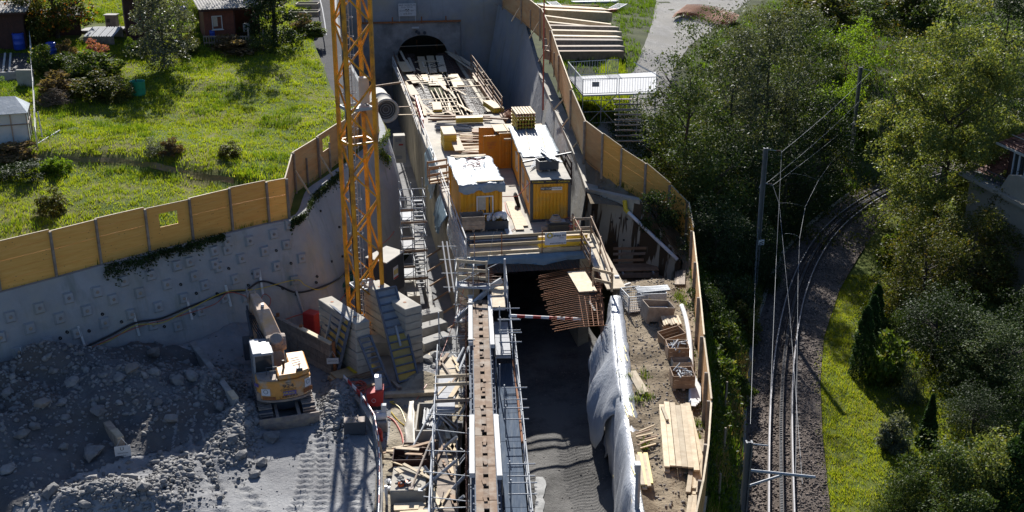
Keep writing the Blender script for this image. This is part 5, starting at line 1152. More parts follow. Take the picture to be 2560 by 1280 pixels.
# house
m = MB(); arc = [(1.29 * math.sin(a), -1.0 - .62 * math.cos(a) + 0) for a in np.linspace(-1.35, 1.35, 15)]
cw = [(-1.27, -.35)] + [(x, y) for x, y in arc] + [(1.27, -.35)]
m.prism(cw, 1.12, 2.05); m.build('counterweight', M['mac'], ex, bevel=.05)
m = MB(); m.prism([(x * 1.01, y * 1.01 + .0) for x, y in cw], 1.02, 1.12); m.build('lower_skirt', M['dust'], ex)
m = MB(); m.prism([(-.28, -.5), (-.28, -1.5), (.6, -1.48), (1.22, -1.15), (1.24, .95), (.35, .95), (.35, -.1)], 2.055, 2.32); ho = m.build('engine_hood', M['mac'], ex, bevel=.06)
m = MB(); m.prism([(-1.2, -.5), (-1.2, -1.1), (-.9, -1.4), (-.3, -1.5), (-.3, -.5)], 2.055, 2.12); m.build('rear_deck', M['dust'], ex)
m = MB()
for k in range(4): m.box((.72, -.55 + .26 * k, 2.325), (.42, .06, .02), .25)
m.build('hood_slots', M['black'], ho)
m = MB(); m.tube((.08, -.7, 2.3), (.08, -.72, 2.72), .06, 8); m.build('exhaust', M['black'], ex)
m = MB(); m.box((1.28 - .05, .3, 1.6), (.08, 1.3, .9)); m.box((-1.2, -.2, 1.3), (.2, 2.2, .35)); m.box((0, .35, 1.25), (2.4, 1.5, .3)); m.build('house_frame', M['dust'], ex)
cb = MB(); cb.prism([(-1.25, -.3), (-.33, -.3), (-.33, 1.45), (-1.25, 1.45)], 1.1, 2.05); co = cb.build('cab', M['grey_pl'], ex, bevel=.04)
g = MB(); g.prism([(-1.22, -.27), (-.36, -.27), (-.36, 1.40), (-1.22, 1.40)], 2.05, 2.86); g.build('cab_glass', M['glass'], co)
g = MB()
for x, y in ((-1.22, -.27), (-.36, -.27), (-.36, 1.4), (-1.22, 1.4), (-1.22, .5)): g.box((x, y, 2.46), (.09, .09, .82))
g.build('cab_pillars', M['grey_pl'], co)
g = MB(); g.box((-.79, .58, 2.93), (.98, 1.82, .13)); g.build('cab_roof', M['grey_pl'], co, bevel=.04)
g = MB(); g.box((-1.05, .58, 3.01), (.4, 1.7, .05)); g.build('roof_visor', M['steelw'], co)
# hand rails on the deck
m = MB()
for x0, x1, y in ((-.75, -.25, -.85), (-.62, -.35, -1.25)):
    m.path([(x0, y, 2.1), (x0, y, 2.5), (x1, y, 2.5), (x1, y, 2.1)], .02, 5)
m.build('grab_rail', M['dgrey'], ex)
m = MB(); m.box((.75, -1.2, 2.4), (.28, .22, .16)); m.tube((.75, -1.2, 2.35), (.75, -1.2, 2.7), .03, 6); m.build('camera_bracket', M['dgrey'], ex)
# boom: offset two piece, then stick and bucket in front
bm_ = MB(); bm_.extr([(-.3, .5, 1.6), (-.3, 1.0, 1.35), (-.34, 2.0, 2.3), (-.34, 2.0, 2.9), (-.3, 1.4, 2.9)], (.62, 0, 0)); bo = bm_.build('boom', M['macd'], ex, bevel=.05)
q = MB(); q.add([(-.42, 1.45, 2.55), (.34, 1.45, 2.55), (.34, 1.25, 3.1), (-.42, 1.25, 3.1), (-.72, 2.9, 3.35), (.02, 2.9, 3.35), (-.02, 2.7, 4.0), (-.70, 2.7, 4.0), (-.86, 4.3, 3.75), (-.42, 4.3, 3.75), (-.46, 4.25, 4.3), (-.84, 4.25, 4.3)], [(3, 2, 1, 0), (0, 1, 5, 4), (1, 2, 6, 5), (2, 3, 7, 6), (3, 0, 4, 7), (4, 5, 9, 8), (5, 6, 10, 9), (6, 7, 11, 10), (7, 4, 8, 11), (8, 9, 10, 11)]); q.build('upper_boom', M['macd'], bo, bevel=.05)
q = MB(); q.lathe((0, 1.35, 2.75), [(.001, -.46), (.40, -.46), (.43, -.3), (.43, .3), (.40, .46), (.001, .46)], 12, ax=(1, 0, 0)); q.build('boom_pivot', M['dust'], bo)
q = MB(); q.lathe((0, 1.05, 2.95), [(.001, .0), (.33, 0), (.36, .1), (.30, .3), (.001, .32)], 10, ax=(0, -.6, .8)); q.build('pivot_cover', M['dust'], bo, bevel=.02)
q = MB(); q.box((-.35, 3.0, 4.12), (.13, .2, .12)); q.build('work_lamp', M['plastw'], bo)
q = MB(); q.extr([(-.85, 4.35, 4.35), (-.85, 4.75, 4.05), (-1.0, 4.75, 1.7), (-1.0, 4.45, 1.7), (-.85, 4.1, 3.5)], (.34, 0, 0)); so_ = q.build('stick', M['macd'], ex, bevel=.03)
q = MB()
for x in (-.98, -.62): q.extr([(x, 4.0, 4.2), (x, 4.5, 4.5), (x, 4.7, 4.1), (x, 4.2, 3.8)], (.06, 0, 0))
q.build('stick_lugs', M['dust'], so_)
q = MB()
q.tube((-1.02, 2.4, 2.7), (-1.02, 4.2, 3.4), .09, 8); q.tube((-1.02, 3.4, 3.1), (-1.0, 4.6, 3.5), .05, 8); q.tube((-.86, 4.2, 3.3), (-.95, 4.3, 1.9), .08, 8); q.tube((.34, .9, 1.7), (.3, 2.9, 2.8), .09, 8)
q.build('hydraulic_cylinder', M['dgrey'], ex)
q = MB()
for k in range(5): q.path(spl([Vector((-.6 + .11 * k, 1.2, 2.2)), Vector((-.75 + .12 * k, 1.6, 3.0 - .05 * k)), Vector((-.9 + .1 * k, 2.6, 3.1)), Vector((-1.0 + .05 * k, 3.8, 3.3))], 4), .03, 5)
q.build('hydraulic_hoses', M['black'], ex)
q = MB(); q.extr([(-1.35, 4.2, 1.6), (-1.35, 4.9, 1.75), (-1.35, 5.2, 1.1), (-1.35, 4.9, .55), (-1.35, 4.3, .6)], (1.0, 0, 0)); q.build('digging_bucket', M['dgrey'], ex, bevel=.04)
# rear decals
def rear(a, z): return Vector((1.315 * math.sin(a), -1.0 - .645 * math.cos(a), z)), Vector((math.cos(a) * 1.29, .62 * math.sin(a), 0)).normalized()
def decal(txt, a, z, s, mt, wide=1.15):
    p, x = rear(a, z); words(txt, s, frame3(p, x, (0, 0, 1)), mt, ex, 'decal', wide)
decal('561-1', .12, 1.98, .10, M['black']); decal('924', .1, 1.80, .26, M['dgrey'], 1.4); decal('COMPACT', .1, 1.62, .12, M['dgrey'], 1.3); decal('LIEBHERR', .1, 1.27, .16, M['black'], 1.3)
def patch(a, z, w, h, mt, nm='sticker', out=.006):
    p, x = rear(a, z); m = MB(); n = Vector((x.y, -x.x, 0)); m.box(p + n * out, (w, .01, h), math.atan2(x.y, x.x)); return m.build(nm, mt, ex)
M['arag'] = pm('violet_sticker', (.16, .12, .32), None, 2, .5, 0)
patch(.14, 1.45, .62, .2, M['arag']); p, x = rear(.1, 1.45); words('ARAG', .17, frame3(p + Vector((x.y, -x.x, 0)) * .016, x, (0, 0, 1)), M['yel'], ex, 'decal', 1.2)
patch(-.75, 1.55, .42, .34, M['plastw']); patch(.95, 1.75, .36, .42, M['plastw'])
for a_, z_ in ((-.75, 1.58), (.95, 1.78)): p, x = rear(a_, z_); m = MB(); n = Vector((x.y, -x.x, 0)); m.ring(p + n * .02, .1, .015, n, 14, 4); m.build('sticker_emblem', M['grey_pl'], ex)
patch(-.62, 1.24, .62, .16, M['rust'], 'tail_light'); patch(.95, 1.38, .55, .2, M['rust'], 'tail_light')
p, x = rear(-1.28, 1.85); m = MB(); m.box(p + Vector((-.012, 0, 0)), (.3, .01, .16), math.atan2(x.y, x.x)); m.build('sticker', M['arag'], ex)
# ================= rubble bays =================
dv = [((480, 862), (590, 1000), 'grey concrete divider wall between the excavator and the middle rubble bay', 'Ü1', 584, 1003), ((205, 985), (302, 1098), 'grey concrete divider wall between the two rubble bays on the left', 'U', 299, 1112)]
for i, ((x1, y1), (x2, y2), lab, tx, sx_, sy_) in enumerate(dv):
    p, q = P(x1, y1, FLOOR + 1.1), P(x2, y2, FLOOR + 1.25); p.z = FLOOR; q.z = FLOOR
    o = thing('divider_wall', lab, 'wall', q); m = MB(); m.beam(p + Vector((0, 0, .65)), q + Vector((0, 0, .65)), .32, 1.3); m.build('wall_block', M['concg'] if i == 0 else M['wood_g'], o, w=True, bevel=.03)
    m = MB(); dd = (p - q).normalized(); m.beam(q + dd * .02 + Vector((0, 0, 1.32)), q + dd * .9 + Vector((0, 0, 1.32)), .3, .06); m.build('cap', M['wood_w'], o, w=True)
    board_sign('white notice lettered %s hanging on the near end of a divider wall' % tx, q - dd * .22 + Vector((.0, -.12, .75)), .56 + .1 * i, .68, [('INERT', 0, .25, .1), ('Material', 0, .1, .06), (tx, 0, -.1, .22), ('Deponie', 0, -.28, .06)] if i == 0 else [('U', -.02, .2, .24), ('Unverschmutzt', 0, .0, .07), ('Aushub', 0, -.12, .07), ('Material', 0, -.24, .07)], .28)
# rubble: thousands of small broken stones as one mass, larger boulders on their own
def scatter_rocks(name, n, area, rfun, mat, zf, seed):
    g = np.random.RandomState(seed); V = []; Fc = []; k = 0; ico = np.array(_ico[0]); tri = np.array(_ico[1])
    while k < n:
        x, y = area(g)
        if x is None: continue
        r = rfun(g); a = g.rand() * 6.28; sc = r * np.array([g.uniform(.7, 1.4), g.uniform(.6, 1.1), g.uniform(.45, .85)])
        v = ico * g.uniform(.62, 1.2, (12, 1)) * sc; v = v @ np.array([[1, 0, 0], [0, math.cos(a), -math.sin(a)], [0, math.sin(a), math.cos(a)]]); b = g.rand() * 6.28
        v = v @ np.array([[math.cos(b), -math.sin(b), 0], [math.sin(b), math.cos(b), 0], [0, 0, 1]])
        V.append(v + np.array([x, y, zf(x, y) + r * .15])); Fc.append(tri + 12 * k); k += 1
    o = fast(name, np.concatenate(V), np.concatenate(Fc), mat); o['kind'] = 'stuff'; return o
def near_bumps(g, pick, sp):
    c, rx, ry, h = bumps[pick[g.randint(len(pick))]]; x = c.x + g.normal() * rx * sp; y = c.y + g.normal() * ry * sp
    if x < interp(WBl, y) + .15 or x > -6.6 or y < 33: return None, None
    return x, y
scatter_rocks('rubble', 7500, lambda g: near_bumps(g, [0, 0, 0, 1, 1, 1, 2, 2, 3, 3, 4, 5, 5, 5, 6, 7, 7], .62), lambda g: .05 + .10 * g.rand() ** 2, M['rock'], ZF, 5)
scatter_rocks('rubble', 800, lambda g: near_bumps(g, [0, 0, 1, 1, 2, 3, 4, 5, 5, 5, 6, 6, 7], .55), lambda g: .12 + .12 * g.rand() ** 2, M['rock'], ZF, 6)
boul = [(105, 1015, .5, 'd'), (232, 1140, .75, ''), (385, 890, .62, 'd'), (445, 955, .5, ''), (480, 945, .55, ''), (385, 935, .42, ''), (330, 925, .5, 'd'), (245, 1032, .5, ''), (130, 1230, .5, ''), (20, 1180, .55, ''), (340, 915, .35, ''), (430, 1050, .4, ''), (680, 1100, .55, ''), (605, 1140, .4, ''), (655, 1160, .5, ''), (640, 1190, .45, ''), (55, 1090, .45, ''), (155, 1010, .4, ''), (85, 1070, .4, ''), (300, 950, .38, ''), (550, 1020, .45, ''), (620, 1065, .4, ''), (330, 1200, .5, ''), (360, 1225, .45, ''), (180, 960, .45, ''), (20, 985, .4, ''), (395, 1010, .35, 'd'), (460, 1140, .3, ''), (580, 1100, .4, ''), (640, 1060, .42, ''), (215, 1265, .35, ''), (160, 1120, .35, '')]
for x, y, r, k in boul:
    p = G(x, y, ZF); g = random.Random(int(x * 7 + y)); m = MB(); vs = []
    r *= .82; m.rock((0, 0, r * .3), r, g, .75); o = m.build('boulder', M['rockd'] if k else M['rock'], loc=p); o.rotation_euler = (0, 0, g.uniform(0, 6))
    s_ = o.modifiers.new('chip', 'SUBSURF'); s_.subdivision_type = 'SIMPLE'; s_.levels = s_.render_levels = 2
    tx = bpy.data.textures.get('chips') or bpy.data.textures.new('chips', 'VORONOI'); tx.noise_scale = .5
    d_ = o.modifiers.new('d', 'DISPLACE'); d_.texture = tx; d_.strength = .14 * r / .5; d_.texture_coords = 'GLOBAL'
    tag(o, 'brownish boulder lying in the rubble of the left yard' if k else 'grey boulder lying in the rubble of the left yard', 'boulder', 'brownish boulders in the rubble' if k else 'grey boulders in the rubble')
# ================= ventilation duct, cabinets, stair tower beside the tunnel =================
vd = thing('ventilation_fan', 'large pale round ventilation duct with open grille end, behind the crane mast', 'ventilation duct', P(965, 283, .4))
c = P(967, 277, 1.0); ax = Vector((.30, -1, -.06)).normalized()
m = MB(); m.lathe(c - ax * 4.2, [(.85, 0), (.85, 1.8), (.92, 1.85), (.92, 2.0), (.85, 2.05), (.85, 3.9), (1.0, 4.1), (1.02, 4.25), (.84, 4.25), (.80, 3.6)], 24, ax=ax); m.build('duct', M['lime'], vd, w=True, smooth=True)
m = MB(); m.lathe(c - ax * .45, [(.001, 0), (.8, 0)], 20, ax=ax); m.build('grille', M['dgrey'], vd, w=True)
m = MB()
for r in (.25, .45, .65): m.ring(c - ax * .35, r, .02, ax, 20, 4)
m.build('grille_rings', M['galv'], vd, w=True)
m = MB(); m.beam(c - ax * 1.0 + Vector((0, 0, -4)), c - ax * 1.0 + Vector((0, 0, -.8)), .2, .2); m.beam(c - ax * 3.2 + Vector((0, 0, -4)), c - ax * 3.2 + Vector((0, 0, -.8)), .2, .2); m.build('support_leg', M['dgrey'], vd, w=True)
brd(P(938, 218, .6), P(1005, 208, .1), .16, .16, M['wood_b'], 'timber strut from the crane mast to the left tunnel wall', 'strut', 'timber_strut')
gc = thing('generator_cabinet', 'tall pale electrical cabinet standing in the dark gap left of the tunnel', 'cabinet', P(1000, 404, -3.6) , TROT)
m = MB(); m.box((0, 0, 1.15), (.95, .9, 2.3)); m.build('body', M['lime'], gc, bevel=.03)
m = MB(); m.box((.1, -.46, 1.55), (.35, .02, .12)); m.build('red_plate', M['red'], gc)
m = MB()
for z in (.5, 1.95): m.box((-.1, -.46, z), (.5, .02, .3))
m.build('vents', M['grey_pl'], gc)
tk = [P(x, y, .15) for x, y in ((1072, 452), (1120, 444))]
ld = thing('stair_landing', 'orange brown wooden landing between the stair tower and the roof slab', 'landing', tk[0])
m = MB(); m.slab([[tk[0] + AX * k, tk[1] + AX * k] for k in (-.6, .7)], (0, 0, -.08)); m.build('floor_boards', M['wood_w'], ld, w=True)
for k in (-.6, .7):
    for z in (.12, .55, 1.05): m = MB(); m.beam(tk[0] + AX * k + Vector((0, 0, z)), tk[1] + AX * k + Vector((0, 0, z)), .04, .14); m.build('guard_board', M['wood_b'], ld, w=True)
    for t in tk: m = MB(); m.beam(t + AX * k, t + AX * k + Vector((0, 0, 1.15)), .08, .08); m.build('post', M['wood_b'], ld, w=True)
def scaffold(name, label, o, x, y, nx, ny, levels, H, mat=None, cat='scaffold', deck=(), diag=True, r=.026, deckm=None, topx=.9):
    """o: base corner, x/y: bay vectors, levels: heights of ledgers"""
    s = thing(name, label, cat, o); mat = mat or M['galv']
    for i in range(nx + 1):
        for j in range(ny + 1):
            m = MB(); p = o + x * i + y * j; m.tube(p, p + Vector((0, 0, H + rnd.uniform(0, topx))), r, 6); m.build('standard', mat, s, w=True)
    m = MB()
    for z in levels:
        for j in range(ny + 1): m.tube(o + y * j + Vector((0, 0, z)) - x * .12, o + y * j + x * (nx + .12) + Vector((0, 0, z)), r * .9, 5)
        for i in range(nx + 1): m.tube(o + x * i + Vector((0, 0, z)) - y * .05, o + x * i + y * (ny + .05) + Vector((0, 0, z)), r * .9, 5)
    m.build('ledgers', mat, s, w=True)
    if diag:
        m = MB()
        for k, (z0, z1) in enumerate(zip(levels, levels[1:])):
            a, b = (o, o + x * nx) if k % 2 else (o + x * nx, o); m.tube(a + Vector((0, 0, z0)), b + Vector((0, 0, z1)), r * .8, 5)
        m.build('diagonals', mat, s, w=True)
    for (i0, i1, z) in deck:
        m = MB(); a = o + x * i0 + Vector((0, 0, z)); b = o + x * i1 + Vector((0, 0, z)); m.slab([[a + y * .06, b + y * .06], [a + y * (ny - .06), b + y * (ny - .06)]], (0, 0, -.05)); m.build('deck', deckm or M['alu'], s, w=True)
    return s
so0 = P(1012, 742, ROAD + .3); sx1 = RT * .72; sy1 = AX * 1.75
stt = scaffold('stair_tower', 'scaffold stair tower between the grey wall and the tunnel, leading up to the landing', so0, sx1, sy1, 2, 1, [.4, 1.3, 2.2, 3.1, 4.0, 4.9, 5.8, 6.5], 6.9, deck=((0, 1, 1.35), (0, 1, 3.2), (0, 1, 5.05)), topx=.3)
for k in range(3):
    m = MB(); z0 = .5 + 1.85 * k
    for q in range(9): m.box(so0 + sx1 * 1.5 + sy1 * (.12 + .09 * q) + Vector((0, 0, z0 + .2 * q)), (.6, .2, .04), TROT)
    m.build('steps', M['alu'], stt, w=True)
    m = MB(); z1 = 1.2 + 1.85 * k; m.beam(so0 - sx1 * .1 - Vector((0, .05, -z1)), so0 + sx1 * 2.1 - Vector((0, .05, -z1)), .04, .14); m.build('toe_board', M['wood_b'], stt, w=True)
    m = MB(); z1 = 2.0 + 1.85 * k; m.beam(so0 - sx1 * .1 - Vector((0, .05, -z1)), so0 + sx1 * 1.0 - Vector((0, .05, -z1)), .04, .14); m.build('toe_board', M['wood_b'], stt, w=True)
m = MB(); a = T(-5.4, -2, FLOOR - .3); m.box((0, 0, .3), (.35, 26, .5)); tag(m.build('drain_channel', M['concg'], loc=T(-4.9, 9, ROAD + .35), rz=TROT), 'long concrete drain channel in the dark gap beside the tunnel', 'channel')
for i in range(7):
    t = -1 + i * 2.4; m = MB(); m.beam(T(-3.55, t, FLOOR + .6 - .4), T(-5.0, t + .3, FLOOR - .8), .1, .1); tag(m.build('timber_strut', M['wood_b'], w=True), 'timber strut across the narrow gap beside the tunnel wall', 'strut', 'struts in the gap beside the tunnel')
m = MB(); m.box((0, 0, .3), (.75, 3.6, .6)); tag(m.build('concrete_step', M['conc'], loc=P(1030, 735, ROAD + .4), rz=TROT), 'pale concrete plinth under the near side of the stair tower', 'plinth')
# ================= wall being formed and its scaffolds, foreground =================
WTOP = -1.25
wl0, wl1 = P(1200, 752, WTOP), P(1222, 1420, WTOP)
wdir = (wl1 - wl0).normalized(); wn = Vector((-wdir.y, wdir.x, 0))   # wn points right
if wn.x < 0: wn = -wn
def Wp(u, t, z): return wl0 + wdir * t + wn * u + Vector((0, 0, z - WTOP))
WL = (wl1 - wl0).length; WRZ = math.atan2(-wdir.x, wdir.y)
fw = thing('wall_formwork', 'long double sided steel wall formwork with a slotted plank on top, running towards the camera', 'wall formwork', Wp(0, 0, ROAD))
n = int(WL / 2.4) + 1
for s in (-1, 1):
    for k in range(n):
        m = MB(); a, b = Wp(s * .38, k * 2.4 + .02, 0), Wp(s * .38, k * 2.4 + 2.38, 0); zb = ROAD if s > 0 else FLOOR - .2
        m.beam(Vector((a.x, a.y, (zb + WTOP) / 2)), Vector((b.x, b.y, (zb + WTOP) / 2)), .1, WTOP - zb - .06); pn = m.build('formwork_panel', M['steel_bl'], fw, w=True)
        m = MB()
        for j in range(4):
            z = zb + .5 + j * 1.0
            if z < WTOP - .2: m.beam(Wp(s * .52, k * 2.4 + .05, z), Wp(s * .52, k * 2.4 + 2.35, z), .16, .12)
        for q in range(5): a = Wp(s * .47, k * 2.4 + .2 + .5 * q, WTOP - .08); m.beam(a, Vector((a.x, a.y, zb)), .06, .08)
        m.build('ribs', M['steel_bl'], pn, w=True)
m = MB(); t = 0
while t < WL:
    L = 2.35; m.beam(Wp(-.24, t, WTOP + .03), Wp(-.24, t + L, WTOP + .03), .28, .06); m.beam(Wp(.24, t + .02, WTOP + .034), Wp(.24, t + L, WTOP + .034), .28, .06)
    q = t
    while q < t + L - .2: m.beam(Wp(0, q + .02, WTOP + .03), Wp(0, q + rnd.uniform(.45, .62), WTOP + .03), .19, .055); q += .78
    t += 2.38
M['plank_t'] = pm('brown_top_plank', (.25, .165, .10), (.17, .105, .065), 3, .85, .25, isl=.25, stain=(.30, .25, .2), ssc=1.5)
m.build('top_plank', M['plank_t'], fw, w=True)
t = .3
while t < WL - 1: m = MB(); m.box(Wp(rnd.uniform(-.08, .08), t, WTOP + .085), (.13, .34, .05), WRZ + rnd.uniform(-.2, .2)); m.build('loose_block', M['plank_t'], fw, w=True); t += rnd.uniform(.9, 1.9)
for s, segs in ((-1, ((-.2, 5.6), (12.8, 17.4))), (1, ((-.3, 5.9), (12.8, 17.6)))):
    for a, b in segs: m = MB(); m.beam(Wp(s * .50, a, WTOP + .12), Wp(s * .52, b, WTOP + .12), .2, .2); m.build('waler', M['steelw'], fw, w=True)
for t in (-.1, .9, 5.4): m = MB(); m.beam(Wp(-.65, t, WTOP + .26), Wp(-.32, t, WTOP + .26), .1, .06); m.build('clamp', M['lime'], fw, w=True)
# tie rods, rebar inside left of the wall
m = MB()
for k in range(80):
    t = .3 + k * .22; p = Wp(-.75 + rnd.uniform(-.04, .04), t, FLOOR); m.tube(p, p + Vector((0, 0, rnd.uniform(2.4, 3.3))), .013, 4)
for z in (-3.6, -3.0, -2.5, -2.0): m.tube(Wp(-.75, 0, z), Wp(-.75, 18, z), .012, 4)
tag(m.build('rebar_mat', M['bar'], w=True), 'upright rebar mat standing along the left side of the steel wall formwork', 'rebar mat')
def platform(label, u0, u1, t0, t1, z, mat, rail=None, zr=1.0, n=4, name='scaffold_platform'):
    o = thing(name, label, 'platform', Wp(u0, t0, z)); L = (t1 - t0) / n
    for k in range(n):
        m = MB(); a = (u0 + u1) / 2; m.beam(Wp(a, t0 + k * L + .015, z), Wp(a, t0 + (k + 1) * L - .015, z), abs(u1 - u0), .05); m.build('deck_board', mat, o, w=True)
    for k in range(n + 1): m = MB(); m.beam(Wp(u0, t0 + k * L, z - .09), Wp(u1, t0 + k * L, z - .09), .08, .1); m.beam(Wp(u0, t0 + k * L, z - .1), Wp(u1 if abs(u1) < abs(u0) else u0, t0 + k * L, z - 1.0), .06, .06); m.build('bracket', M['steelw'], o, w=True)
    if rail is not None:
        for k in range(n + 1): m = MB(); p = Wp(rail, t0 + k * L, z - .2); m.tube(p, p + Vector((0, 0, zr + .25)), .026, 6); m.build('post', M['galv'], o, w=True)
        for zz in (zr, zr * .55, .15): m = MB(); m.tube(Wp(rail, t0 - .2, z + zz), Wp(rail, t1 + .2, z + zz), .024, 6); m.build('rail', M['galv'], o, w=True)
    return o
M['deck_shaded'] = pm('shade_painted_deck', (.105, .135, .185), (.07, .095, .135), 3, .95, .2, stretch=(6, .6, 1), isl=.12, stain=(.13, .155, .19), ssc=1.2, spec=.1)  # shade painted into the deck: dark blue-grey where the sun casts no shadow
platform('right scaffold platform of grey metal planks darkened to look shaded, beside the steel wall formwork', .72, 1.58, 4.2, 19.5, -2.9, M['deck_shaded'], 1.66, 1.5, 6)
platform('upper right platform of pale plywood at the far end of the steel wall formwork', .62, 1.28, -2.2, 1.4, -1.05, M['wood_w'], 1.4, 1.1, 2)
platform('bright metal platform below the plywood platform, right of the steel wall formwork', .70, 1.42, 1.2, 5.2, -1.95, M['alu'], 1.5, 1.0, 2)
platform('left scaffold platform of pale boards beside the steel wall formwork', -2.0, -1.1, 4.6, 9.8, -2.3, M['wood_w'], None, 1.0, 3)
platform('bright aluminium platform crossed by two props, left of the steel wall formwork', -2.05, -1.25, 6.9, 10.2, -2.2, M['alu'], None, 1.0, 2)
platform('lower left walkway of grey weathered boards along the steel wall formwork', -1.95, -1.2, 10.4, 19.5, -3.2, M['wood_g'], None, 1.0, 5)
# guard frames on the right platforms
for i, (t, z, h) in enumerate([(2.6, -1.9, 1.3), (3.9, -1.9, 1.25), (5.1, -1.9, 1.1), (9.9, -2.6, 1.3), (11.6, -2.6, 1.2), (16.2, -2.6, 1.2), (17.4, -2.6, 1.1)]):
    m = MB()
    for z2 in (z + h, z + h * .55): m.tube(Wp(.85, t, z2), Wp(1.95, t, z2), .028, 6)
    m.tube(Wp(.95, t, z - .2), Wp(.95, t, z + h + .15), .028, 6); tag(m.build('tube_barrier', M['galv'], w=True), 'tubular guard barrier across the right scaffold platform', 'barrier', 'guard barriers on the right platforms')
m = MB(); m.path([Wp(1.55, 4.5, -2.5), Wp(1.58, 9, -2.2), Wp(1.6, 13, -2.3)], .05, 6); tag(m.build('red_pipe', M['rust'], w=True), 'reddish pipe along the outer rail of the right platform', 'pipe')
# far scaffold tower, bridge with boards
f0 = P(1141, 868, FLOOR); sc2 = scaffold('scaffold_tower', 'galvanised scaffold tower at the left far end of the steel wall formwork', f0, Vector((.95, .0, 0)), Vector((0, 2.2, 0)), 1, 1, [.5, 1.5, 2.5, 3.4, 4.3], 4.7, deck=((0, 1, 1.5),), topx=.5)
bq = [P(1140, 716, -.7), P(1225, 722, -.7)]
br_ = thing('board_bridge', 'small footbridge with three pale guard boards at the far end of the scaffold', 'footbridge', bq[0])
m = MB(); m.slab([[bq[0], bq[1]], [bq[0] + Vector((0, .8, 0)), bq[1] + Vector((0, .8, 0))]], (0, 0, -.06)); m.build('deck_board', M['alu'], br_, w=True)
for z in (.2, .62, 1.1): m = MB(); m.beam(bq[0] + Vector((0, .9, z)), bq[1] + Vector((-.15, .9, z)), .05, .17); m.build('guard_board', M['wood_w'], br_, w=True)
for p in (bq[0] + Vector((.05, .95, -.3)), bq[1] + Vector((-.2, .95, -.3))): m = MB(); m.beam(p, p + Vector((0, 0, 1.5)), .1, .06); m.build('post', M['wood_w'], br_, w=True)
for i, (x, y, z0, z1) in enumerate([(1262, 745, -1.8, 1.0), (1222, 740, -1.8, .3), (1291, 905, -3.2, -1.3), (1249, 905, -3.2, -1.3)]):
    m = MB(); p = P(x, y, -1.2); p.z = z0; m.tube(p, Vector((p.x, p.y, z1)), .03 if i else .06, 7); tag(m.build('scaffold_pole', M['galv'], w=True), ['thick upright scaffold pole at the far right corner of the plywood platform', 'thin upright pole left of the plywood platform', 'upright pole at the right front corner of the bright metal platform', 'upright pole at the left front corner of the bright metal platform'][i], 'pole')
m = MB(); m.tube(P(1262, 650, -.2) , P(1150, 705, -.4), .025, 6); tag(m.build('scaffold_brace', M['galv'], w=True), 'sloping brace tube above the footbridge', 'brace')
m = MB(); m.beam(P(1255, 700, -.6), P(1208, 728, -1.1), .12, .3); m.beam(P(1217, 728, -1.0), P(1140, 800, -1.7), .12, .28)
tag(m.build('truss_bracket', M['steelw'], w=True), 'white lattice bracket beams across the far end of the steel wall formwork', 'bracket')
# outer left ladder rail beside tunnel wall
lr = thing('ladder_rail', 'pale tubular ladder frame leaning left of the far scaffold', 'ladder', P(1128, 735, -2))
for dx in (0, .25): m = MB(); m.tube(P(1106, 604, .0) + Vector((dx, 0, 0)), P(1124, 730, -1.5) + Vector((dx, 0, 0)), .045, 6); m.build('rail', M['steelw'], lr, w=True)
for k in range(4): m = MB(); a = P(1106, 604, .0).lerp(P(1124, 730, -1.5), .1 + .27 * k); m.tube(a - Vector((.3, 0, 0)), a + Vector((.75, 0, 0)), .025, 5); m.build('rung', M['galv'], lr, w=True)
# left side standards, ledgers
lf = thing('side_scaffold', 'row of galvanised standards and ledgers along the left walkway beside the steel wall formwork', 'scaffold', Wp(-2.15, 2, FLOOR))
for t in (2.0, 5.0, 7.4, 9.9, 12.4, 14.9, 17.4): m = MB(); m.tube(Wp(-2.12, t, FLOOR), Wp(-2.12, t, -1.3 + .3 * math.sin(t)), .032, 6); m.build('standard', M['galv'], lf, w=True)
for z in (-1.5, -2.0, -2.6): m = MB(); m.tube(Wp(-2.12, 4.8, z), Wp(-2.12, 19.5, z), .026, 6); m.build('ledger', M['galv'], lf, w=True)
for i, t in enumerate((8.2, 9.0, 10.2)): m = MB(); m.beam(Wp(-2.2, t, -1.55 - .2 * (i == 2)), Wp(-.6, t, -1.5 - .2 * (i == 2)), .05, .15); m.build('cross_board', M['wood_w'] if i < 2 else M['wood_g'], lf, w=True)
for x0, y0, x1, y1 in ((1205, 965, 1130, 880), (1235, 1050, 1135, 1180), (1240, 1180, 1150, 1120)):
    m = MB(); m.tube(P(x0, y0, -2.2), P(x1, y1, -3.4), .022, 5); m.build('diagonal', M['galv'], lf, w=True)
for k in range(26):
    t = rnd.uniform(2, 17); z = rnd.choice([-1.4, -1.8, -2.3, -3.0]); m = MB()
    if k % 3 == 0: m.tube(Wp(-2.4, t, z), Wp(-.55, t + rnd.uniform(-.3, .3), z + rnd.uniform(-.3, .3)), .022, 5)
    elif k % 3 == 1: p = Wp(rnd.choice([-2.1, -1.15, -.65]), t, FLOOR); m.tube(p, p + Vector((0, 0, rnd.uniform(1.6, 3.3))), .024, 5)
    else: m.tube(Wp(-2.1, t, z), Wp(-2.1 + rnd.uniform(0, .9), t + rnd.uniform(-1.6, 1.6), z - 1.3), .02, 5)
    tag(m.build('scaffold_tube', M['galv'], w=True), 'thin scaffold tube in the tangle left of the steel wall formwork', 'tube', 'scaffold tubes left of the wall formwork')
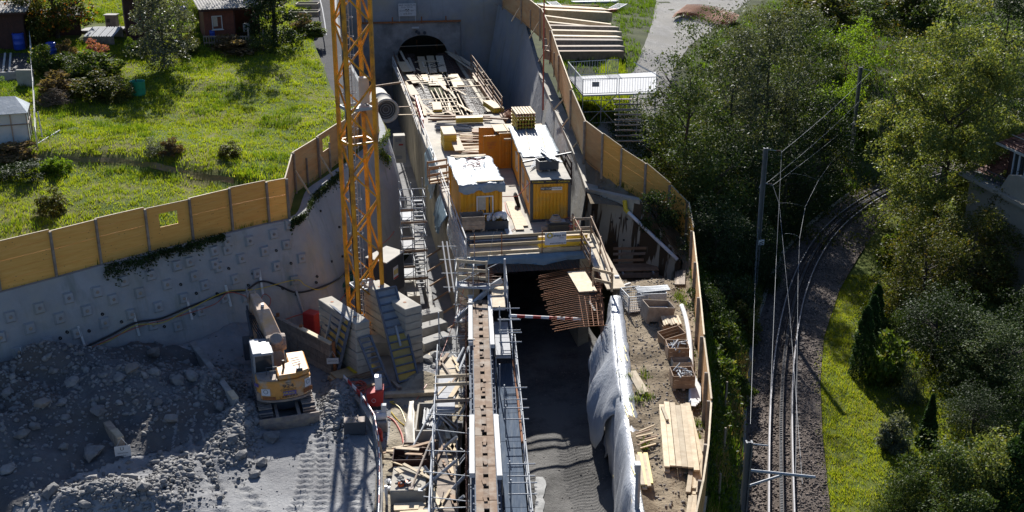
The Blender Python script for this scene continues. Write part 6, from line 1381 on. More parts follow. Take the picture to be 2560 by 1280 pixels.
for k in range(20):
    t = rnd.uniform(5, 17); m0 = Wp(rnd.uniform(-1.9, -1.15), t, -2.18 if t < 10 else -3.1); a = WRZ + rnd.uniform(-.4, .4); L = rnd.uniform(.3, .9); dd = Vector((-math.sin(a), math.cos(a), 0)) * L
    brd(m0 - dd, m0 + dd, rnd.uniform(.08, .22), .04, M[rnd.choice(['wood_w', 'wood', 'wood_g', 'wood_b'])], 'loose board left lying on the left scaffold walkway', 'board', 'timber_board', 'loose boards on the left scaffold walkway')
# push pull props
props = [((1172, 868, -2.0), (1028, 1222, FLOOR + .75)), ((1190, 838, -2.2), (1120, 980, FLOOR)), ((1140, 988, -2.6), (1052, 1045 + 100, FLOOR)), ((1142, 1092, -2.5), (1056, 1162, FLOOR + .1)), ((1140, 1152, -2.6), (1052, 1226, FLOOR + .72)), ((1185, 1165, -2.4), (1060, 1300, FLOOR)), ((1160, 1240, -3.0), (1085, 1300, FLOOR)), ((1060, 1165, -3.3), (1115, 1235, FLOOR)), ((1205, 1085, -2.6), (1140, 1165, -3.6)), ((1178, 990, -2.0), (1136, 1060, -3.5)), ((1160, 870, -2.0), (1000, 1180, FLOOR + .3))]
for i, (a, b) in enumerate(props):
    a, b = P(*a), P(*b); o = thing('formwork_prop', 'adjustable tube prop bracing the left side of the steel wall formwork', 'prop', b, 0, 'props of the steel wall formwork')
    m = MB(); m.tube(a, a.lerp(b, .62), .07, 8); m.build('outer_tube', M['galv'], o, w=True)
    m = MB(); m.tube(a.lerp(b, .6), b, .05, 8); m.box(b + Vector((0, 0, .02)), (.2, .2, .04)); m.build('inner_tube', M['dust'] if i % 3 == 0 else M['galv'], o, w=True)
# ---- things on the ground between barrier and formwork ----
sb_ = thing('concrete_slab_block', 'big flat concrete block with orange and black gear lying on it', 'block', P(1024, 1232, FLOOR), .02)
m = MB(); m.box((0, 0, .35), (1.45, 1.9, .7)); m.build('block', M['conc'], sb_, bevel=.03)
m = MB(); c = Vector((-.2, -.35, .76))
for k in range(18): m.rock(c + Vector((rnd.uniform(-.3, .3), rnd.uniform(-.3, .3), rnd.uniform(0, .1))), rnd.uniform(.06, .14), fl=.5)
o = tag(m.build('tool_heap', M['dgrey'], loc=(0, 0, 0)), 'heap of dark straps and tools on the flat concrete block', 'tool heap'); o.location = sb_.location
for i, (x, y) in enumerate(((-.28, -.62), (-.02, -.4))):
    m = MB(); m.rock((x, y, .78), .17, fl=.45); o = tag(m.build('orange_glove', M['orange'], loc=sb_.location), 'bright orange work glove on the flat concrete block', 'glove', 'orange gloves on the concrete block')
m = MB(); m.ring((.45, -.55, .72), .1, .012); tag(m.build('wire_loop', M['black'], loc=sb_.location), 'small black wire loop lying on the flat concrete block', 'wire loop')
st2 = crate('low grey box full of reinforcing bar stirrups and pale strips beside the scaffold', P(1085, 1085, FLOOR), .02, 1.5, 2.6, .8, M['conc'], 'rebar_box', 'box', slats=False, th=.08)
for i in range(22):
    m = MB(); x, y = -.45 + .045 * i, rnd.uniform(-.1, .1); m.beam((x, y - .95, .95 + rnd.uniform(0, .08)), (x + rnd.uniform(-.05, .05), y + .6, .95 + rnd.uniform(0, .06)), .035, .02)
    o = tag(m.build('pale_strip', M['steelw'] if i < 14 else M['galv'], loc=st2.location, rz=.02), 'pale metal strip lying in the low grey box', 'strip', 'pale strips in the low grey box')
m = MB()
for k in range(50): x = rnd.uniform(.05, .65); y = rnd.uniform(-.7, .9); m.tube((x, y, .9), (x + rnd.uniform(-.3, .3), y + rnd.uniform(-.5, .5), 1.0 + rnd.uniform(0, .35)), .012, 4)
tag(m.build('stirrup_heap', M['dgrey'], loc=st2.location), 'tangle of dark stirrups in the low grey box', 'rebar')
tarp('fleece_strip', 'rumpled off white fleece strip lying beside the low grey box of stirrups', [[P(1022, 1005, -3.9), P(1034, 1003, -3.8)], [P(1018, 1035, -3.9), P(1036, 1035, -3.8)], [P(1008, 1075, -4.1), P(1037, 1075, -3.8)], [P(1016, 1115, -4.1), P(1036, 1118, -3.9)], [P(1020, 1132, -4.2), P(1033, 1132, -4.1)]], M['curt'], .1, 3, 5)
wb = crate('dark red skip heaped with wood offcuts behind the flat concrete block', P(1030, 1178, FLOOR), .03, 1.55, 1.0, .75, M['wood_d'], 'offcut_skip', 'skip', slats=False)
wb2 = crate('grey wooden crate spilling planks behind the dark red skip', P(1060, 1150, FLOOR), -.05, 1.9, .9, .5, M['wood_g'], 'offcut_crate', 'crate')
for i in range(46):
    x, y = rnd.uniform(985, 1085), rnd.uniform(1112, 1180); z = FLOOR + rnd.uniform(.1, .9) if 995 < x < 1060 else FLOOR + rnd.uniform(.05, .5)
    p = P(x, y, z); a = rnd.uniform(-1.2, 1.2); L = rnd.uniform(.35, 1.2) if i % 5 else rnd.uniform(1.4, 2.1); dd = Vector((math.cos(a), math.sin(a), rnd.uniform(-.12, .18))) * L / 2
    brd(p - dd, p + dd, rnd.uniform(.07, .2), .05, M[rnd.choice(['wood', 'wood_w', 'wood_w', 'wood_b'])], 'broken wood offcut in the heap behind the flat concrete block', 'offcut', 'wood_offcut', 'wood offcuts in the foreground heap')
m = MB()
for k in range(8): m.rock(P(985 + rnd.uniform(-14, 14), 1215 + rnd.uniform(-14, 10), FLOOR + .1), rnd.uniform(.12, .3), fl=.5)
tag(m.build('plastic_scraps', M['plastw'], w=True), 'crumpled white plastic scraps left of the flat concrete block', 'plastic scraps')
for i, (x1, y1, x2, y2, w, z) in enumerate([(985, 1272, 1058, 1268, .5, .25), (1000, 1290, 1075, 1285, .4, .35), (1046, 1290, 1060, 1262, .18, .3)]):
    brd(P(x1, y1, FLOOR + z), P(x2, y2, FLOOR + z), w, .1, M['wood_w'], ['wide pale plank at the bottom edge in front of the flat concrete block', 'pale plank lying lowest, below the flat concrete block', 'short upright plank end beside the bottom planks'][i], 'plank')
m = MB(); m.path(spl([P(x, y, FLOOR + .08) for x, y in ((968, 1042), (985, 1052), (1002, 1080), (1008, 1105), (1010, 1130))]), .04, 5); tag(m.build('hose', M['redhose'], w=True), 'red hose snaking on the ground right of the white motor unit', 'hose')
m = MB(); m.path(spl([P(x, y, FLOOR + .08) for x, y in ((978, 1030), (990, 1045), (1004, 1058), (1016, 1062), (1000, 1020), (975, 1005), (985, 1004))]), .025, 5); tag(m.build('hose', M['yel'], w=True), 'thin yellow hose on the ground beside the red hose', 'hose')
for i, (x1, y1, x2, y2) in enumerate([(1085, 1012, 1128, 1010), (1085, 1022, 1128, 1020), (1090, 1032, 1130, 1030)]):
    brd(P(x1, y1, FLOOR + .2), P(x2, y2, FLOOR + .2), .35, .25, M['galv'], ['rear grey steel beam behind the low grey box', 'middle grey steel beam behind the low grey box', 'front grey steel beam behind the low grey box'][i], 'beam', 'steel_beam')
m = MB(); m.tube(P(1090, 1212, FLOOR + .1), P(1135, 1208, FLOOR + .1), .06, 7); tag(m.build('ground_pipe', M['galv'], w=True), 'short grey pipe on the ground right of the dark red skip', 'pipe')
m = MB(); m.tube(P(967, 1262, FLOOR), P(967, 1262, FLOOR) + Vector((0, 0, .9)), .06, 8); tag(m.build('white_post', M['plastw'], w=True), 'short white post beside the striped barrier at the bottom edge', 'post')
m = MB(); m.path([P(1165, 700, -.8), P(1148, 770, -2.2), P(1118, 850, -3.6), P(1085, 935, FLOOR + .1), P(1040, 1000, FLOOR + .1)], .018, 5); tag(m.build('cable', M['redhose'], w=True), 'thin orange cable hanging from the far scaffold down to the yard', 'cable')
m = MB(); m.path([P(1235, 580, 2.8), P(1215, 680, 0)], .012, 4); tag(m.build('guy_wire', M['galv'], w=True), 'thin wire rising from the footbridge in front of the guard rail', 'wire')
# small stones on the ground here
scatter_rocks('gravel_scatter', 1500, lambda g: (lambda x, y: (x, y) if x > -6.0 and x < fr(y) - .1 else (None, None))(g.uniform(-6.3, -1.8), g.uniform(34, 58)), lambda g: .02 + .05 * g.rand() ** 2, M['rock'], ZF, 9)
scatter_rocks('gravel_scatter', 2600, lambda g: (lambda x, y: (x, y) if x > interp(WBl, y) + .3 else (None, None))(g.uniform(-20, -6.0), g.uniform(34, 60)), lambda g: .015 + .05 * g.rand() ** 4, M['rock'], ZF, 10)
scatter_rocks('gravel_scatter', 1600, lambda g: (lambda x, y: (x, y))(g.choice([g.uniform(-.8, -.1), g.uniform(2.9, 4.3), g.uniform(-.8, 4.2)]), g.uniform(33, 58)), lambda g: .015 + .04 * g.rand() ** 4, M['rockd'], ZRD, 11)
# ================= right entrance wall under plastic =================
v0, v1 = P(1527, 752, -.5), P(1584, 1290, -1.2); v2 = v1 + (v1 - v0) * .35
def Vp(u, t, dz): p = v0 + (v1 - v0) * t; return Vector((p.x + u, p.y, p.z + dz))
ew = thing('entrance_wall', 'right concrete entrance wall wrapped in white plastic sheeting', 'wall', Vp(0, .5, -4))
rows = []
m = MB(); m.slab([[Vp(0, t, -.12) for t in (-.03, .5, 1, 1.4)], [Vp(.5, t, -.12) for t in (-.03, .5, 1, 1.4)]], (0, 0, -5.4)); m.build('concrete_core', M['concy'], ew, w=True)
M['sheet'] = pm('white_foil', (.44, .455, .48), (.34, .36, .39), 1.2, .35, .8, bsc=4.5, bdist=.05, stretch=(2.2, 2.2, .55))
g_ = np.random.RandomState(21); rows = []
prof = [(.62, -.9), (.6, -.35), (.56, .0), (.3, .06), (.03, .03), (-.04, -.35), (-.10, -1.2), (-.16, -2.2), (-.22, -3.2), (-.28, -4.2), (-.32, -5.0)]
N = 90
for i in range(N + 1):
    t = -.03 + 1.45 * i / N; r = []
    big = max(0, math.sin((t - .02) * 3.4)) * .5 if t < .9 else 0
    for j, (u, dz) in enumerate(prof):
        f = max(0, j - 4) / 6; w_ = .30 * fbm(t * 26, j * .4) * (.3 + f) + .07 * vn(t * 70, j * .8)
        bul = -(.34 * big + .22 * max(0, fbm(t * 7 + 3, j * .3))) * math.sin(min(1, f * 1.25) * math.pi) * 1.2
        cut = 1.0
        if j > 5: dz = max(dz, -3.6 - 1.4 * (.5 + .5 * math.sin(t * 23)) - (1.2 if t > .45 else 0))
        r.append(Vp(u + bul + w_ * .8, t, dz + (.03 * vn(t * 50, j) if j < 5 else 0)))
    rows.append(r)
m = MB(); m.slab(rows, (.012, 0, -.008)); m.build('plastic_sheet', M['sheet'], ew, w=True, smooth=True)
# loose flap bulging to the left
rows = []
for i in range(41):
    t = .02 + .52 * i / 40; r = []
    for j in range(13):
        f = j / 12; q = math.sin(f * math.pi * .62); env = math.sin(max(0, min(1, (t - .02) / .5)) * math.pi) ** .6
        low = (1.2 + 2.6 * env) * (1 + .25 * math.sin(t * 34)); r.append(Vp(-.02 - 1.2 * env * q + .42 * fbm(t * 21, f * 1.1 + 4) * f + .06 * vn(t * 70, f * 2), t, .05 - low * f))
    rows.append(r)
m = MB(); m.slab(rows, (.012, 0, -.006)); m.build('plastic_flap', M['sheet'], ew, w=True, smooth=True)
m = MB()
for t in (.28, .33, .57, .60, .83): 
    for u0, u1 in ((.1, .2), (.38, .45)): m.beam(Vp(u0, t, .09), Vp(u1, t + .035, .09), .035, .01)
for t, z in ((.2, -3), (.35, -2.6), (.62, -2.9), (.78, -3.6), (.9, -4.1)): m.box(Vp(-.45 if t < .5 else -.3, t, z), (.04, .1, .12))
m.build('tape_strip', M['yel'], ew, w=True)
m = MB(); p = Vp(.15, .98, -.2); m.tube(p, p + Vector((-.02, .05, 1.9)), .09, 8); m.box(p + Vector((-.05, .05, 1.95)), (.2, .3, .3)); tag(m.build('lamp_post', M['galv'], w=True), 'short grey post with a white head at the near end of the plastic wrapped wall', 'post')
# shotcrete between wall and bank hidden side
# ================= dirt bank, right =================
def GB(x, y): return G(x, y, ZB)
pf = thing('formwork_platform', 'brown timber working platform with guard boards parked below the brown streaked wall', 'platform', GB(1590, 690), .06)
m = MB()
for k in range(5): m.box((0, -.45 + .24 * k, .55), (2.5, .22, .05))
m.build('deck_boards', M['wood_b'], pf)
for z in (.75, 1.15, 1.5): m = MB(); m.box((0, .72, z), (2.6, .05, .16)); m.build('guard_board', M['wood_b'] if z != 1.15 else M['wood_g'], pf)
for z in (.25,): m = MB(); m.box((0, -.5, z), (2.5, .1, .3)); m.build('bearer', M['wood_g'], pf); m = MB(); m.box((0, .5, z), (2.5, .1, .3)); m.build('bearer', M['wood_g'], pf)
for x in (-.9, .9): m = MB(); m.box((x, .76, .9), (.07, .06, 1.5)); m.box((x, 0, .45), (.1, 1.6, .12)); m.build('post', M['galv'], pf)
def cage(label, loc, rz, w, l, h):
    o = thing('mesh_cage', label, 'crate', loc, rz)
    for x in (-w / 2, w / 2):
        for y in (-l / 2, l / 2): m = MB(); m.box((x, y, h / 2), (.06, .06, h)); m.build('corner_post', M['galv'], o)
    for (x0, y0, x1, y1) in ((-w / 2, -l / 2, w / 2, -l / 2), (w / 2, -l / 2, w / 2, l / 2), (w / 2, l / 2, -w / 2, l / 2), (-w / 2, l / 2, -w / 2, -l / 2)):
        m = MB()
        for z in np.linspace(.12, h, 7): m.tube((x0, y0, z), (x1, y1, z), .012 if z < h else .025, 4)
        for f in np.linspace(0, 1, 11): m.tube((x0 + (x1 - x0) * f, y0 + (y1 - y0) * f, .12), (x0 + (x1 - x0) * f, y0 + (y1 - y0) * f, h), .01, 4)
        m.build('mesh_side', M['galv'], o)
    m = MB(); m.box((0, 0, .1), (w, l, .05)); m.build('base', M['wood_g'], o); return o
cage('empty wire mesh cage box at the top of the dirt bank', GB(1584, 772), .25, 1.0, 1.3, .95)
b1 = crate('grey steel box filled with rails beside the wire mesh cage', GB(1628, 762), .1, 1.3, 1.0, .7, M['galv'], slats=False)
for i in range(7): brd(loc2(b1, -.8, -.3 + .1 * i, .8 + .03 * (i % 3)), loc2(b1, .9, -.2 + .1 * i, .85), .07, .05, M['galv'], 'grey steel rail lying in the steel box on the bank', 'rail', 'steel_rail', 'rails in the steel box')
words('Coop', .3, frame3(Vector((0, -.53, .45)), (1, 0, 0), (0, 0, 1)), M['yel'], b1)
b2 = crate('tilted open steel crate with scrap on the bank below the wire mesh cage', GB(1640, 800), .22, 1.35, 1.0, .75, M['wood_g'], slats=False); b2.rotation_euler = (0, .12, .22)
for i in range(5): brd(loc2(b2, -.5, -.3 + .13 * i, .55), loc2(b2, .55, -.25 + .12 * i, .6), .09, .04, M['galv'], 'flat bar lying in the tilted steel crate', 'bar', 'flat_bar', 'bars in the tilted crate')
b3 = crate('tilted empty brown wooden box on the bank', GB(1680, 855), .35, 1.1, .75, .55, M['wood_b'], pal=False); b3.rotation_euler = (0.1, -.15, .35)
b4 = crate('brown wooden crate heaped with pale planks above the tilted empty box', GB(1676, 825), .08, .95, .8, .4, M['wood_b'], pal=False)
for i in range(8): brd(loc2(b4, -.4 + .11 * i, -.5, .45 + .04 * (i % 3)), loc2(b4, -.35 + .11 * i, .5, .5), .1, .05, M['wood_w'], 'pale plank in the crate above the tilted empty box', 'plank', 'short_plank', 'planks in the upper crate')
for i, (x, y, l_) in enumerate(((1692, 895, 'dark wooden crate of grey prop tubes, upper of the two tube crates on the bank'), (1704, 965, 'dark wooden crate of grey prop tubes, lower of the two tube crates on the bank'))):
    q = crate(l_, GB(x, y), .03, .95, .95, .6, M['wood_b'], pal=True)
    for k in range(16):
        m = MB(); a = loc2(q, rnd.uniform(-.3, .3), rnd.uniform(-.3, .3), .6 + rnd.uniform(0, .2)); dd = Vector((rnd.uniform(-.4, .4), rnd.uniform(-.4, .4), rnd.uniform(-.1, .15))); m.tube(a - dd * .8, a + dd * .8, .03, 6)
        tag(m.build('prop_tube', M['galv'] if k % 4 else M['steelw'], w=True), 'short grey tube lying in the %s tube crate on the bank' % ('upper' if i == 0 else 'lower'), 'tube', 'tubes in the %s crate' % ('upper' if i == 0 else 'lower'))
crate('small flat grey box half full of soil between the two tube crates', GB(1703, 917), .05, .85, .5, .35, M['conc'], pal=False, slats=False)
cp = [GB(x, y) + Vector((0, 0, .12)) for x, y in ((1704, 770), (1714, 800), (1723, 850), (1727, 910), (1728, 970), (1728, 1015))]
m = MB(); m.path(spl(cp), .12, 9); tag(m.build('white_pipe', M['plastw'], w=True, smooth=True), 'long white curved plastic pipe lying along the right fence', 'pipe')
for i in range(4): brd(GB(1734 + 4 * i, 950 + 6 * i) + Vector((0, 0, .15)), GB(1733 + 4 * i, 1028 - 4 * i) + Vector((0, 0, .2)), .2, .05, M['steelw'], 'white profile strip lying beside the white pipe', 'strip', 'white_strip', 'white strips beside the pipe')
pk = thing('plank_stack', 'large stack of long pale shuttering boards on the dirt bank', 'plank stack', GB(1693, 1085) + Vector((0, 0, -.05)), .0)
pa, pb = P(1688, 993, -.5), P(1706, 1150, -.5); pd = pb - pa; L = pd.length; pk.rotation_euler = (0, 0, math.atan2(-pd.x, pd.y) + math.pi); pk.location = (pa + pb) / 2 + Vector((0, 0, -.75))
for k in range(5):
    for j in range(6):
        if k < 4 and 0 < j < 5 and k > 0: continue
        m = MB(); m.box((-.55 + .22 * j + rnd.uniform(-.01, .01), rnd.uniform(-.12, .12), .12 + .075 * k), (.21, L + rnd.uniform(-.2, .15), .068)); m.build('board', M['wood_w'], pk)
for y in (-L * .35, L * .35): m = MB(); m.box((0, y, .04), (1.5, .14, .1)); m.build('bearer', M['wood_g'], pk)
for i, (x1, y1, x2, y2, w) in enumerate([(1713, 1020, 1738, 1155, .2), (1718, 1018, 1746, 1140, .18), (1724, 1040, 1752, 1158, .18), (1655, 1027, 1668, 1060, .12), (1749, 1110, 1760, 1140, .3)]):
    brd(GB(x1, y1) + Vector((0, 0, .12)), GB(x2, y2) + Vector((0, 0, .12)), w, .1, M['wood_w'], 'loose pale plank lying beside the large board stack on the bank', 'plank', group='planks beside the large board stack')
for i in range(14):
    x = 1722 + (i % 7) * 5.4 + rnd.uniform(-2, 2); brd(GB(x + 10, 1160 + rnd.uniform(-6, 6)) + Vector((0, 0, .1 + .09 * (i // 7))), GB(x - 1, 1238 + rnd.uniform(-8, 8)) + Vector((0, 0, .1 + .09 * (i // 7))), .17, .07, M['wood_w'] if i % 4 else M['wood'], 'pale board in the second board heap by the fence', 'board', group='second board heap by the fence')
for i in range(9):
    x = 1722 + i * 4.5; brd(GB(x + 4, 1248 + rnd.uniform(-5, 5)) + Vector((0, 0, .12)), GB(x - 6, 1325) + Vector((0, 0, .12)), .16, .07, M['wood_w'], 'pale board in the lowest board heap by the fence', 'board', group='lowest board heap by the fence')
for i in range(10):
    x = 1593 + (i % 5) * 5; brd(GB(x, 1145 + rnd.uniform(-5, 8)) + Vector((0, 0, .12 + .07 * (i // 5))), GB(x + 14, 1228 + rnd.uniform(-8, 4)) + Vector((0, 0, .12 + .07 * (i // 5))), .16, .06, M['wood_w'] if i % 3 else M['ybeam'], 'pale board in the narrow board heap beside the plastic wrapped wall', 'board', group='narrow board heap by the plastic wall')
for x1, y1, x2, y2 in ((1576, 936, 1606, 990), (1583, 932, 1615, 985)): brd(GB(x1, y1) + Vector((0, 0, .06)), GB(x2, y2) + Vector((0, 0, .06)), .24, .05, M['wood_w'], 'pale board lying alone across the tufts on the bank', 'board', group='two boards alone on the bank')
for i in range(7): a = GB(1590 + rnd.uniform(-5, 20), 1085 + 7 * i); a.z += .1; b = a + Vector((rnd.uniform(.3, .7), rnd.uniform(.1, .4), .08)); brd(a, b, .07, .04, M['wood_b'] if i % 2 else M['wood'], 'small wood scrap on the bank beside the plastic wrapped wall', 'wood scrap', 'wood_scrap', 'wood scraps by the plastic wall')
for i in range(5): brd(GB(1690 + 5 * i, 690) + Vector((0, 0, .3)), GB(1689 + 5 * i, 716) + Vector((0, 0, .05)), .13, .08, M['wood_g'], 'short grey plank in the small stack under the right fence', 'plank', 'short_plank', 'small grey stack under the right fence')
m = MB(); m.beam(GB(1545, 728) + Vector((0, 0, .2)), GB(1575, 722) + Vector((0, 0, .3)), .12, .12); m.box(GB(1541, 720) + Vector((0, 0, .35)), (.25, .2, .7)); tag(m.build('steel_stand', M['steelw'], w=True), 'small white steel stand at the near end of the right plank walkway', 'stand')
scatter_rocks('bank_stones', 2600, lambda g: (lambda x, y: (x, y) if x < interp(RFl, y) - .1 else (None, None))(g.uniform(5.2, 9.5), g.uniform(34, 60)), lambda g: .02 + .07 * g.rand() ** 3, M['rockd'], ZB, 12)
scatter_rocks('bank_stones', 700, lambda g: (lambda y: (lambda a, b: (g.uniform(a + .5, b), y))(led(y), interp(RFl, y)))(g.uniform(64.5, 90)), lambda g: .02 + .08 * g.rand() ** 3, M['rockd'], ZL, 13)
# props holding the right fence
for i, (x1, y1, x2, y2, z1) in enumerate([(1408, 248, 1384, 275, 2.2), (1424, 292, 1405, 318, 1.8), (1452, 345, 1430, 372, 1.5)]):
    m = MB(); a = P(x1, y1, z1 + 1.2); b = P(x2, y2, z1 - .4); m.beam(a, b, .07, .1); tag(m.build('fence_brace', M['wood_w'], w=True), 'pale timber brace propping the tan fence above the concrete ledge', 'brace', 'braces of the tan fence')
m = MB(); p = P(1358, 245, 1.6); m.tube(p + Vector((0, 0, -1)), p + Vector((0, 0, 9.5)), .06, 6); tag(m.build('survey_pole', M['redhose'], w=True), 'tall thin reddish pole standing on the ledge beside the tan fence', 'pole')
# ================= hill behind the fence: timber stacks, platform, mesh =================
def GR(x, y): return G(x, y, ZR)
M['gstone'] = pm('pale_track_stone', (.33, .315, .29), (.20, .19, .175), 5, .9, .3, isl=.4)
_q = [(G(a, b, ZR), G(c_, d_, ZR)) for (a, b), (c_, d_) in zip([(1645, -40), (1640, 10), (1630, 60), (1612, 110), (1590, 165), (1560, 225), (1480, 335)], [(1960, -40), (1860, 10), (1790, 70), (1720, 120), (1690, 165), (1670, 225), (1640, 335)])]
_gl0, _gr0 = sorted((a.y, a.x) for a, b in _q), sorted((a.y, b.x) for a, b in _q)
tms = [(1368, 152, 1552, 150, .35, 'wood_b'), (1366, 142, 1553, 140, .35, 'wood_g'), (1364, 127, 1548, 127, .45, 'wood_g'), (1363, 112, 1547, 114, .40, 'wood_w'), (1361, 100, 1546, 103, .40, 'wood_w'), (1362, 90, 1540, 93, .36, 'wood_g'), (1357, 75, 1528, 93, .3, 'wood_w'), (1356, 62, 1526, 84, .26, 'wood_w'), (1358, 48, 1520, 55, .62, 'wood'), (1350, 34, 1512, 42, .75, 'wood')]
GH = G(1455, 120, ZR)
for i, (x1, y1, x2, y2, w, mt) in enumerate(tms):
    a, b = GR(x1, y1), GR(x2, y2); h = .72 + .08 * (i % 3)
    brd(a + Vector((0, 0, .1)), b + Vector((0, 0, .1)), w * 2.3, h, M[mt], 'heavy squared timber in the big stack above the tan fence', 'timber', 'squared_timber', 'big timber stack on the hill')
for i, (x1, y1, x2, y2, w, h, mt, lb) in enumerate([(1356, 38, 1372, 30, .7, .5, 'wood_w', 'timber block end at the left of the big timber stack'), (1505, 32, 1540, 29, .5, .3, 'redhose', 'pinkish sheet lying beside the upper end of the big timber stack'), (1430, 8, 1545, 6, .8, .2, 'galv', 'bundle of grey beams on the grass above the big timber stack'), (1405, 18, 1495, 19, .3, .25, 'rust', 'rusty beam on the grass above the big timber stack')]):
    brd(GR(x1, y1), GR(x2, y2), w, h, M[mt], lb, 'beam')
for i, (x, y, rz, w, l) in enumerate([(1545, 22, -.55, 1.0, 2.3), (1385, 16, .3, 1.0, 1.8), (1355, 20, .3, 1.0, 1.8)]):
    o = thing('lattice_frame', ['grey slatted frame lying tilted right of the big timber stack', 'grey slatted frame lying left above the big timber stack', 'leftmost grey slatted frame by the fence above the big timber stack'][i], 'frame', GR(x, y) + Vector((0, 0, .25)), rz); o.rotation_euler = (.12, 0, rz)
    for s in (-w / 2, w / 2): m = MB(); m.box((s, 0, 0), (.1, l, .12)); m.build('side_rail', M['steelw'], o)
    for k in range(9): m = MB(); m.box((0, -l / 2 + .1 + (l - .2) * k / 8, 0), (w - .1, .07, .08)); m.build('slat', M['galv'], o)
scatter_rocks('track_stones', 4200, lambda g: (lambda y: (lambda a, b: (g.uniform(a, b), y))(interp(_gl0, y), interp(_gr0, y)))(g.uniform(78, 101)), lambda g: .025 + .07 * g.rand() ** 3, M['gstone'], ZR, 16)
# event platform
p0 = P(1457, 238, 4.6); ph = 2.5
c_fl, c_fr, c_br, c_bl = P(1457, 238, 4.7), P(1640, 232, 4.7), P(1640, 180, 4.7), P(1420, 192, 4.7)
pl_ = thing('viewing_platform', 'scaffold viewing platform with a pale deck and white railings behind the tan fence', 'platform', G(1457, 315, ZR))
m = MB(); m.slab([[c_fl, c_fr], [c_bl, c_br]], (0, 0, -.1)); m.build('deck', M['alu'], pl_, w=True)
def baluster(a, b, H, lab='railing_panel', n=14, sign=None):
    m = MB(); 
    for z in (.1, H): m.tube(a + Vector((0, 0, z)), b + Vector((0, 0, z)), .026, 6)
    for e in (a, b): m.tube(e, e + Vector((0, 0, H)), .026, 6)
    x = m.build(lab, M['galv'], pl_, w=True); q = MB()
    for k in range(1, n): p = a.lerp(b, k / n); q.tube(p + Vector((0, 0, .1)), p + Vector((0, 0, H)), .013, 4)
    q.build('balusters', M['galv'], x, w=True)
for a, b in ((c_fl, c_fl.lerp(c_fr, .46)), (c_fl.lerp(c_fr, .49), c_fr), (c_fl, c_fl.lerp(c_bl, .48)), (c_fl.lerp(c_bl, .52), c_bl), (c_bl, c_bl.lerp(c_br, .42)), (c_bl.lerp(c_br, .44), c_bl.lerp(c_br, .56))): baluster(a, b, 1.12)
m = MB(); pp_ = c_fl.lerp(c_fr, .17) + Vector((0, -.04, .75)); m.box(pp_, (.5, .02, .35)); m.build('notice', M['grey_pl'], pl_, w=True)
for i, f in enumerate((0, .25, .5, .75, 1)):
    for (a, b) in ((c_fl, c_fr), (c_bl, c_br)):
        p = a.lerp(b, f); m = MB(); m.tube(Vector((p.x, p.y, ZR(p.x, p.y) - .1)), p, .03, 6); m.build('standard', M['galv'], pl_, w=True)
m = MB()
for z in (-.4, -1.2, -2.0):
    m.tube(c_fl + Vector((0, 0, z)), c_fr + Vector((0, 0, z)), .024, 5); m.tube(c_bl + Vector((0, 0, z)), c_br + Vector((0, 0, z)), .024, 5); m.tube(c_fl + Vector((0, 0, z)), c_bl + Vector((0, 0, z)), .024, 5)
m.tube(c_fl + Vector((0, 0, -2.4)), c_fl.lerp(c_fr, .45) + Vector((0, 0, -.1)), .024, 5); m.tube(c_fl.lerp(c_fr, .5) + Vector((0, 0, -2.4)), c_fl.lerp(c_fr, .15) + Vector((0, 0, -.4)), .024, 5)
m.build('bracing', M['galv'], pl_, w=True)
m = MB()
for k in range(9): q = Vector((c_fl.x + 3.0 + .0 * k, c_fl.y - .6 - .35 * k, 4.55 - .28 * k)); m.box(q, (1.8, .3, .05))
m.build('steps', M['wood_g'], pl_, w=True)
m = MB()
for s in (0, 1): a = P(1585, 155, 5.6) if s == 0 else P(1590, 160, 5.0); m.tube(a, a + Vector((1.9, -1.2, -.9)), .03, 6)
m.build('handrail', M['steelw'], pl_, w=True)
# rusty mesh stack
ms = thing('mesh_stack', 'bent stack of rusty reinforcing mesh lying by the gravel track', 'mesh stack', GR(1752, 52))
A = [GR(1680, 52), GR(1712, 46), GR(1752, 56), GR(1800, 70), GR(1835, 66)]; Bq = [GR(1712, 27), GR(1745, 27), GR(1790, 34), GR(1825, 47), GR(1842, 54)]
for lay in range(3):
    m = MB(); up = Vector((.1 * lay, 0, .35 + .16 * lay)); da = spl(A, 8); db_ = spl(Bq, 8)
    for p, q in zip(da, db_): m.tube(p + up, q + up, .03, 4, cap=False)
    for k in range(9): m.path([p.lerp(q, k / 8) + up for p, q in zip(da, db_)], .03, 4)
    m.build('mesh_sheet', M['rust'], ms, w=True)
# ================= railway =================
RZ = -4.02
lr_px = [(1921, 1480), (1923, 1280), (1923, 1119), (1926, 987), (1935, 894), (1950, 800), (1970, 723), (1999, 651), (2045, 580), (2099, 529), (2185, 474), (2262, 443), (2360, 418)]
lrp = [P(x, y, RZ + .15) for x, y in lr_px]
LRS = spl(smooth_pts(lrp, 1), 14)
def offs(pts, d):
    out = []
    for i, p in enumerate(pts):
        t = (pts[min(i + 1, len(pts) - 1)] - pts[max(i - 1, 0)]); t.z = 0; t.normalize(); out.append(p + Vector((t.y, -t.x, 0)) * d)
    return out
trk = thing('railway_track', 'single track rack railway curving to the right through the dark ballast', 'railway track', LRS[20])
def rail_prof(pts, prof, nm, mat, parent=trk):
    rows = []
    for i, p in enumerate(pts):
        t = (pts[min(i + 1, len(pts) - 1)] - pts[max(i - 1, 0)]); t.z = 0; t.normalize(); n = Vector((t.y, -t.x, 0)); rows.append([p + n * a + Vector((0, 0, z)) for a, z in prof])
    m = MB(); m.grid([r + [r[0]] for r in rows]); return m.build(nm, mat, parent, w=True)
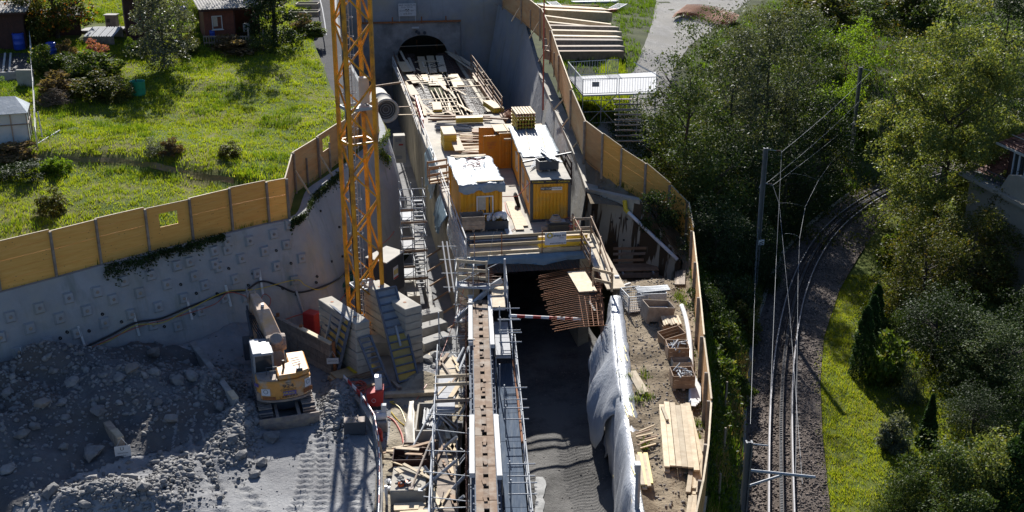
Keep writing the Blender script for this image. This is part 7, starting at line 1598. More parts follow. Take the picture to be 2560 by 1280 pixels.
for d in (0, 1.0):
    pts = offs(LRS, d); r = rail_prof(pts, [(-.03, -.02), (-.03, .02), (.03, .02), (.03, -.02)], 'rail', M['rail'])
    rail_prof(pts, [(-.012, -.021), (.012, -.021), (.012, -.12), (.07, -.14), (.07, -.16), (-.07, -.16), (-.07, -.14), (-.012, -.12)], 'rail_web', M['rweb'], r)
rk = offs(LRS, .5)
for d in (-.07, .07): rail_prof([p + Vector((0, 0, -.02)) for p in offs(rk, d)], [(-.018, -.1), (-.018, .06), (.018, .06), (.018, -.1)], 'rack_bar', M['rweb'])
m = MB(); acc = 0
for a, b in zip(rk, rk[1:]):
    L = (b - a).length; k = int(L / .12)
    for j in range(k): m.box(a.lerp(b, j / max(1, k)) + Vector((0, 0, .015)), (.12, .045, .05), math.atan2(b.y - a.y, b.x - a.x) - math.pi / 2)
tag(m.build('rack_teeth', M['dgrey'], trk, w=True), kind='stuff')
for d in (.32, .68):
    if d: rail_prof([p + Vector((0, 0, -.03)) for p in offs(LRS[60:], d)], [(-.02, -.08), (-.02, .05), (.02, .05), (.02, -.08)], 'guard_rail', M['rweb'])
# sleepers every 0.65 m
cum = [0]
for a, b in zip(rk, rk[1:]): cum.append(cum[-1] + (b - a).length)
d = .3; i = 0; proto = None; cnt = 0
while d < cum[-1] and cnt < 99:
    while cum[i + 1] < d: i += 1
    a, b = rk[i], rk[i + 1]; p = a.lerp(b, (d - cum[i]) / (cum[i + 1] - cum[i])); rz = math.atan2(b.y - a.y, b.x - a.x) - math.pi / 2
    if p.y > 33:
        if proto is None: m = MB(); m.box((0, 0, 0), (1.8, .2, .16)); proto = m.build('sleeper', M['sleeper'], trk); sl_ = proto
        else: sl_ = proto.copy(); C.objects.link(sl_); sl_.parent = trk
        sl_.location = p - trk.location + Vector((0, 0, -.345)); sl_.rotation_euler = (0, 0, rz + rnd.uniform(-.02, .02)); cnt += 1
    d += .68
# kerb along the ballast
kb = [Vector((p.x, p.y, -4.3)) for p in KB]; m = MB(); kd = dense(kb, 4)
m.slab([[p + Vector((-.22, 0, .12)) for p in kd], [p + Vector((.0, 0, .22)) for p in kd]], (0, 0, -.4)); tag(m.build('track_kerb', M['conc'], w=True), 'grey concrete kerb along the left side of the railway ballast', 'kerb')
scatter_rocks('ballast_stones', 15000, lambda g: (lambda y: (g.uniform(interp(KBl, y) + .1, interp(BEl, y) - .05), y))(33 + 52 * g.rand() ** 1.3), lambda g: .03 + .045 * g.rand(), M['ballast'], lambda x, y: -4.36 + .24 * sst(0, .6, x - interp(KBl, y)) * sst(0, 1.6, interp(BEl, y) - x), 15)
# masts
def mast(label, base, H, w=.22, sgn=False):
    o = thing('catenary_mast', label, 'mast', base)
    for s in (-1, 1): m = MB(); m.beam((s * w * .45, 0, -.3), (s * w * .45, 0, H), .06, w); m.build('flange', M['mast'], o)
    m = MB(); m.beam((0, 0, -.3), (0, 0, H - .02), w * .8, .05, up=(0, 1, 0)); m.build('web', M['mast'], o)
    m = MB(); m.box((0, 0, .12), (.6, .6, .5)); m.build('footing', M['concg'], o); return o
mb1 = P(1885, 735, -4.2); mb2 = P(2122, 445, -4.2); mb3 = P(1853, 1345, -4.2)
H1m = 9.3
def topz(px, py, base): d = ray(px, py); return CZ + d.z * base.y / d.y
h1, h2, h3 = topz(1912, 370, mb1) + 4.2, topz(2150, 168, mb2) + 4.2, topz(1881, 1104, mb3) + 4.2
m1 = mast('grey steel catenary mast standing left of the curving track', mb1, h1); m2 = mast('far grey catenary mast partly behind the big tree', mb2, h2); m3 = mast('near grey catenary mast with a bracket arm over the track', mb3, h3)
m = MB(); q = YP(1903, 606, mb1.y - .15) - mb1; m.box(q, (.34, .03, .34)); sp_ = m.build('sign_plate', M['plastw'], m1)
m = MB()
for k in (-1, 0, 1): m.beam(q + Vector((-.14, -.022, -.1 + .1 * k - .05)), q + Vector((.14, -.022, -.1 + .1 * k + .07)), .012, .045, up=(0, 0, 1))
m.build('sign_stripes', M['black'], sp_)
def arm(o, base, px0, px1, r, nm='arm', mat='galv', y1=None):
    m = MB(); m.tube(YP(*px0, base.y), YP(*px1, base.y if y1 is None else y1), r, 6); m.build(nm, M[mat], o, w=True)
arm(m1, mb1, (1918, 374), (1955, 378), .02); arm(m1, mb1, (1912, 458), (1932, 463), .025); arm(m1, mb1, (1904, 455), (1898, 470), .02)
for px in ((1946, 377), (1925, 460)): m = MB(); c = YP(*px, mb1.y); m.lathe(c, [(.001, -.12), (.06, -.1), (.03, -.05), (.06, 0), (.03, .05), (.06, .1), (.001, .12)], 8, ax=(1, 0, 0)); m.build('insulator', M['wood_d'], m1, w=True)
arm(m3, mb3, (1876, 1176), (2038, 1193), .06); arm(m3, mb3, (1868, 1216), (1955, 1188), .05); arm(m3, mb3, (1870, 1109), (1920, 1114), .03)
arm(m2, mb2, (2155, 172), (2180, 177), .025); arm(m2, mb2, (2140, 338), (2098, 338), .02)
def wire(lab, a, b, sag=.0, r=.008, n=8):
    m = MB(); m.path([a.lerp(b, k / n) - Vector((0, 0, sag * 4 * (k / n) * (1 - k / n))) for k in range(n + 1)], r, 4); tag(m.build('overhead_wire', M['grey_pl'], w=True), lab, 'wire', 'overhead wires of the railway')
WLAB = 'thin overhead wire strung between the catenary masts'
y1, y2, y3 = mb1.y, mb2.y, mb3.y
w_ = lambda x, y, Y: YP(x, y, Y)
wire(WLAB, w_(1954, 380, y1), w_(2180, 176, y2), .2); wire(WLAB, w_(1916, 458, y1), w_(2152, 250, y2), .2); wire(WLAB, w_(1932, 463, y1), w_(2140, 300, y2), .1)
wire(WLAB, w_(1954, 380, y1), w_(1941, 640, y1 - 8)); wire(WLAB, w_(1941, 640, y1 - 8), w_(1921, 1114, y3), 0); wire(WLAB, w_(1932, 463, y1), w_(1948, 510, y1 - 1.5)); wire(WLAB, w_(1948, 510, y1 - 1.5), w_(1975, 790, y1 - 11)); wire(WLAB, w_(1975, 790, y1 - 11), w_(2006, 1210, y3))
wire(WLAB, w_(2136, 348, y2), w_(2085, 396, y2 - 6)); wire(WLAB, w_(2085, 396, y2 - 6), w_(2046, 451, y1 + 7)); wire(WLAB, w_(2046, 451, y1 + 7), w_(2013, 517, y1 + 1)); wire(WLAB, w_(2013, 517, y1 + 1), w_(1999, 595, y1 - 4)); wire(WLAB, w_(1999, 595, y1 - 4), w_(1995, 700, y1 - 8)); wire(WLAB, w_(1995, 700, y1 - 8), w_(1989, 1190, y3)); wire(WLAB, w_(1900, 470, y1), w_(1888, 700, y1 - 5)); wire(WLAB, w_(1888, 700, y1 - 5), w_(1876, 1060, y3 + 1.5))
for a, b in (((1948, 508, y1 - 1.5), (2013, 517, y1 + 1)), ((1978, 434, y1 + 6), (2046, 451, y1 + 7)), ((1960, 585, y1 - 4), (1999, 593, y1 - 4))): wire(WLAB, w_(*a), w_(*b), -.1, .006)
for i, (x, y, h) in enumerate([(1812, 1035, 1.6), (1808, 1150, 1.5), (1795, 1270, 1.5), (1818, 895, 1.6)]):
    m = MB(); p = G(x, y, ZR); m.tube(p, p + Vector((0, 0, h)), .045, 6); tag(m.build('fence_post', M['wood_g'], w=True), 'thin grey post in the grass strip between the pale fence and the track', 'post', 'thin posts along the grass strip')
for i, (x, y) in enumerate(((2217, 40), (2282, 50))): m = MB(); p = G(x, y, ZR); m.box((0, 0, .7), (.7, .5, 1.5)); tag(m.build('dark_pillar', M['dgrey'], loc=p), ['dark square pillar on the hillside, left of two', 'dark square pillar on the hillside, right of two'][i], 'pillar')
# ================= house at the right edge =================
hb_ = P(2560, 560, -4.4); HX, HY = 29.1, 69.15
M['hwall'] = pm('cream_house_render', (.30, .27, .21), (.25, .225, .175), 1.5, .9, .1)
hs = thing('house', 'cream house with red tiled roof and roof terrace at the right edge', 'house', (HX, HY, -4.4), R(-81))
m = MB(); m.box((4.6, 4.0, 2.75), (9, 7.5, 5.7)); m.build('wall', M['hwall'], hs)
m = MB(); m.box((4.5, .05, 5.72), (9.5, .9, .22)); m.build('eaves', M['hwall'], hs)
m = MB(); m.slab([[Vector((-.3, .35, 5.84)), Vector((9.2, .35, 5.84))], [Vector((.1, .8, 5.9)), Vector((9.2, .8, 5.9))]], (0, 0, -.08)); m.build('gutter_roof', M['dgrey'], hs)
def tiles(p00, p10, p01, p11, nu, nv, nm='roof'):
    m = MB()
    for j in range(nv):
        for i in range(nu):
            q = lambda u, v: p00.lerp(p10, u).lerp(p01.lerp(p11, u), v)
            a, b, c_, d_ = q(i / nu, j / nv), q((i + .96) / nu, j / nv), q((i + .96) / nu, (j + 1.1) / nv), q(i / nu, (j + 1.1) / nv); n = (b - a).cross(d_ - a).normalized()
            if n.z < 0: n = -n
            m.add([a + n * .07, b + n * .07, b, c_ + n * .0, d_, a], [(0, 1, 3, 4), (0, 5, 2, 1)])
    return m.build(nm, M['tile'], hs)
tiles(Vector((-.35, .75, 5.75)), Vector((1.7, .75, 5.75)), Vector((1.5, 4.2, 8.9)), Vector((2.2, 4.2, 8.9)), 9, 16)
tiles(Vector((-.35, .75, 5.75)), Vector((-.3, 8, 5.75)), Vector((1.5, 4.2, 8.9)), Vector((1.5, 5, 8.9)), 20, 14)
m = MB(); m.box((4.4, 3.2, 6.9), (5.2, 3.2, 2.4)); dm = m.build('dormer', M['wood_d'], hs)
tiles(Vector((1.2, 1.15, 8.05)), Vector((8, 1.15, 8.05)), Vector((2.6, 4.4, 9.9)), Vector((8, 4.4, 9.9)), 30, 12)
m = MB(); m.box((4.5, 1.12, 7.98), (7, .12, .12)); m.tube((1.2, 1.9, 8.55), (8, 1.9, 8.55), .03, 5); m.build('gutter', M['lime'], hs)
fo = window(hs, (3.0, 1.58, 6.85), (0, -1, 0), 1.2, 1.7, M['plastw'], False); m = MB(); m.box((3.0, 1.53, 6.85), (.1, .08, 1.7)); m.build('mullion', M['plastw'], fo)
m = MB(); m.tube((.2, .12, 6.55), (5, .12, 6.55), .02, 5)
for k in range(26): m.tube((.2 + .19 * k, .12, 5.8), (.2 + .19 * k, .12, 6.55), .01, 4)
m.build('terrace_railing', M['dgrey'], hs)
m = MB(); m.extr([(3.6, -.1, 4.2), (3.9, -.1, 5.9), (4.6, -.1, 7.0), (5.6, -.1, 7.2), (9, -.1, 7.2), (9, -.1, 3.0), (4.6, -.1, 3.4)], (0, .5, 0)); m.build('curved_gable', M['hwall'], hs)
# ================= allotment gardens, left =================
def GM(x, y): return G(x, y, ZM)
def shed(label, pl, pr, depth, h, wallm, name='garden_shed', porch=0, roof_over=.45, pitch=.12, win=None):
    a, b = GM(*pl), GM(*pr); d = b - a; d.z = 0; w = d.length; rz = math.atan2(d.y, d.x); o = thing(name, label, 'shed', Vector((a.x, a.y, min(a.z, b.z) - .1)), rz)
    wp = w - porch
    m = MB(); m.box((wp / 2, depth / 2, h / 2), (wp, depth, h))
    if porch: m.box((wp + porch / 2, depth - .05, h / 2), (porch, .1, h)); m.box((w - .06, depth / 2, h / 2), (.1, depth - .2, h * .5))
    m.build('wall', wallm, o)
    m = MB()
    for k in range(int(wp / .18)): m.box((.09 + k * .18, -.012, h / 2), (.165, .02, h - .05))
    m.build('cladding', wallm, o)
    rows = []; n = int((w + .8) / .06)
    for yy, zz in ((-roof_over, h + .1), (depth + .3, h + .1 + pitch * (depth + .7))): rows.append([Vector((-.4 + i * .06, yy, zz + .03 * math.sin(i * 1.57))) for i in range(n + 1)])
    m = MB(); m.slab(rows, (0, 0, -.03)); m.build('roof', M['corr'], o, smooth=False)
    m = MB(); m.box((w / 2, -roof_over + .04, h - .02), (w + .7, .06, .16)); m.build('fascia', M['wood_d'], o)
    if porch:
        for x in (wp + .05, w - .05): m = MB(); m.box((x, .0, h / 2), (.1, .1, h)); m.build('post', M['wood_d'], o)
    if win:
        x, z, ww, wh = win; fo = window(o, (x, -.03, z), (0, -1, 0), ww, wh, M['steelw'], True); m = MB(); m.box((x, -.1, z - wh / 2 - .08), (ww + .3, .18, .05)); m.build('sill', M['steelw'], fo)
    return o
M['wood_r'] = pm('red_brown_boards', (.20, .062, .035), (.12, .04, .025), 3, .75, .2, isl=.2)
s1 = shed('red brown garden shed with corrugated roof, a lit window and an open porch', (514, 99), (652, 97), 3.2, 2.75, M['wood_r'], porch=2.1, win=(1.05, 1.65, .7, 1.0))
m = MB(); m.box((3.1, 1.2, .45), (1.3, .8, .06)); m.box((3.1, 1.2, .22), (.1, .1, .45)); tag(m.build('garden_table', M['wood_d'], loc=s1.location, rz=s1.rotation_euler.z), 'dark table standing in the porch of the red brown shed', 'table')
for i in range(2): m = MB(); m.box((3.4 + .32 * i, .8, 1.0), (.28, .1, .7)); tag(m.build('leaning_sheet', M['steelw'], loc=s1.location, rz=s1.rotation_euler.z), 'pale sheet leaning in the porch of the red brown shed', 'sheet', 'pale sheets in the porch')
shed('tall nearly black wooden shed behind the silvery tree', (318, 97), (388, 96), 2.6, 3.6, M['wood_d'])
s3 = shed('dark shed overgrown with vines at the top left corner', (-60, 122), (68, 122), 2.8, 2.9, M['wood_d'])
shed('low dark lean-to behind the apple tree', (120, 92), (205, 88), 1.8, 1.7, M['wood_d'])
m = MB(); c = GM(282, 68); m.box((0, 0, .5), (.9, .7, 1.0)); o = tag(m.build('hutch', M['wood_g'], loc=c), 'small grey hutch with a dark opening on the terrace beside the black shed', 'hutch'); m = MB(); m.box((0, 0, 1.05), (1.1, .9, .07)); m.build('roof', M['corr'], o); m = MB(); m.box((-.2, -.36, .6), (.3, .02, .3)); m.build('opening', M['black'], o)
def barrel(label, px, mat, r=.32, h=.95):
    o = thing('barrel', label, 'barrel', GM(*px)); m = MB(); m.lathe((0, 0, 0), [(.001, 0), (r * .9, 0), (r, .05), (r, h * .33), (r * 1.04, h * .35), (r, h * .37), (r, h * .65), (r * 1.04, h * .67), (r, h * .69), (r, h * .95), (r * .9, h), (r * .85, h - .06), (.001, h - .08)], 18); m.build('drum', mat, o, smooth=True)
    m = MB(); m.ring((0, 0, h * .93), r * 1.03, .025, (0, 0, 1), 18, 5); m.build('rim', mat, o); return o
barrel('large blue barrel in front of the vine covered shed', (50, 124), M['blue'], .42, 1.3); barrel('blue barrel on the grass beside the pale cold frame', (130, 135), M['blue'], .36, .9); barrel('blue barrel half hidden by the picket fence of the red brown shed', (531, 98), M['blue'], .34, .8); barrel('blue barrel behind the silvery tree', (458, 42), M['blue'], .3, .9)
m = MB(); m.lathe((0, 0, 0), [(.001, 0), (.2, 0), (.22, .2), (.13, .3), (.001, .3)], 12); tag(m.build('pale_pot', M['lime'], loc=GM(203, 142)), 'small pale lidded pot among the plants below the cold frame', 'pot')
gb = thing('compost_bin', 'bright green plastic compost bin standing in the meadow', 'bin', GM(347, 236) + Vector((0, 0, -.05)))
m = MB(); pr = [(.48, 0), (.50, .1), (.50, .95), (.52, 1.0)]; m.lathe((0, 0, 0), pr + [(r - .03, z) for r, z in reversed(pr)], 24); m.build('shell', M['green'], gb, smooth=True)
m = MB(); m.ring((0, 0, 1.0), .51, .025, (0, 0, 1), 24, 5); m.build('rim', M['green'], gb)
m = MB()
for a in (-.4, .3, 1.0): m.lathe((.5 * math.sin(a), -.5 * math.cos(a), .3 + .2 * (a > 0)), [(.001, .012), (.035, .012), (.035, 0)], 8, ax=(math.sin(a), -math.cos(a), 0))
m.build('air_holes', M['black'], gb); m = MB(); m.tube((-.1, .1, .3), (-.14, .12, 1.35), .03, 5); m.build('stick', M['wood_d'], gb)
# cold frame with corrugated sheets
cf = thing('cold_frame', 'raised bed covered with pale corrugated sheets, moss along its edge', 'cold frame', GM(210, 108)); pa_, pb_ = GM(212, 106), GM(292, 103); w = (pb_ - pa_).length
for i in range(4):
    rows = [[Vector((w * i / 4 + .02 + k * (w / 4 - .04) / 12, yy, zz + .03 * math.sin(k * 1.57))) for k in range(13)] for yy, zz in ((0, .55), (2.3, .95))]
    m = MB(); m.slab(rows, (0, 0, -.02)); m.build('corrugated_sheet', M['alu'], cf)
for q in (((w / 2, .0, .2), (w, .08, .6)), ((w / 2, 2.3, .4), (w, .08, .9))): m = MB(); m.box(*q); m.build('frame', M['wood_g'], cf)
m = MB(); tp_ = GM(235, 66); m.box((0, 0, .1), (3.4, 2.2, .12)); tag(m.build('terrace', M['concg'], loc=GM(262, 76)), 'small grey paved terrace beside the black shed', 'terrace')
# fences and rails in the garden
def picket(label, a, b, h, n, mat, name='picket_fence', rails=2):
    a, b = GM(*a), GM(*b); o = thing(name, label, 'fence', a)
    m = MB()
    for z in ([h * .9, h * .3] if rails == 2 else [h]): m.beam(a + Vector((0, 0, z)), b + Vector((0, 0, z)), .05, .1)
    m.build('rail', mat, o, w=True)
    for k in range(n): m = MB(); p = a.lerp(b, k / (n - 1)); m.beam(p, p + Vector((0, 0, h)), .06, .03); m.build('picket', mat, o, w=True)
    return o
picket('grey picket fence in front of the red brown shed', (511, 115), (622, 115), .85, 18, M['wood_g']); picket('dark rail fence in front of the black shed', (320, 108), (482, 108), 1.0, 7, M['wood_d'], 'rail_fence'); 
for x, y, h in ((623, 113, 1.4), (660, 112, 1.3), (478, 104, 1.2)): m = MB(); p = GM(x, y); m.beam(p, p + Vector((0, 0, h)), .12, .12); tag(m.build('wooden_post', M['wood_g'], w=True), 'short grey wooden post in the gardens', 'post', 'short wooden posts in the gardens')
m = MB(); c = GM(458, 112); m.box((0, 0, .35), (1.3, 1.0, .08)); m.box((-.5, 0, .15), (.1, .8, .4)); m.box((.5, 0, .15), (.1, .8, .4)); tag(m.build('garden_bench', M['alu'], loc=c), 'pale low bench among the plants at the end of the dark rail fence', 'bench')
for i, (x, y, w_, l_) in enumerate(((762, 38, 2.6, 1.4), (770, 18, 2.0, 1.4))):
    c = GM(x, y); o = thing('raised_bed', ['timber edged raised bed beside the grey track, lower of two', 'timber edged raised bed beside the grey track, upper of two'][i], 'raised bed', c)
    for (cx, cy, sx, sy) in ((0, -l_ / 2, w_, .1), (0, l_ / 2, w_, .1), (-w_ / 2, 0, .1, l_ - .2), (w_ / 2, 0, .1, l_ - .2)): m = MB(); m.box((cx, cy, .15), (sx, sy, .5)); m.build('edge_board', M['wood_g'], o)
    m = MB(); m.box((0, 0, .1), (w_ - .2, l_ - .2, .4)); m.build('soil', M['hill'], o)
bp_ = [GM(x, y) for x, y in ((70, 10), (76, 70), (80, 130), (83, 190), (88, 250), (92, 320), (94, 370))]
bd = thing('boundary_fence', 'thin white poles and wire along the edge of the left garden', 'fence', bp_[3])
for p in bp_: m = MB(); m.tube(p, p + Vector((0, 0, 1.3)), .035, 6); m.build('pole', M['steelw'], bd, w=True)
for z in (.7, 1.25): m = MB(); m.path([p + Vector((0, 0, z)) for p in bp_], .018, 4); m.build('wire', M['steelw'], bd, w=True)
m = MB(); m.path([GM(800, 0) + Vector((0, 0, .1)), GM(806, 25) + Vector((0, 0, .12)), GM(812, 60) + Vector((0, 0, .1)), GM(816, 92) + Vector((0, 0, .1))], .05, 5); tag(m.build('white_cable_pipe', M['steelw'], w=True), 'thin white pipe along the edge of the grey track', 'pipe')
# seed bed with two rails
sb2 = thing('seed_bed', 'black soil bed with two pale rails across, left edge', 'garden bed', GM(35, 165)); a, b, c, d = GM(-30, 192), GM(78, 186), GM(80, 136), GM(-30, 138)
m = MB(); m.add([p + Vector((0, 0, .12)) for p in (a, b, c, d)] + [p - Vector((0, 0, .3)) for p in (a, b, c, d)], [(0, 1, 2, 3), (4, 5, 1, 0), (5, 6, 2, 1), (6, 7, 3, 2), (7, 4, 0, 3)]); m.build('soil', M['black'], sb2, w=True)
for x1, x2 in ((14, 8), (28, 24)): m = MB(); m.beam(GM(x1, 140) + Vector((0, 0, .2)), GM(x2, 190) + Vector((0, 0, .2)), .14, .1); m.build('rail', M['lime'], sb2, w=True)
m = MB(); m.beam(GM(-40, 205), GM(80, 200), .25, 1.3); tag(m.build('low_wall', M['concg'], w=True), 'low grey garden wall below the black soil bed', 'wall')
m = MB(); c = GM(66, 215); m.box((0, 0, .5), (1.1, .25, 1.3)); tag(m.build('concrete_slab', M['conc'], loc=c), 'upright pale concrete slab at the end of the low garden wall', 'slab')
# greenhouse
M['poly'] = pm('polythene', (.50, .55, .56), (.40, .46, .47), 1.2, .35, .2, bsc=3)
gh = thing('greenhouse', 'small greenhouse of cloudy plastic sheeting with pale roof at the left edge', 'greenhouse', GM(76, 358), .33)
W_, D_, H_ = 3.6, 2.6, 1.9
m = MB(); m.slab([[Vector((-W_, 0, z)), Vector((-W_ * .5, .03, z)), Vector((0, 0, z))] for z in (0, .6, 1.25, H_)], (0, .02, 0)); m.build('front_sheet', M['poly'], gh)
m = MB(); m.slab([[Vector((0, D_ * k / 3, z)) for k in range(4)] for z in (0, .6, 1.25, H_)], (-.02, 0, 0)); m.build('side_sheet', M['poly'], gh)
m = MB(); m.slab([[Vector((-W_, -.15, H_)), Vector((-1.6, -.15, H_)), Vector((.1, -.15, H_))], [Vector((-W_, 1.5, H_ + .75)), Vector((-1.4, 1.5, H_ + .75)), Vector((-.6, 1.5, H_ + .72))], [Vector((-W_, D_, H_)), Vector((-1.5, D_, H_)), Vector((.1, D_, H_))]], (0, 0, -.03)); m.add([(.1, -.15, H_), (-.6, 1.5, H_ + .72), (.1, D_, H_)], [(0, 1, 2)]); m.build('roof_sheet', M['tarpw'], gh)
m = MB()
for x in (-2.7, -1.8, -.9, 0): m.box((x, -.025, H_ / 2), (.06, .05, H_))
for y in (1.0, 2.1, D_): m.box((.025, y, H_ / 2), (.05, .06, H_))
for z in (.03, 1.2, H_): m.box((-W_ / 2, -.03, z), (W_, .05, .06)); m.box((.03, D_ / 2, z), (.05, D_, .06))
m.build('frame', M['wood_g'], gh)
m = MB(); m.tube((.5, -.1, 0), (.9, 2.4, .2), .05, 5); m.tube((.4, .9, .0), (.3, 1.0, 1.7), .04, 5); tag(m.build('white_stick', M['steelw'], loc=gh.location), 'white sticks leaning beside the greenhouse', 'sticks')
m = MB(); c = GM(140, 262)
for k in range(320):
    a = rnd.uniform(0, 6.28); r = rnd.uniform(0, 1.0); z = (1.15 - r * .9) * rnd.uniform(.1, 1); p = c + Vector((r * 1.15 * math.cos(a), r * .9 * math.sin(a), z)); d = Vector((rnd.uniform(-1, 1), rnd.uniform(-1, 1), rnd.uniform(-.4, .4))).normalized() * rnd.uniform(.25, .6); m.tube(p - d, p + d, .012, 3, cap=False)
tag(m.build('brushwood_pile', M['twig'], w=True), 'heaped pile of dry brushwood in the garden', 'brushwood')
# ================= foliage =================
def leaf_quads(pos, size, g, up=.3, ar=1.7):
    """leaf shaped quads (rhombs) at pos (N,3)"""
    n = len(pos); a = g.normal(size=(n, 3)); a[:, 2] -= up * .6; a /= np.linalg.norm(a, axis=1)[:, None]
    b = g.normal(size=(n, 3)); b[:, 2] *= .6; b -= a * (a * b).sum(1)[:, None]; b /= np.linalg.norm(b, axis=1)[:, None]
    s = (size * g.uniform(.6, 1.35, n))[:, None]; a = a * s; b = b * s / ar
    v = np.stack([pos - a * .6, pos + b * .55, pos + a * .7, pos - b * .55], 1).reshape(-1, 3); f = np.arange(n * 4).reshape(n, 4); return v, f
def crown_pts(g, n, rx, ry, rz, nc, cr, shell=.55, flat=1.0, lumps=None):
    """clumps placed through the crown, mostly outside; leaves gather at each clump's surface"""
    out = []; per = max(1, n // nc)
    for k in range(nc):
        d = g.normal(size=3); d /= np.linalg.norm(d); r = shell + (1 - shell) * g.rand() ** .7
        if g.rand() < .18: r *= .6
        c = d * r * np.array([rx, ry, rz]); w = 1 + .35 * math.sin(d[0] * 4 + d[1] * 3.1) * math.sin(d[2] * 5 + d[0])
        c *= min(1.15, w)
        if d[2] > .35 and g.rand() < .5: c[2] += rz * .28 * g.rand()
        q = g.normal(size=(per, 3)); q /= np.linalg.norm(q, axis=1)[:, None]
        q *= (g.uniform(.35, 1.05, per) ** .6)[:, None] * cr * g.uniform(.6, 1.3) * np.array([1, 1, .75]); out.append(c + q)
    return np.concatenate(out)
LM = {
 'dark': leafm('dark_leaves', (.020, .036, .014), (.042, .068, .026), .2, .42),
 'mid': leafm('mid_green_leaves', (.032, .055, .018), (.075, .115, .038), .28, .40, patch=(.12, .13, .035)),
 'ash': leafm('ash_leaves', (.085, .115, .038), (.21, .255, .09), .36, .36, patch=(.27, .25, .07)),
 'olive': leafm('olive_leaves', (.045, .056, .016), (.105, .122, .032), .3, .42, patch=(.17, .12, .03)),
 'lime': leafm('lime_leaves', (.085, .15, .014), (.16, .25, .03), .5, .45),
 'silver': leafm('silver_leaves', (.07, .085, .06), (.17, .19, .15), .25, .32),
 'apple': leafm('apple_leaves', (.035, .055, .014), (.09, .10, .025), .35, .4, patch=(.45, .13, .02)),
 'grey': leafm('greyish_leaves', (.055, .072, .045), (.125, .145, .10), .27, .42),
 'thuja': leafm('thuja_sprays', (.018, .040, .012), (.04, .085, .022), .2, .6),
 'weed': leafm('weed_leaves', (.05, .085, .018), (.11, .165, .035), .4, .45, patch=(.20, .19, .06)),
 'dry': leafm('dry_stalks', (.24, .17, .085), (.36, .27, .15), .3, .8),
 'brown': leafm('brown_weeds', (.12, .085, .05), (.20, .15, .085), .3, .8),
 'pink': leafm('pink_flowers', (.28, .09, .10), (.42, .18, .18), .3, .6),
}
LM['blade'] = leafm('grass_blades', (.12, .18, .012), (.235, .295, .03), .55, .5, patch=(.26, .25, .06))
LM['lawnb'] = leafm('lawn_blades', (.13, .18, .015), (.22, .26, .032), .55, .5, patch=(.28, .25, .07))
def grass(name, pts, hmin, hmax, wid, mat, seed, per=9, spread=.13, lean=.55, kind='stuff'):
    g = np.random.RandomState(seed); n = len(pts); P0 = np.repeat(pts, per, 0); N = n * per
    P0 = P0 + np.c_[g.normal(size=(N, 2)) * spread, np.zeros(N)]
    tuft = np.repeat(g.uniform(.55, 1.3, n), per); h = g.uniform(hmin, hmax, N) * tuft; a = g.rand(N) * 6.283; L = g.uniform(.1, lean, N) * h
    tip = P0 + np.c_[np.cos(a) * L, np.sin(a) * L - .06 * h, h]; b = a + g.normal(size=N) * .5 + 1.57; wv = np.c_[np.cos(b), np.sin(b), np.zeros(N)] * wid * g.uniform(.6, 1.3, N)[:, None] / 2
    v = np.stack([P0 - wv - [0, 0, .04], P0 + wv - [0, 0, .04], tip], 1).reshape(-1, 3); o = fast(name, v, np.arange(N * 3).reshape(N, 3), mat)
    if kind: o['kind'] = kind
    return o
def field(n, xr, yr, zf, ok, seed):
    g = np.random.RandomState(seed); out = []
    while len(out) < n:
        x, y = g.uniform(*xr), g.uniform(*yr)
        px = 1280 + F * x / (y * 1.02)
        if px < -160 or px > 2720 or not ok(x, y): continue
        out.append((x, y, zf(x, y)))
    return np.array(out)
_path = [( p.x, p.y) for p in [GM(60, 394), GM(180, 399), GM(300, 402), GM(390, 416), GM(480, 438), GM(600, 458)]]
def on_path(x, y):
    if x < _path[0][0] or x > _path[-1][0]: return False
    return abs(y - interp(_path, x)) < .42
_beds = [GM(35, 165), GM(255, 90), GM(262, 70), GM(575, 92), GM(352, 90), GM(150, 85), GM(20, 110)]
def mok(x, y):
    if x > (fl_left(y) - .1 if y < 79 else fl_left(y) - 2.3): return False
    if on_path(x, y): return rnd.random() < .12
    return not any(abs(x - b.x) < 2.0 and abs(y - b.y) < 1.4 for b in _beds)
mp_ = field(42000, (-62, -6), (46, 126), ZM, mok, 31)
nz = np.array([fbm(p[0] * .5, p[1] * .5) for p in mp_])
grass('meadow_grass', mp_[nz > -.12], .09, .22, .05, LM['blade'], 1)
grass('meadow_grass', mp_[nz <= -.12], .05, .12, .06, LM['blade'], 2)
LM['rank'] = leafm('rank_grass', (.05, .10, .012), (.11, .18, .022), .45, .5)
tp_ = field(2600, (-60, -8), (48, 122), ZM, lambda x, y: mok(x, y) and fbm(x * .33 + 40, y * .33) > .12, 33)
grass('rank_grass', tp_, .2, .42, .05, LM['rank'], 3, 14, .2)
ep = [(p.x + dx, p.y - dx, p.z - .1) for p in dense([Vector(v) for v in LF[:15]], 14) for dx in (.12, .28)]
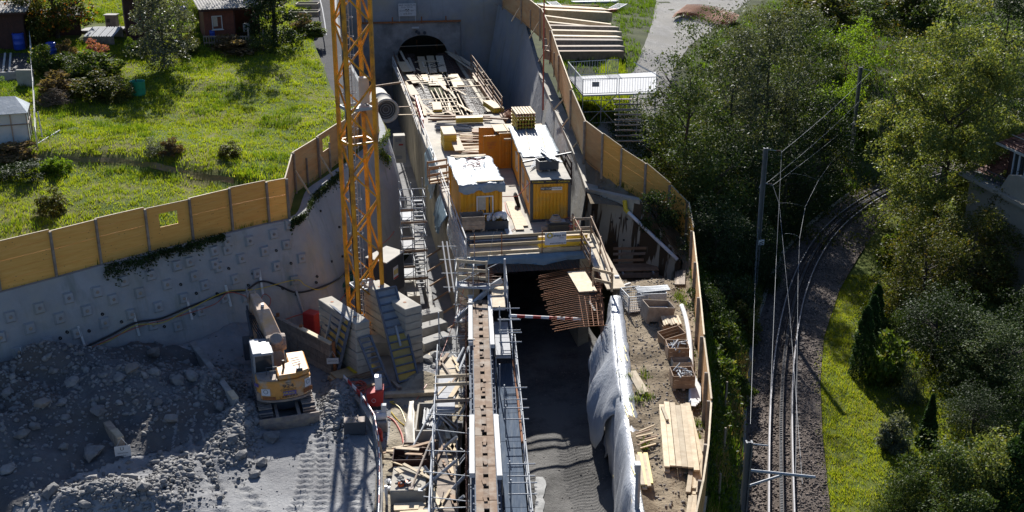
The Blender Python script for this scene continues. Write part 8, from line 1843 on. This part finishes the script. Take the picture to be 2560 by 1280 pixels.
# verge of the right track
lw_ = field(9000, (9, 24), (33, 66), ZG, lambda x, y: interp(BEl, y) - .25 + .3 * vn(x * 1.5, y * 1.5) < x < interp(BEl, y) + 7.5, 41); grass('lawn_grass', lw_, .06, .16, .045, LM['lawnb'], 4, 9, .12)
hs_ = field(9000, (6, 20), (34, 72), ZR, lambda x, y: interp(RFl, y) + .15 < x < interp(KBl, y) - .5, 42); grass('slope_grass', hs_, .15, .45, .05, LM['rank'], 5, 8, .16)
dr_ = field(1500, (7, 18), (35, 62), ZR, lambda x, y: interp(KBl, y) - 1.3 < x < interp(KBl, y) - .3 and fbm(x, y * .6) > -.1, 43); grass('dry_grass', dr_, .2, .5, .035, LM['dry'], 6, 10, .15)
up_ = field(12000, (1, 62), (74, 140), ZR, lambda x, y: x > interp(RFl, min(y, 117)) + .3 and not (1480 + 0 < 0) and fbm(x * .25, y * .25) > -.3, 44)
_gp = [(G(a, b, ZR).y, G(a, b, ZR).x, G(c_, d_, ZR).x) for (a, b), (c_, d_) in zip([(1645, -40), (1640, 10), (1630, 60), (1612, 110), (1590, 165), (1560, 225), (1480, 335)], [(1960, -40), (1860, 10), (1790, 70), (1720, 120), (1690, 165), (1670, 225), (1640, 335)])]
_gl, _gr = sorted((a, b) for a, b, c_ in _gp), sorted((a, c_) for a, b, c_ in _gp)
up_ = np.array([p for p in up_ if not (interp(_gl, p[1]) - .1 < p[0] < interp(_gr, p[1]) + .1)])
grass('hill_grass', up_, .15, .45, .07, LM['rank'], 7, 9, .22)
tl_ = field(900, (2, 9), (80, 118), ZR, lambda x, y: interp(_gl, y) - 2.2 < x < interp(_gl, y) + .4, 45); grass('hill_grass', tl_, .25, .55, .06, LM['blade'], 8, 16, .25)
tf = [GB(x + rnd.uniform(-10, 10), y + rnd.uniform(-10, 10)) for x, y in [(1562, 935), (1610, 940), (1600, 975), (1622, 1000), (1585, 1000), (1612, 1120), (1745, 1060), (1740, 1100), (1700, 735), (1706, 760), (1690, 745), (1735, 1010), (1718, 900), (1605, 1180)] for _ in range(7)]
grass('bank_tufts', np.array([tuple(p) for p in tf]), .1, .28, .04, LM['weed'], 9, 14, .12)
# --- crowns ---
def crown_mesh(key, n, rx, ry, rz, nc, cr, size, mat, seed, shell=.55, up=.3, ar=1.7):
    g = np.random.RandomState(seed); p = crown_pts(g, n, rx, ry, rz, nc, cr, shell); v, f = leaf_quads(p, size, g, up, ar); me = fast(key, v, f, mat); return me
def trunk_mesh(h, crz, r, seed, nb=9, rx=2.0):
    g = random.Random(seed); m = MB(); top = h + crz * .9; pts = [Vector((0, 0, -.3))]; x = y = 0
    for k in range(1, 7): x += g.uniform(-.12, .12) * rx * .3; y += g.uniform(-.12, .12) * rx * .3; pts.append(Vector((x, y, top * k / 6)))
    m.path(pts, [r * (1.15 - .95 * k / 6) for k in range(7)], 7)
    for k in range(nb):
        i = g.randint(1, 4); s = pts[i].lerp(pts[i + 1], g.random()); a = g.uniform(0, 6.28); L = rx * g.uniform(.55, .95)
        e = s + Vector((math.cos(a) * L, math.sin(a) * L, L * g.uniform(.35, .95))); md = s.lerp(e, .5) + Vector((0, 0, -.08 * L)); q = spl([s, md, e], 3); m.path(q, [r * .45 * (1 - .8 * j / (len(q) - 1)) for j in range(len(q))], 5)
        e2 = md + Vector((math.cos(a + .9) * L * .5, math.sin(a + .9) * L * .5, L * .4)); m.path([md, e2], [r * .22, r * .06], 4)
    return m
PROTO = {}
def tree(label, base, h, rx, rz, kind, leaf, key, n=9000, nc=70, cr=.75, size=.17, cat='tree', name='tree', group=None, r=.16, ry=None, shell=.55, seed=1, zc=None, scale=None):
    """a tree or shrub: tapered trunk with limbs and a crown of leaf clumps; same key = same mesh, re-used"""
    o = thing(name, label, cat, base, rnd.uniform(0, 6.28) if key else 0, group)
    if key in PROTO:
        tm, cm, (prx, prz, ph) = PROTO[key]; o.scale = (rx / prx, rx / prx, (h + rz) / (ph + prz))
        for src in (tm, cm): c = src.copy(); C.objects.link(c); c.parent = o
        return o
    t = trunk_mesh(h, rz, r, seed, rx=rx).build('trunk' if cat == 'tree' else 'stems', M['bark'], o)
    c = crown_mesh('crown' if cat == 'tree' else 'leaves', n, rx, ry or rx, rz, nc, cr, size, LM[leaf], seed + 50, shell); c.parent = o; c.location = (0, 0, h + rz * .35 if zc is None else zc)
    PROTO[key] = (t, c, (rx, rz, h)); return o
def span(base, ypx, xw):
    """metres per photo distance at that base point"""
    d = base.y / cs; return d / F
def place(px, py, top, wpx, zf, lab, leaf, key, cat='tree', name='tree', **k):
    b = G(px, py, zf); s = b.y * 1.02 / F; hgt = (py - top) * s / .95; rx = wpx * s / 2
    frac = k.pop('tr', .18); h = hgt * frac; rz = (hgt - h) / 1.32
    k.setdefault('cr', max(.35, rx * .34)); return tree(lab, b, h, rx, rz, None, leaf, key, cat=cat, name=name, **k)
# wooded slope between fence and railway
G1 = 'trees on the slope between the tan fence and the railway'
wood = [(1705, 490, 82, 225, 'mid', 'tA', 'tall leafy tree with greyish green crown right beside the viewing platform'), (1815, 430, 62, 190, 'grey', 'tB', 'grey green tree behind the tree at the viewing platform'), (1900, 400, 25, 190, 'grey', 'tB', 'pale grey green tree at the upper edge of the wooded slope'),
        (1985, 345, 55, 160, 'mid', 'tA', 'mid green tree between the grey green trees and the far mast'), (1850, 575, 320, 220, 'dark', 'tC', 'dark tree below the grey green trees, left of the near curve mast'), (1755, 570, 350, 210, 'mid', 'tA2', 'dark green tree leaning over the tan fence'),
        (1960, 560, 330, 200, 'dark', 'tC', 'very dark tree behind the overhead wires'), (2040, 470, 250, 190, 'dark', 'tC', 'dark tree just left of the far catenary mast'), (1790, 680, 500, 190, 'dark', 'tC', 'dark bushy tree halfway down the slope behind the tan fence'), (1880, 690, 540, 170, 'dark', 'tC', 'dark bushy tree at the foot of the near curve mast')]
for i, (px, py, tp, wd, lf, key, lab) in enumerate(wood): place(px, py, tp, wd, ZR, lab, lf, key, n=24000 if key != 'tC' else 14000, nc=130, size=.135, seed=3 + i, shell=.5, tr=.08)
bushes = [(1830, 770, 690, 130, 'dark', 'sD', 'dark shrub on the slope below the dark bushy trees'), (1770, 800, 710, 110, 'dark', 'sD', 'dark shrub close to the pale fence, upper one'), (1905, 640, 570, 90, 'dark', 'sD', 'dark shrub beside the kerb at the curve'), (1955, 590, 525, 90, 'dark', 'sD', 'dark shrub beside the kerb further round the curve'), (2015, 512, 430, 110, 'dark', 'sD', 'dark shrub where the kerb disappears'), (1800, 960, 890, 90, 'weed', 'sW', 'light green shrub between the pale fence and the kerb'), (1845, 990, 930, 80, 'weed', 'sW', 'small light shrub near the kerb, below another light shrub'),
          (1855, 830, 770, 80, 'olive', 'sO', 'olive shrub beside the kerb left of the track'), (1800, 870, 810, 90, 'weed', 'sW', 'green shrub on the slope above the light shrubs'), (1905, 720, 650, 90, 'dark', 'sD', 'dark shrub between mast foot and kerb'), (1655, 470, 400, 120, 'mid', 'sM', 'shrub growing over the tan fence from behind'), (1700, 560, 500, 90, 'dark', 'sD', 'dark shrub hugging the tan fence at its bend'), (1640, 560, 480, 90, 'dark', 'sD', 'dark shrub on the ledge inside the tan fence')]
for i, (px, py, tp, wd, lf, key, lab) in enumerate(bushes): place(px, py, tp, wd, ZR if px != 1640 else ZL, lab, lf, key, 'shrub', 'shrub', n=4200, nc=30, size=.12, seed=23 + i, r=.05, tr=.02)
# far slope, top right
far = [(2110, 190, 80, 170, 'lime', 'sL', 'bright lime green shrub on the far slope'), (2055, 200, 95, 120, 'mid', 'sM', 'green shrub left of the lime green shrub'), (2085, 330, 215, 150, 'lime', 'sL', 'lime green shrub below the other, left of the big ash tree'), (2120, 360, 270, 110, 'weed', 'sW', 'pale leaved shrub in front of the far catenary mast'), (2010, 130, 40, 130, 'grey', 'sG', 'grey green shrub on the far slope near the trees'), (1985, 100, 15, 100, 'olive', 'sO', 'olive shrub near the rusty mesh stack'), (2170, 60, 0, 140, 'mid', 'sM', 'green shrub at the top edge right of centre'), (2060, 55, -10, 130, 'olive', 'sO', 'olive shrub at the top edge above the slope'), (2250, 50, -20, 130, 'olive', 'sO', 'olive shrub behind the dark pillars'), (2340, 80, -10, 150, 'mid', 'sM', 'green shrub left of the dark corner tree'), (2160, 330, 250, 90, 'grey', 'sG', 'greyish shrub between far mast and big ash tree')]
for i, (px, py, tp, wd, lf, key, lab) in enumerate(far): place(px, py, tp, wd, ZR, lab, lf, key, 'shrub', 'shrub', n=5200, nc=34, size=.15, seed=43 + i, r=.06, tr=.02)
place(2335, 600, 55, 400, lambda x, y: -4.4, 'big pale green ash tree spreading over the railway curve', 'ash', 'tBig', n=80000, nc=260, size=.155, seed=77, shell=.45, r=.32, tr=.2, cr=.95)
place(2490, 330, -60, 260, lambda x, y: -4.4 if y < 95 else ZR(x, y), 'large dark tree in the top right corner', 'dark', 'tC2', n=24000, nc=120, size=.16, seed=79, r=.25, tr=.15)
gz = lambda x, y: -4.45
gard = [(2305, 770, 520, 215, 'olive', 'tO', 'olive green bushy tree right of the ballast curve'), (2415, 730, 500, 250, 'olive', 'tO', 'broad olive bushy tree below the house'), (2525, 700, 478, 200, 'olive', 'tO2', 'olive tree at the right edge below the house'), (2240, 665, 560, 100, 'weed', 'sW', 'light leaved shrub at the ballast edge under the big ash tree'), (2235, 800, 650, 140, 'olive', 'sO2', 'olive shrub behind the dark conifer hedge'), (2330, 900, 700, 220, 'dark', 'tC', 'dark tree in the shady middle of the right garden'), (2440, 950, 760, 230, 'dark', 'tC', 'dark tree left of the pale leaved bush'), (2480, 980, 790, 230, 'mid', 'tA', 'pale leaved bush tree in the right garden'), (2570, 900, 700, 180, 'dark', 'tC', 'dark tree at the right edge of the garden'),
        (2230, 960, 830, 130, 'weed', 'sW', 'garden shrub with pale leaves beside the conifer hedge'), (2270, 1010, 900, 90, 'grey', 'sG', 'greyish perennial bush beside the small lawn'), (2235, 1120, 1035, 80, 'silver', 'sS', 'small silvery shrub on the grass strip'), (2220, 880, 780, 90, 'mid', 'sM', 'green shrub between hedge and dark garden tree'), (2580, 1090, 880, 170, 'dark', 'tC', 'dark tree at the right edge above the spruce'), (2430, 1080, 950, 160, 'dark', 'tC', 'dark tree over the shady lawn')]
for i, (px, py, tp, wd, lf, key, lab) in enumerate(gard):
    sh = key[0] == 's'; place(px, py, tp, wd, gz, lab, lf, key, 'shrub' if sh else 'tree', 'shrub' if sh else 'tree', n=6000 if sh else 17000, nc=40 if sh else 95, size=.115, seed=93 + i, r=.06 if sh else .15, tr=.02 if sh else .1)
near = [(2330, 1290, 1080, 260, 'mid', 'sN', 'large leafy bush at the bottom, left one of the two'), (2450, 1300, 1060, 260, 'ash', 'sN2', 'large leafy bush at the bottom beside the spruce'), (2240, 1330, 1180, 150, 'mid', 'sN', 'lower leafy bush at the bottom edge by the grass strip'), (2370, 1400, 1220, 240, 'mid', 'sN', 'leafy bush cut off by the bottom edge')]
for i, (px, py, tp, wd, lf, key, lab) in enumerate(near): place(px, py, tp, wd, gz, lab, lf, key, 'shrub', 'shrub', n=20000, nc=110, size=.10, seed=113 + i, r=.07, tr=.02)
# conifers
def conifer(label, base, h, r, n, leaf, col=True, name='conifer', seed=5):
    o = thing(name, label, 'conifer', base); g = np.random.RandomState(seed)
    m = MB(); m.tube((0, 0, -.2), (0, 0, h * .92), r * .12 + .04, 6, .02); m.build('trunk', M['bark'], o)
    z = g.rand(n) ** .85; rad = r * ((1 - z) ** (.45 if col else .9)) * (1 - .12 * (z < .06)) * (1 + .13 * np.sin(z * h * (9 if col else 7) + g.rand(n))); a = g.rand(n) * 6.283
    k = g.uniform(.72, 1.05, n); p = np.c_[np.cos(a) * rad * k, np.sin(a) * rad * k, z * h]; v, f = leaf_quads(p, .10 if col else .16, g, -.5 if col else .8, 2.2); c = fast('foliage', v, f, LM[leaf]); c.parent = o; return o
conifer('tall dark columnar conifer at the edge of the grass strip', P(2150, 940, -4.45), 3.9, .62, 9000, 'thuja', seed=6); conifer('second columnar conifer behind the tall one', P(2168, 895, -4.45), 3.6, .6, 8000, 'thuja', seed=7); conifer('third columnar conifer, furthest up the grass strip', P(2180, 850, -4.45), 3.3, .6, 8000, 'thuja', seed=8); conifer('small pointed conifer on the small shady lawn', P(2315, 1115, -4.45), 2.6, .5, 5000, 'thuja', False, seed=9); conifer('dark spruce at the right bottom corner', P(2550, 1330, -4.45), 6.2, 1.9, 16000, 'thuja', False, 'spruce', seed=10)
# allotment trees and shrubs
place(146, 95, -60, 200, ZM, 'apple tree with orange tinted leaves in the garden', 'apple', 'tAp', n=9000, nc=60, size=.2, seed=131, tr=.3, r=.2)
place(412, 163, -25, 150, ZM, 'small tree with silvery leaves and a thin forked trunk in the meadow', 'silver', 'tSi', n=11000, nc=60, size=.15, seed=133, tr=.3, r=.09)
place(690, 105, -150, 140, ZM, 'dark ivy covered tree right of the red brown shed', 'dark', 'tIv', n=9000, nc=60, size=.17, seed=135, tr=.05, r=.2)
place(640, 60, -110, 150, ZM, 'leafy tree overhanging the porch of the red brown shed', 'olive', 'tOv', n=6000, nc=45, size=.2, seed=136, tr=.35)
gs = [(120, 185, 130, 90, 'weed', 'sW', 'leafy overgrown clump at the left end of the garden terrace'), (180, 190, 140, 110, 'mid', 'sM', 'dark leafy clump in the middle of the garden terrace'), (255, 190, 135, 120, 'weed', 'sW', 'leafy clump at the right end of the garden terrace'), (245, 145, 112, 55, 'pink', 'sP', 'pinkish flowering shrub below the cold frame'), (170, 140, 112, 45, 'brown', 'sB', 'reddish brown shrub below the cold frame'), (150, 235, 195, 110, 'brown', 'sB', 'brownish weed clump above the brushwood pile'), (235, 240, 195, 110, 'olive', 'sO', 'olive weed clump in the middle of the terrace slope'), (290, 245, 205, 80, 'olive', 'sO', 'olive weed clump left of the green compost bin'), (398, 382, 345, 85, 'grey', 'sG', 'greyish shrub on the meadow above the path'), (432, 384, 355, 50, 'brown', 'sB', 'brownish dry shrub beside the greyish shrub on the meadow'), (575, 388, 362, 50, 'olive', 'sO', 'round olive shrub alone on the meadow'), (130, 528, 485, 65, 'olive', 'sO', 'wispy olive shrub above the yellow board fence'), (15, 262, 205, 80, 'lime', 'sL', 'lime green bush growing over the greenhouse'), (330, 140, 105, 40, 'lime', 'sL', 'pale green bush left of the black shed fence'), (360, 135, 105, 60, 'mid', 'sM', 'green bush at the dark rail fence'), (460, 135, 108, 50, 'weed', 'sW', 'leafy bush beside the pale low bench'), (500, 70, 15, 50, 'mid', 'sM', 'green bush at the left corner of the red brown shed'), (60, 60, 15, 110, 'mid', 'sM', 'vine foliage hanging over the dark overgrown shed'), (25, 95, 45, 80, 'dark', 'sD', 'dark vine foliage at the dark overgrown shed'), (95, 110, 40, 60, 'olive', 'sO', 'leafy climber along the thin white garden poles'), (580, 122, 98, 110, 'brown', 'sB', 'dry plants along the picket fence'), (660, 130, 95, 80, 'mid', 'sM', 'green bush at the end of the picket fence'), (760, 70, 45, 60, 'brown', 'sB', 'dry brown shrub beside the raised beds'), (780, 85, 62, 60, 'weed', 'sW', 'low green shrub below the raised beds'), (30, 390, 365, 110, 'brown', 'sB', 'reddish plants in front of the greenhouse'), (140, 430, 405, 90, 'rank', 'sR', 'rank green clump on the bank below the path'), (60, 440, 405, 110, 'dark', 'sD', 'dark overgrown clump at the left end of the path'), (480, 130, 90, 45, 'olive', 'sO', 'olive climber at the end of the dark rail fence')]
for i, (px, py, tp, wd, lf, key, lab) in enumerate(gs): place(px, py, tp, wd, ZM, lab, lf, key, 'shrub', 'shrub', n=2600, nc=26, size=.15, seed=143 + i, r=.04, tr=.02)
# creeping plants along the left wall top
def creeper(label, pts, n, drop, leaf, seed, size=.11):
    g = np.random.RandomState(seed); q = []
    for (x0, y0, x1, y1) in pts:
        for k in range(n):
            f = g.rand(); px, py = x0 + (x1 - x0) * f, y0 + (y1 - y0) * f + abs(g.normal()) * drop * (.4 + vn(px_ := (x0 + (x1 - x0) * f) * .05, seed) + .5); p, nn = hit(LW, px, py)
            if p is None: p, nn = hit(LW, px, py + 14)
            if p is not None: q.append(tuple(p + nn * g.uniform(.02, .28) + Vector((0, 0, g.uniform(-.05, .25)))))
    v, f = leaf_quads(np.array(q), size, g); o = fast('creeper', v, f, LM[leaf]); return tag(o, label, 'creeping plant')
creeper('dark creeping plants hanging over the middle of the grey wall under the cut out window', [(258, 668, 375, 640), (365, 640, 480, 612), (470, 612, 560, 590)], 900, 14, 'dark', 3)
creeper('dark creeping plants on the ledge at the corner of the grey wall', [(725, 560, 760, 510), (745, 520, 845, 440), (740, 545, 850, 425)], 900, 9, 'dark', 4)
creeper('tuft of grass at the far end of the wall ledge beside the crane mast', [(940, 350, 968, 330), (945, 372, 970, 400)], 500, 10, 'weed', 5)
ug = field(5200, (7, 26), (36, 84), ZR, lambda x, y: interp(RFl, min(y, 117)) + .2 < x < interp(KBl, y) - .4 and fbm(x * .4, y * .4) > -.22, 51)
g_ = np.random.RandomState(8); q = np.repeat(ug, 9, 0) + np.c_[g_.normal(size=(len(ug) * 9, 2)) * .22, g_.uniform(.05, .6, len(ug) * 9)]
v, f = leaf_quads(q, .13, g_); o = fast('undergrowth', v, f, LM['mid']); o['kind'] = 'stuff'
ug = field(4200, (14, 62), (70, 125), ZR, lambda x, y: interp(_gr, min(y, 122)) + 1 < x and fbm(x * .3, y * .3) > -.1, 52)
q = np.repeat(ug, 9, 0) + np.c_[g_.normal(size=(len(ug) * 9, 2)) * .3, g_.uniform(.05, .8, len(ug) * 9)]
v, f = leaf_quads(q, .18, g_); o = fast('undergrowth', v, f, LM['olive']); o['kind'] = 'stuff'
ug = field(2600, (14, 40), (33, 84), ZG, lambda x, y: x > interp(BEl, y) + (5.5 if y < 56 else 1.5), 53)
q = np.repeat(ug, 9, 0) + np.c_[g_.normal(size=(len(ug) * 9, 2)) * .25, g_.uniform(.03, .5, len(ug) * 9)]
v, f = leaf_quads(q, .13, g_); o = fast('undergrowth', v, f, LM['mid']); o['kind'] = 'stuff'
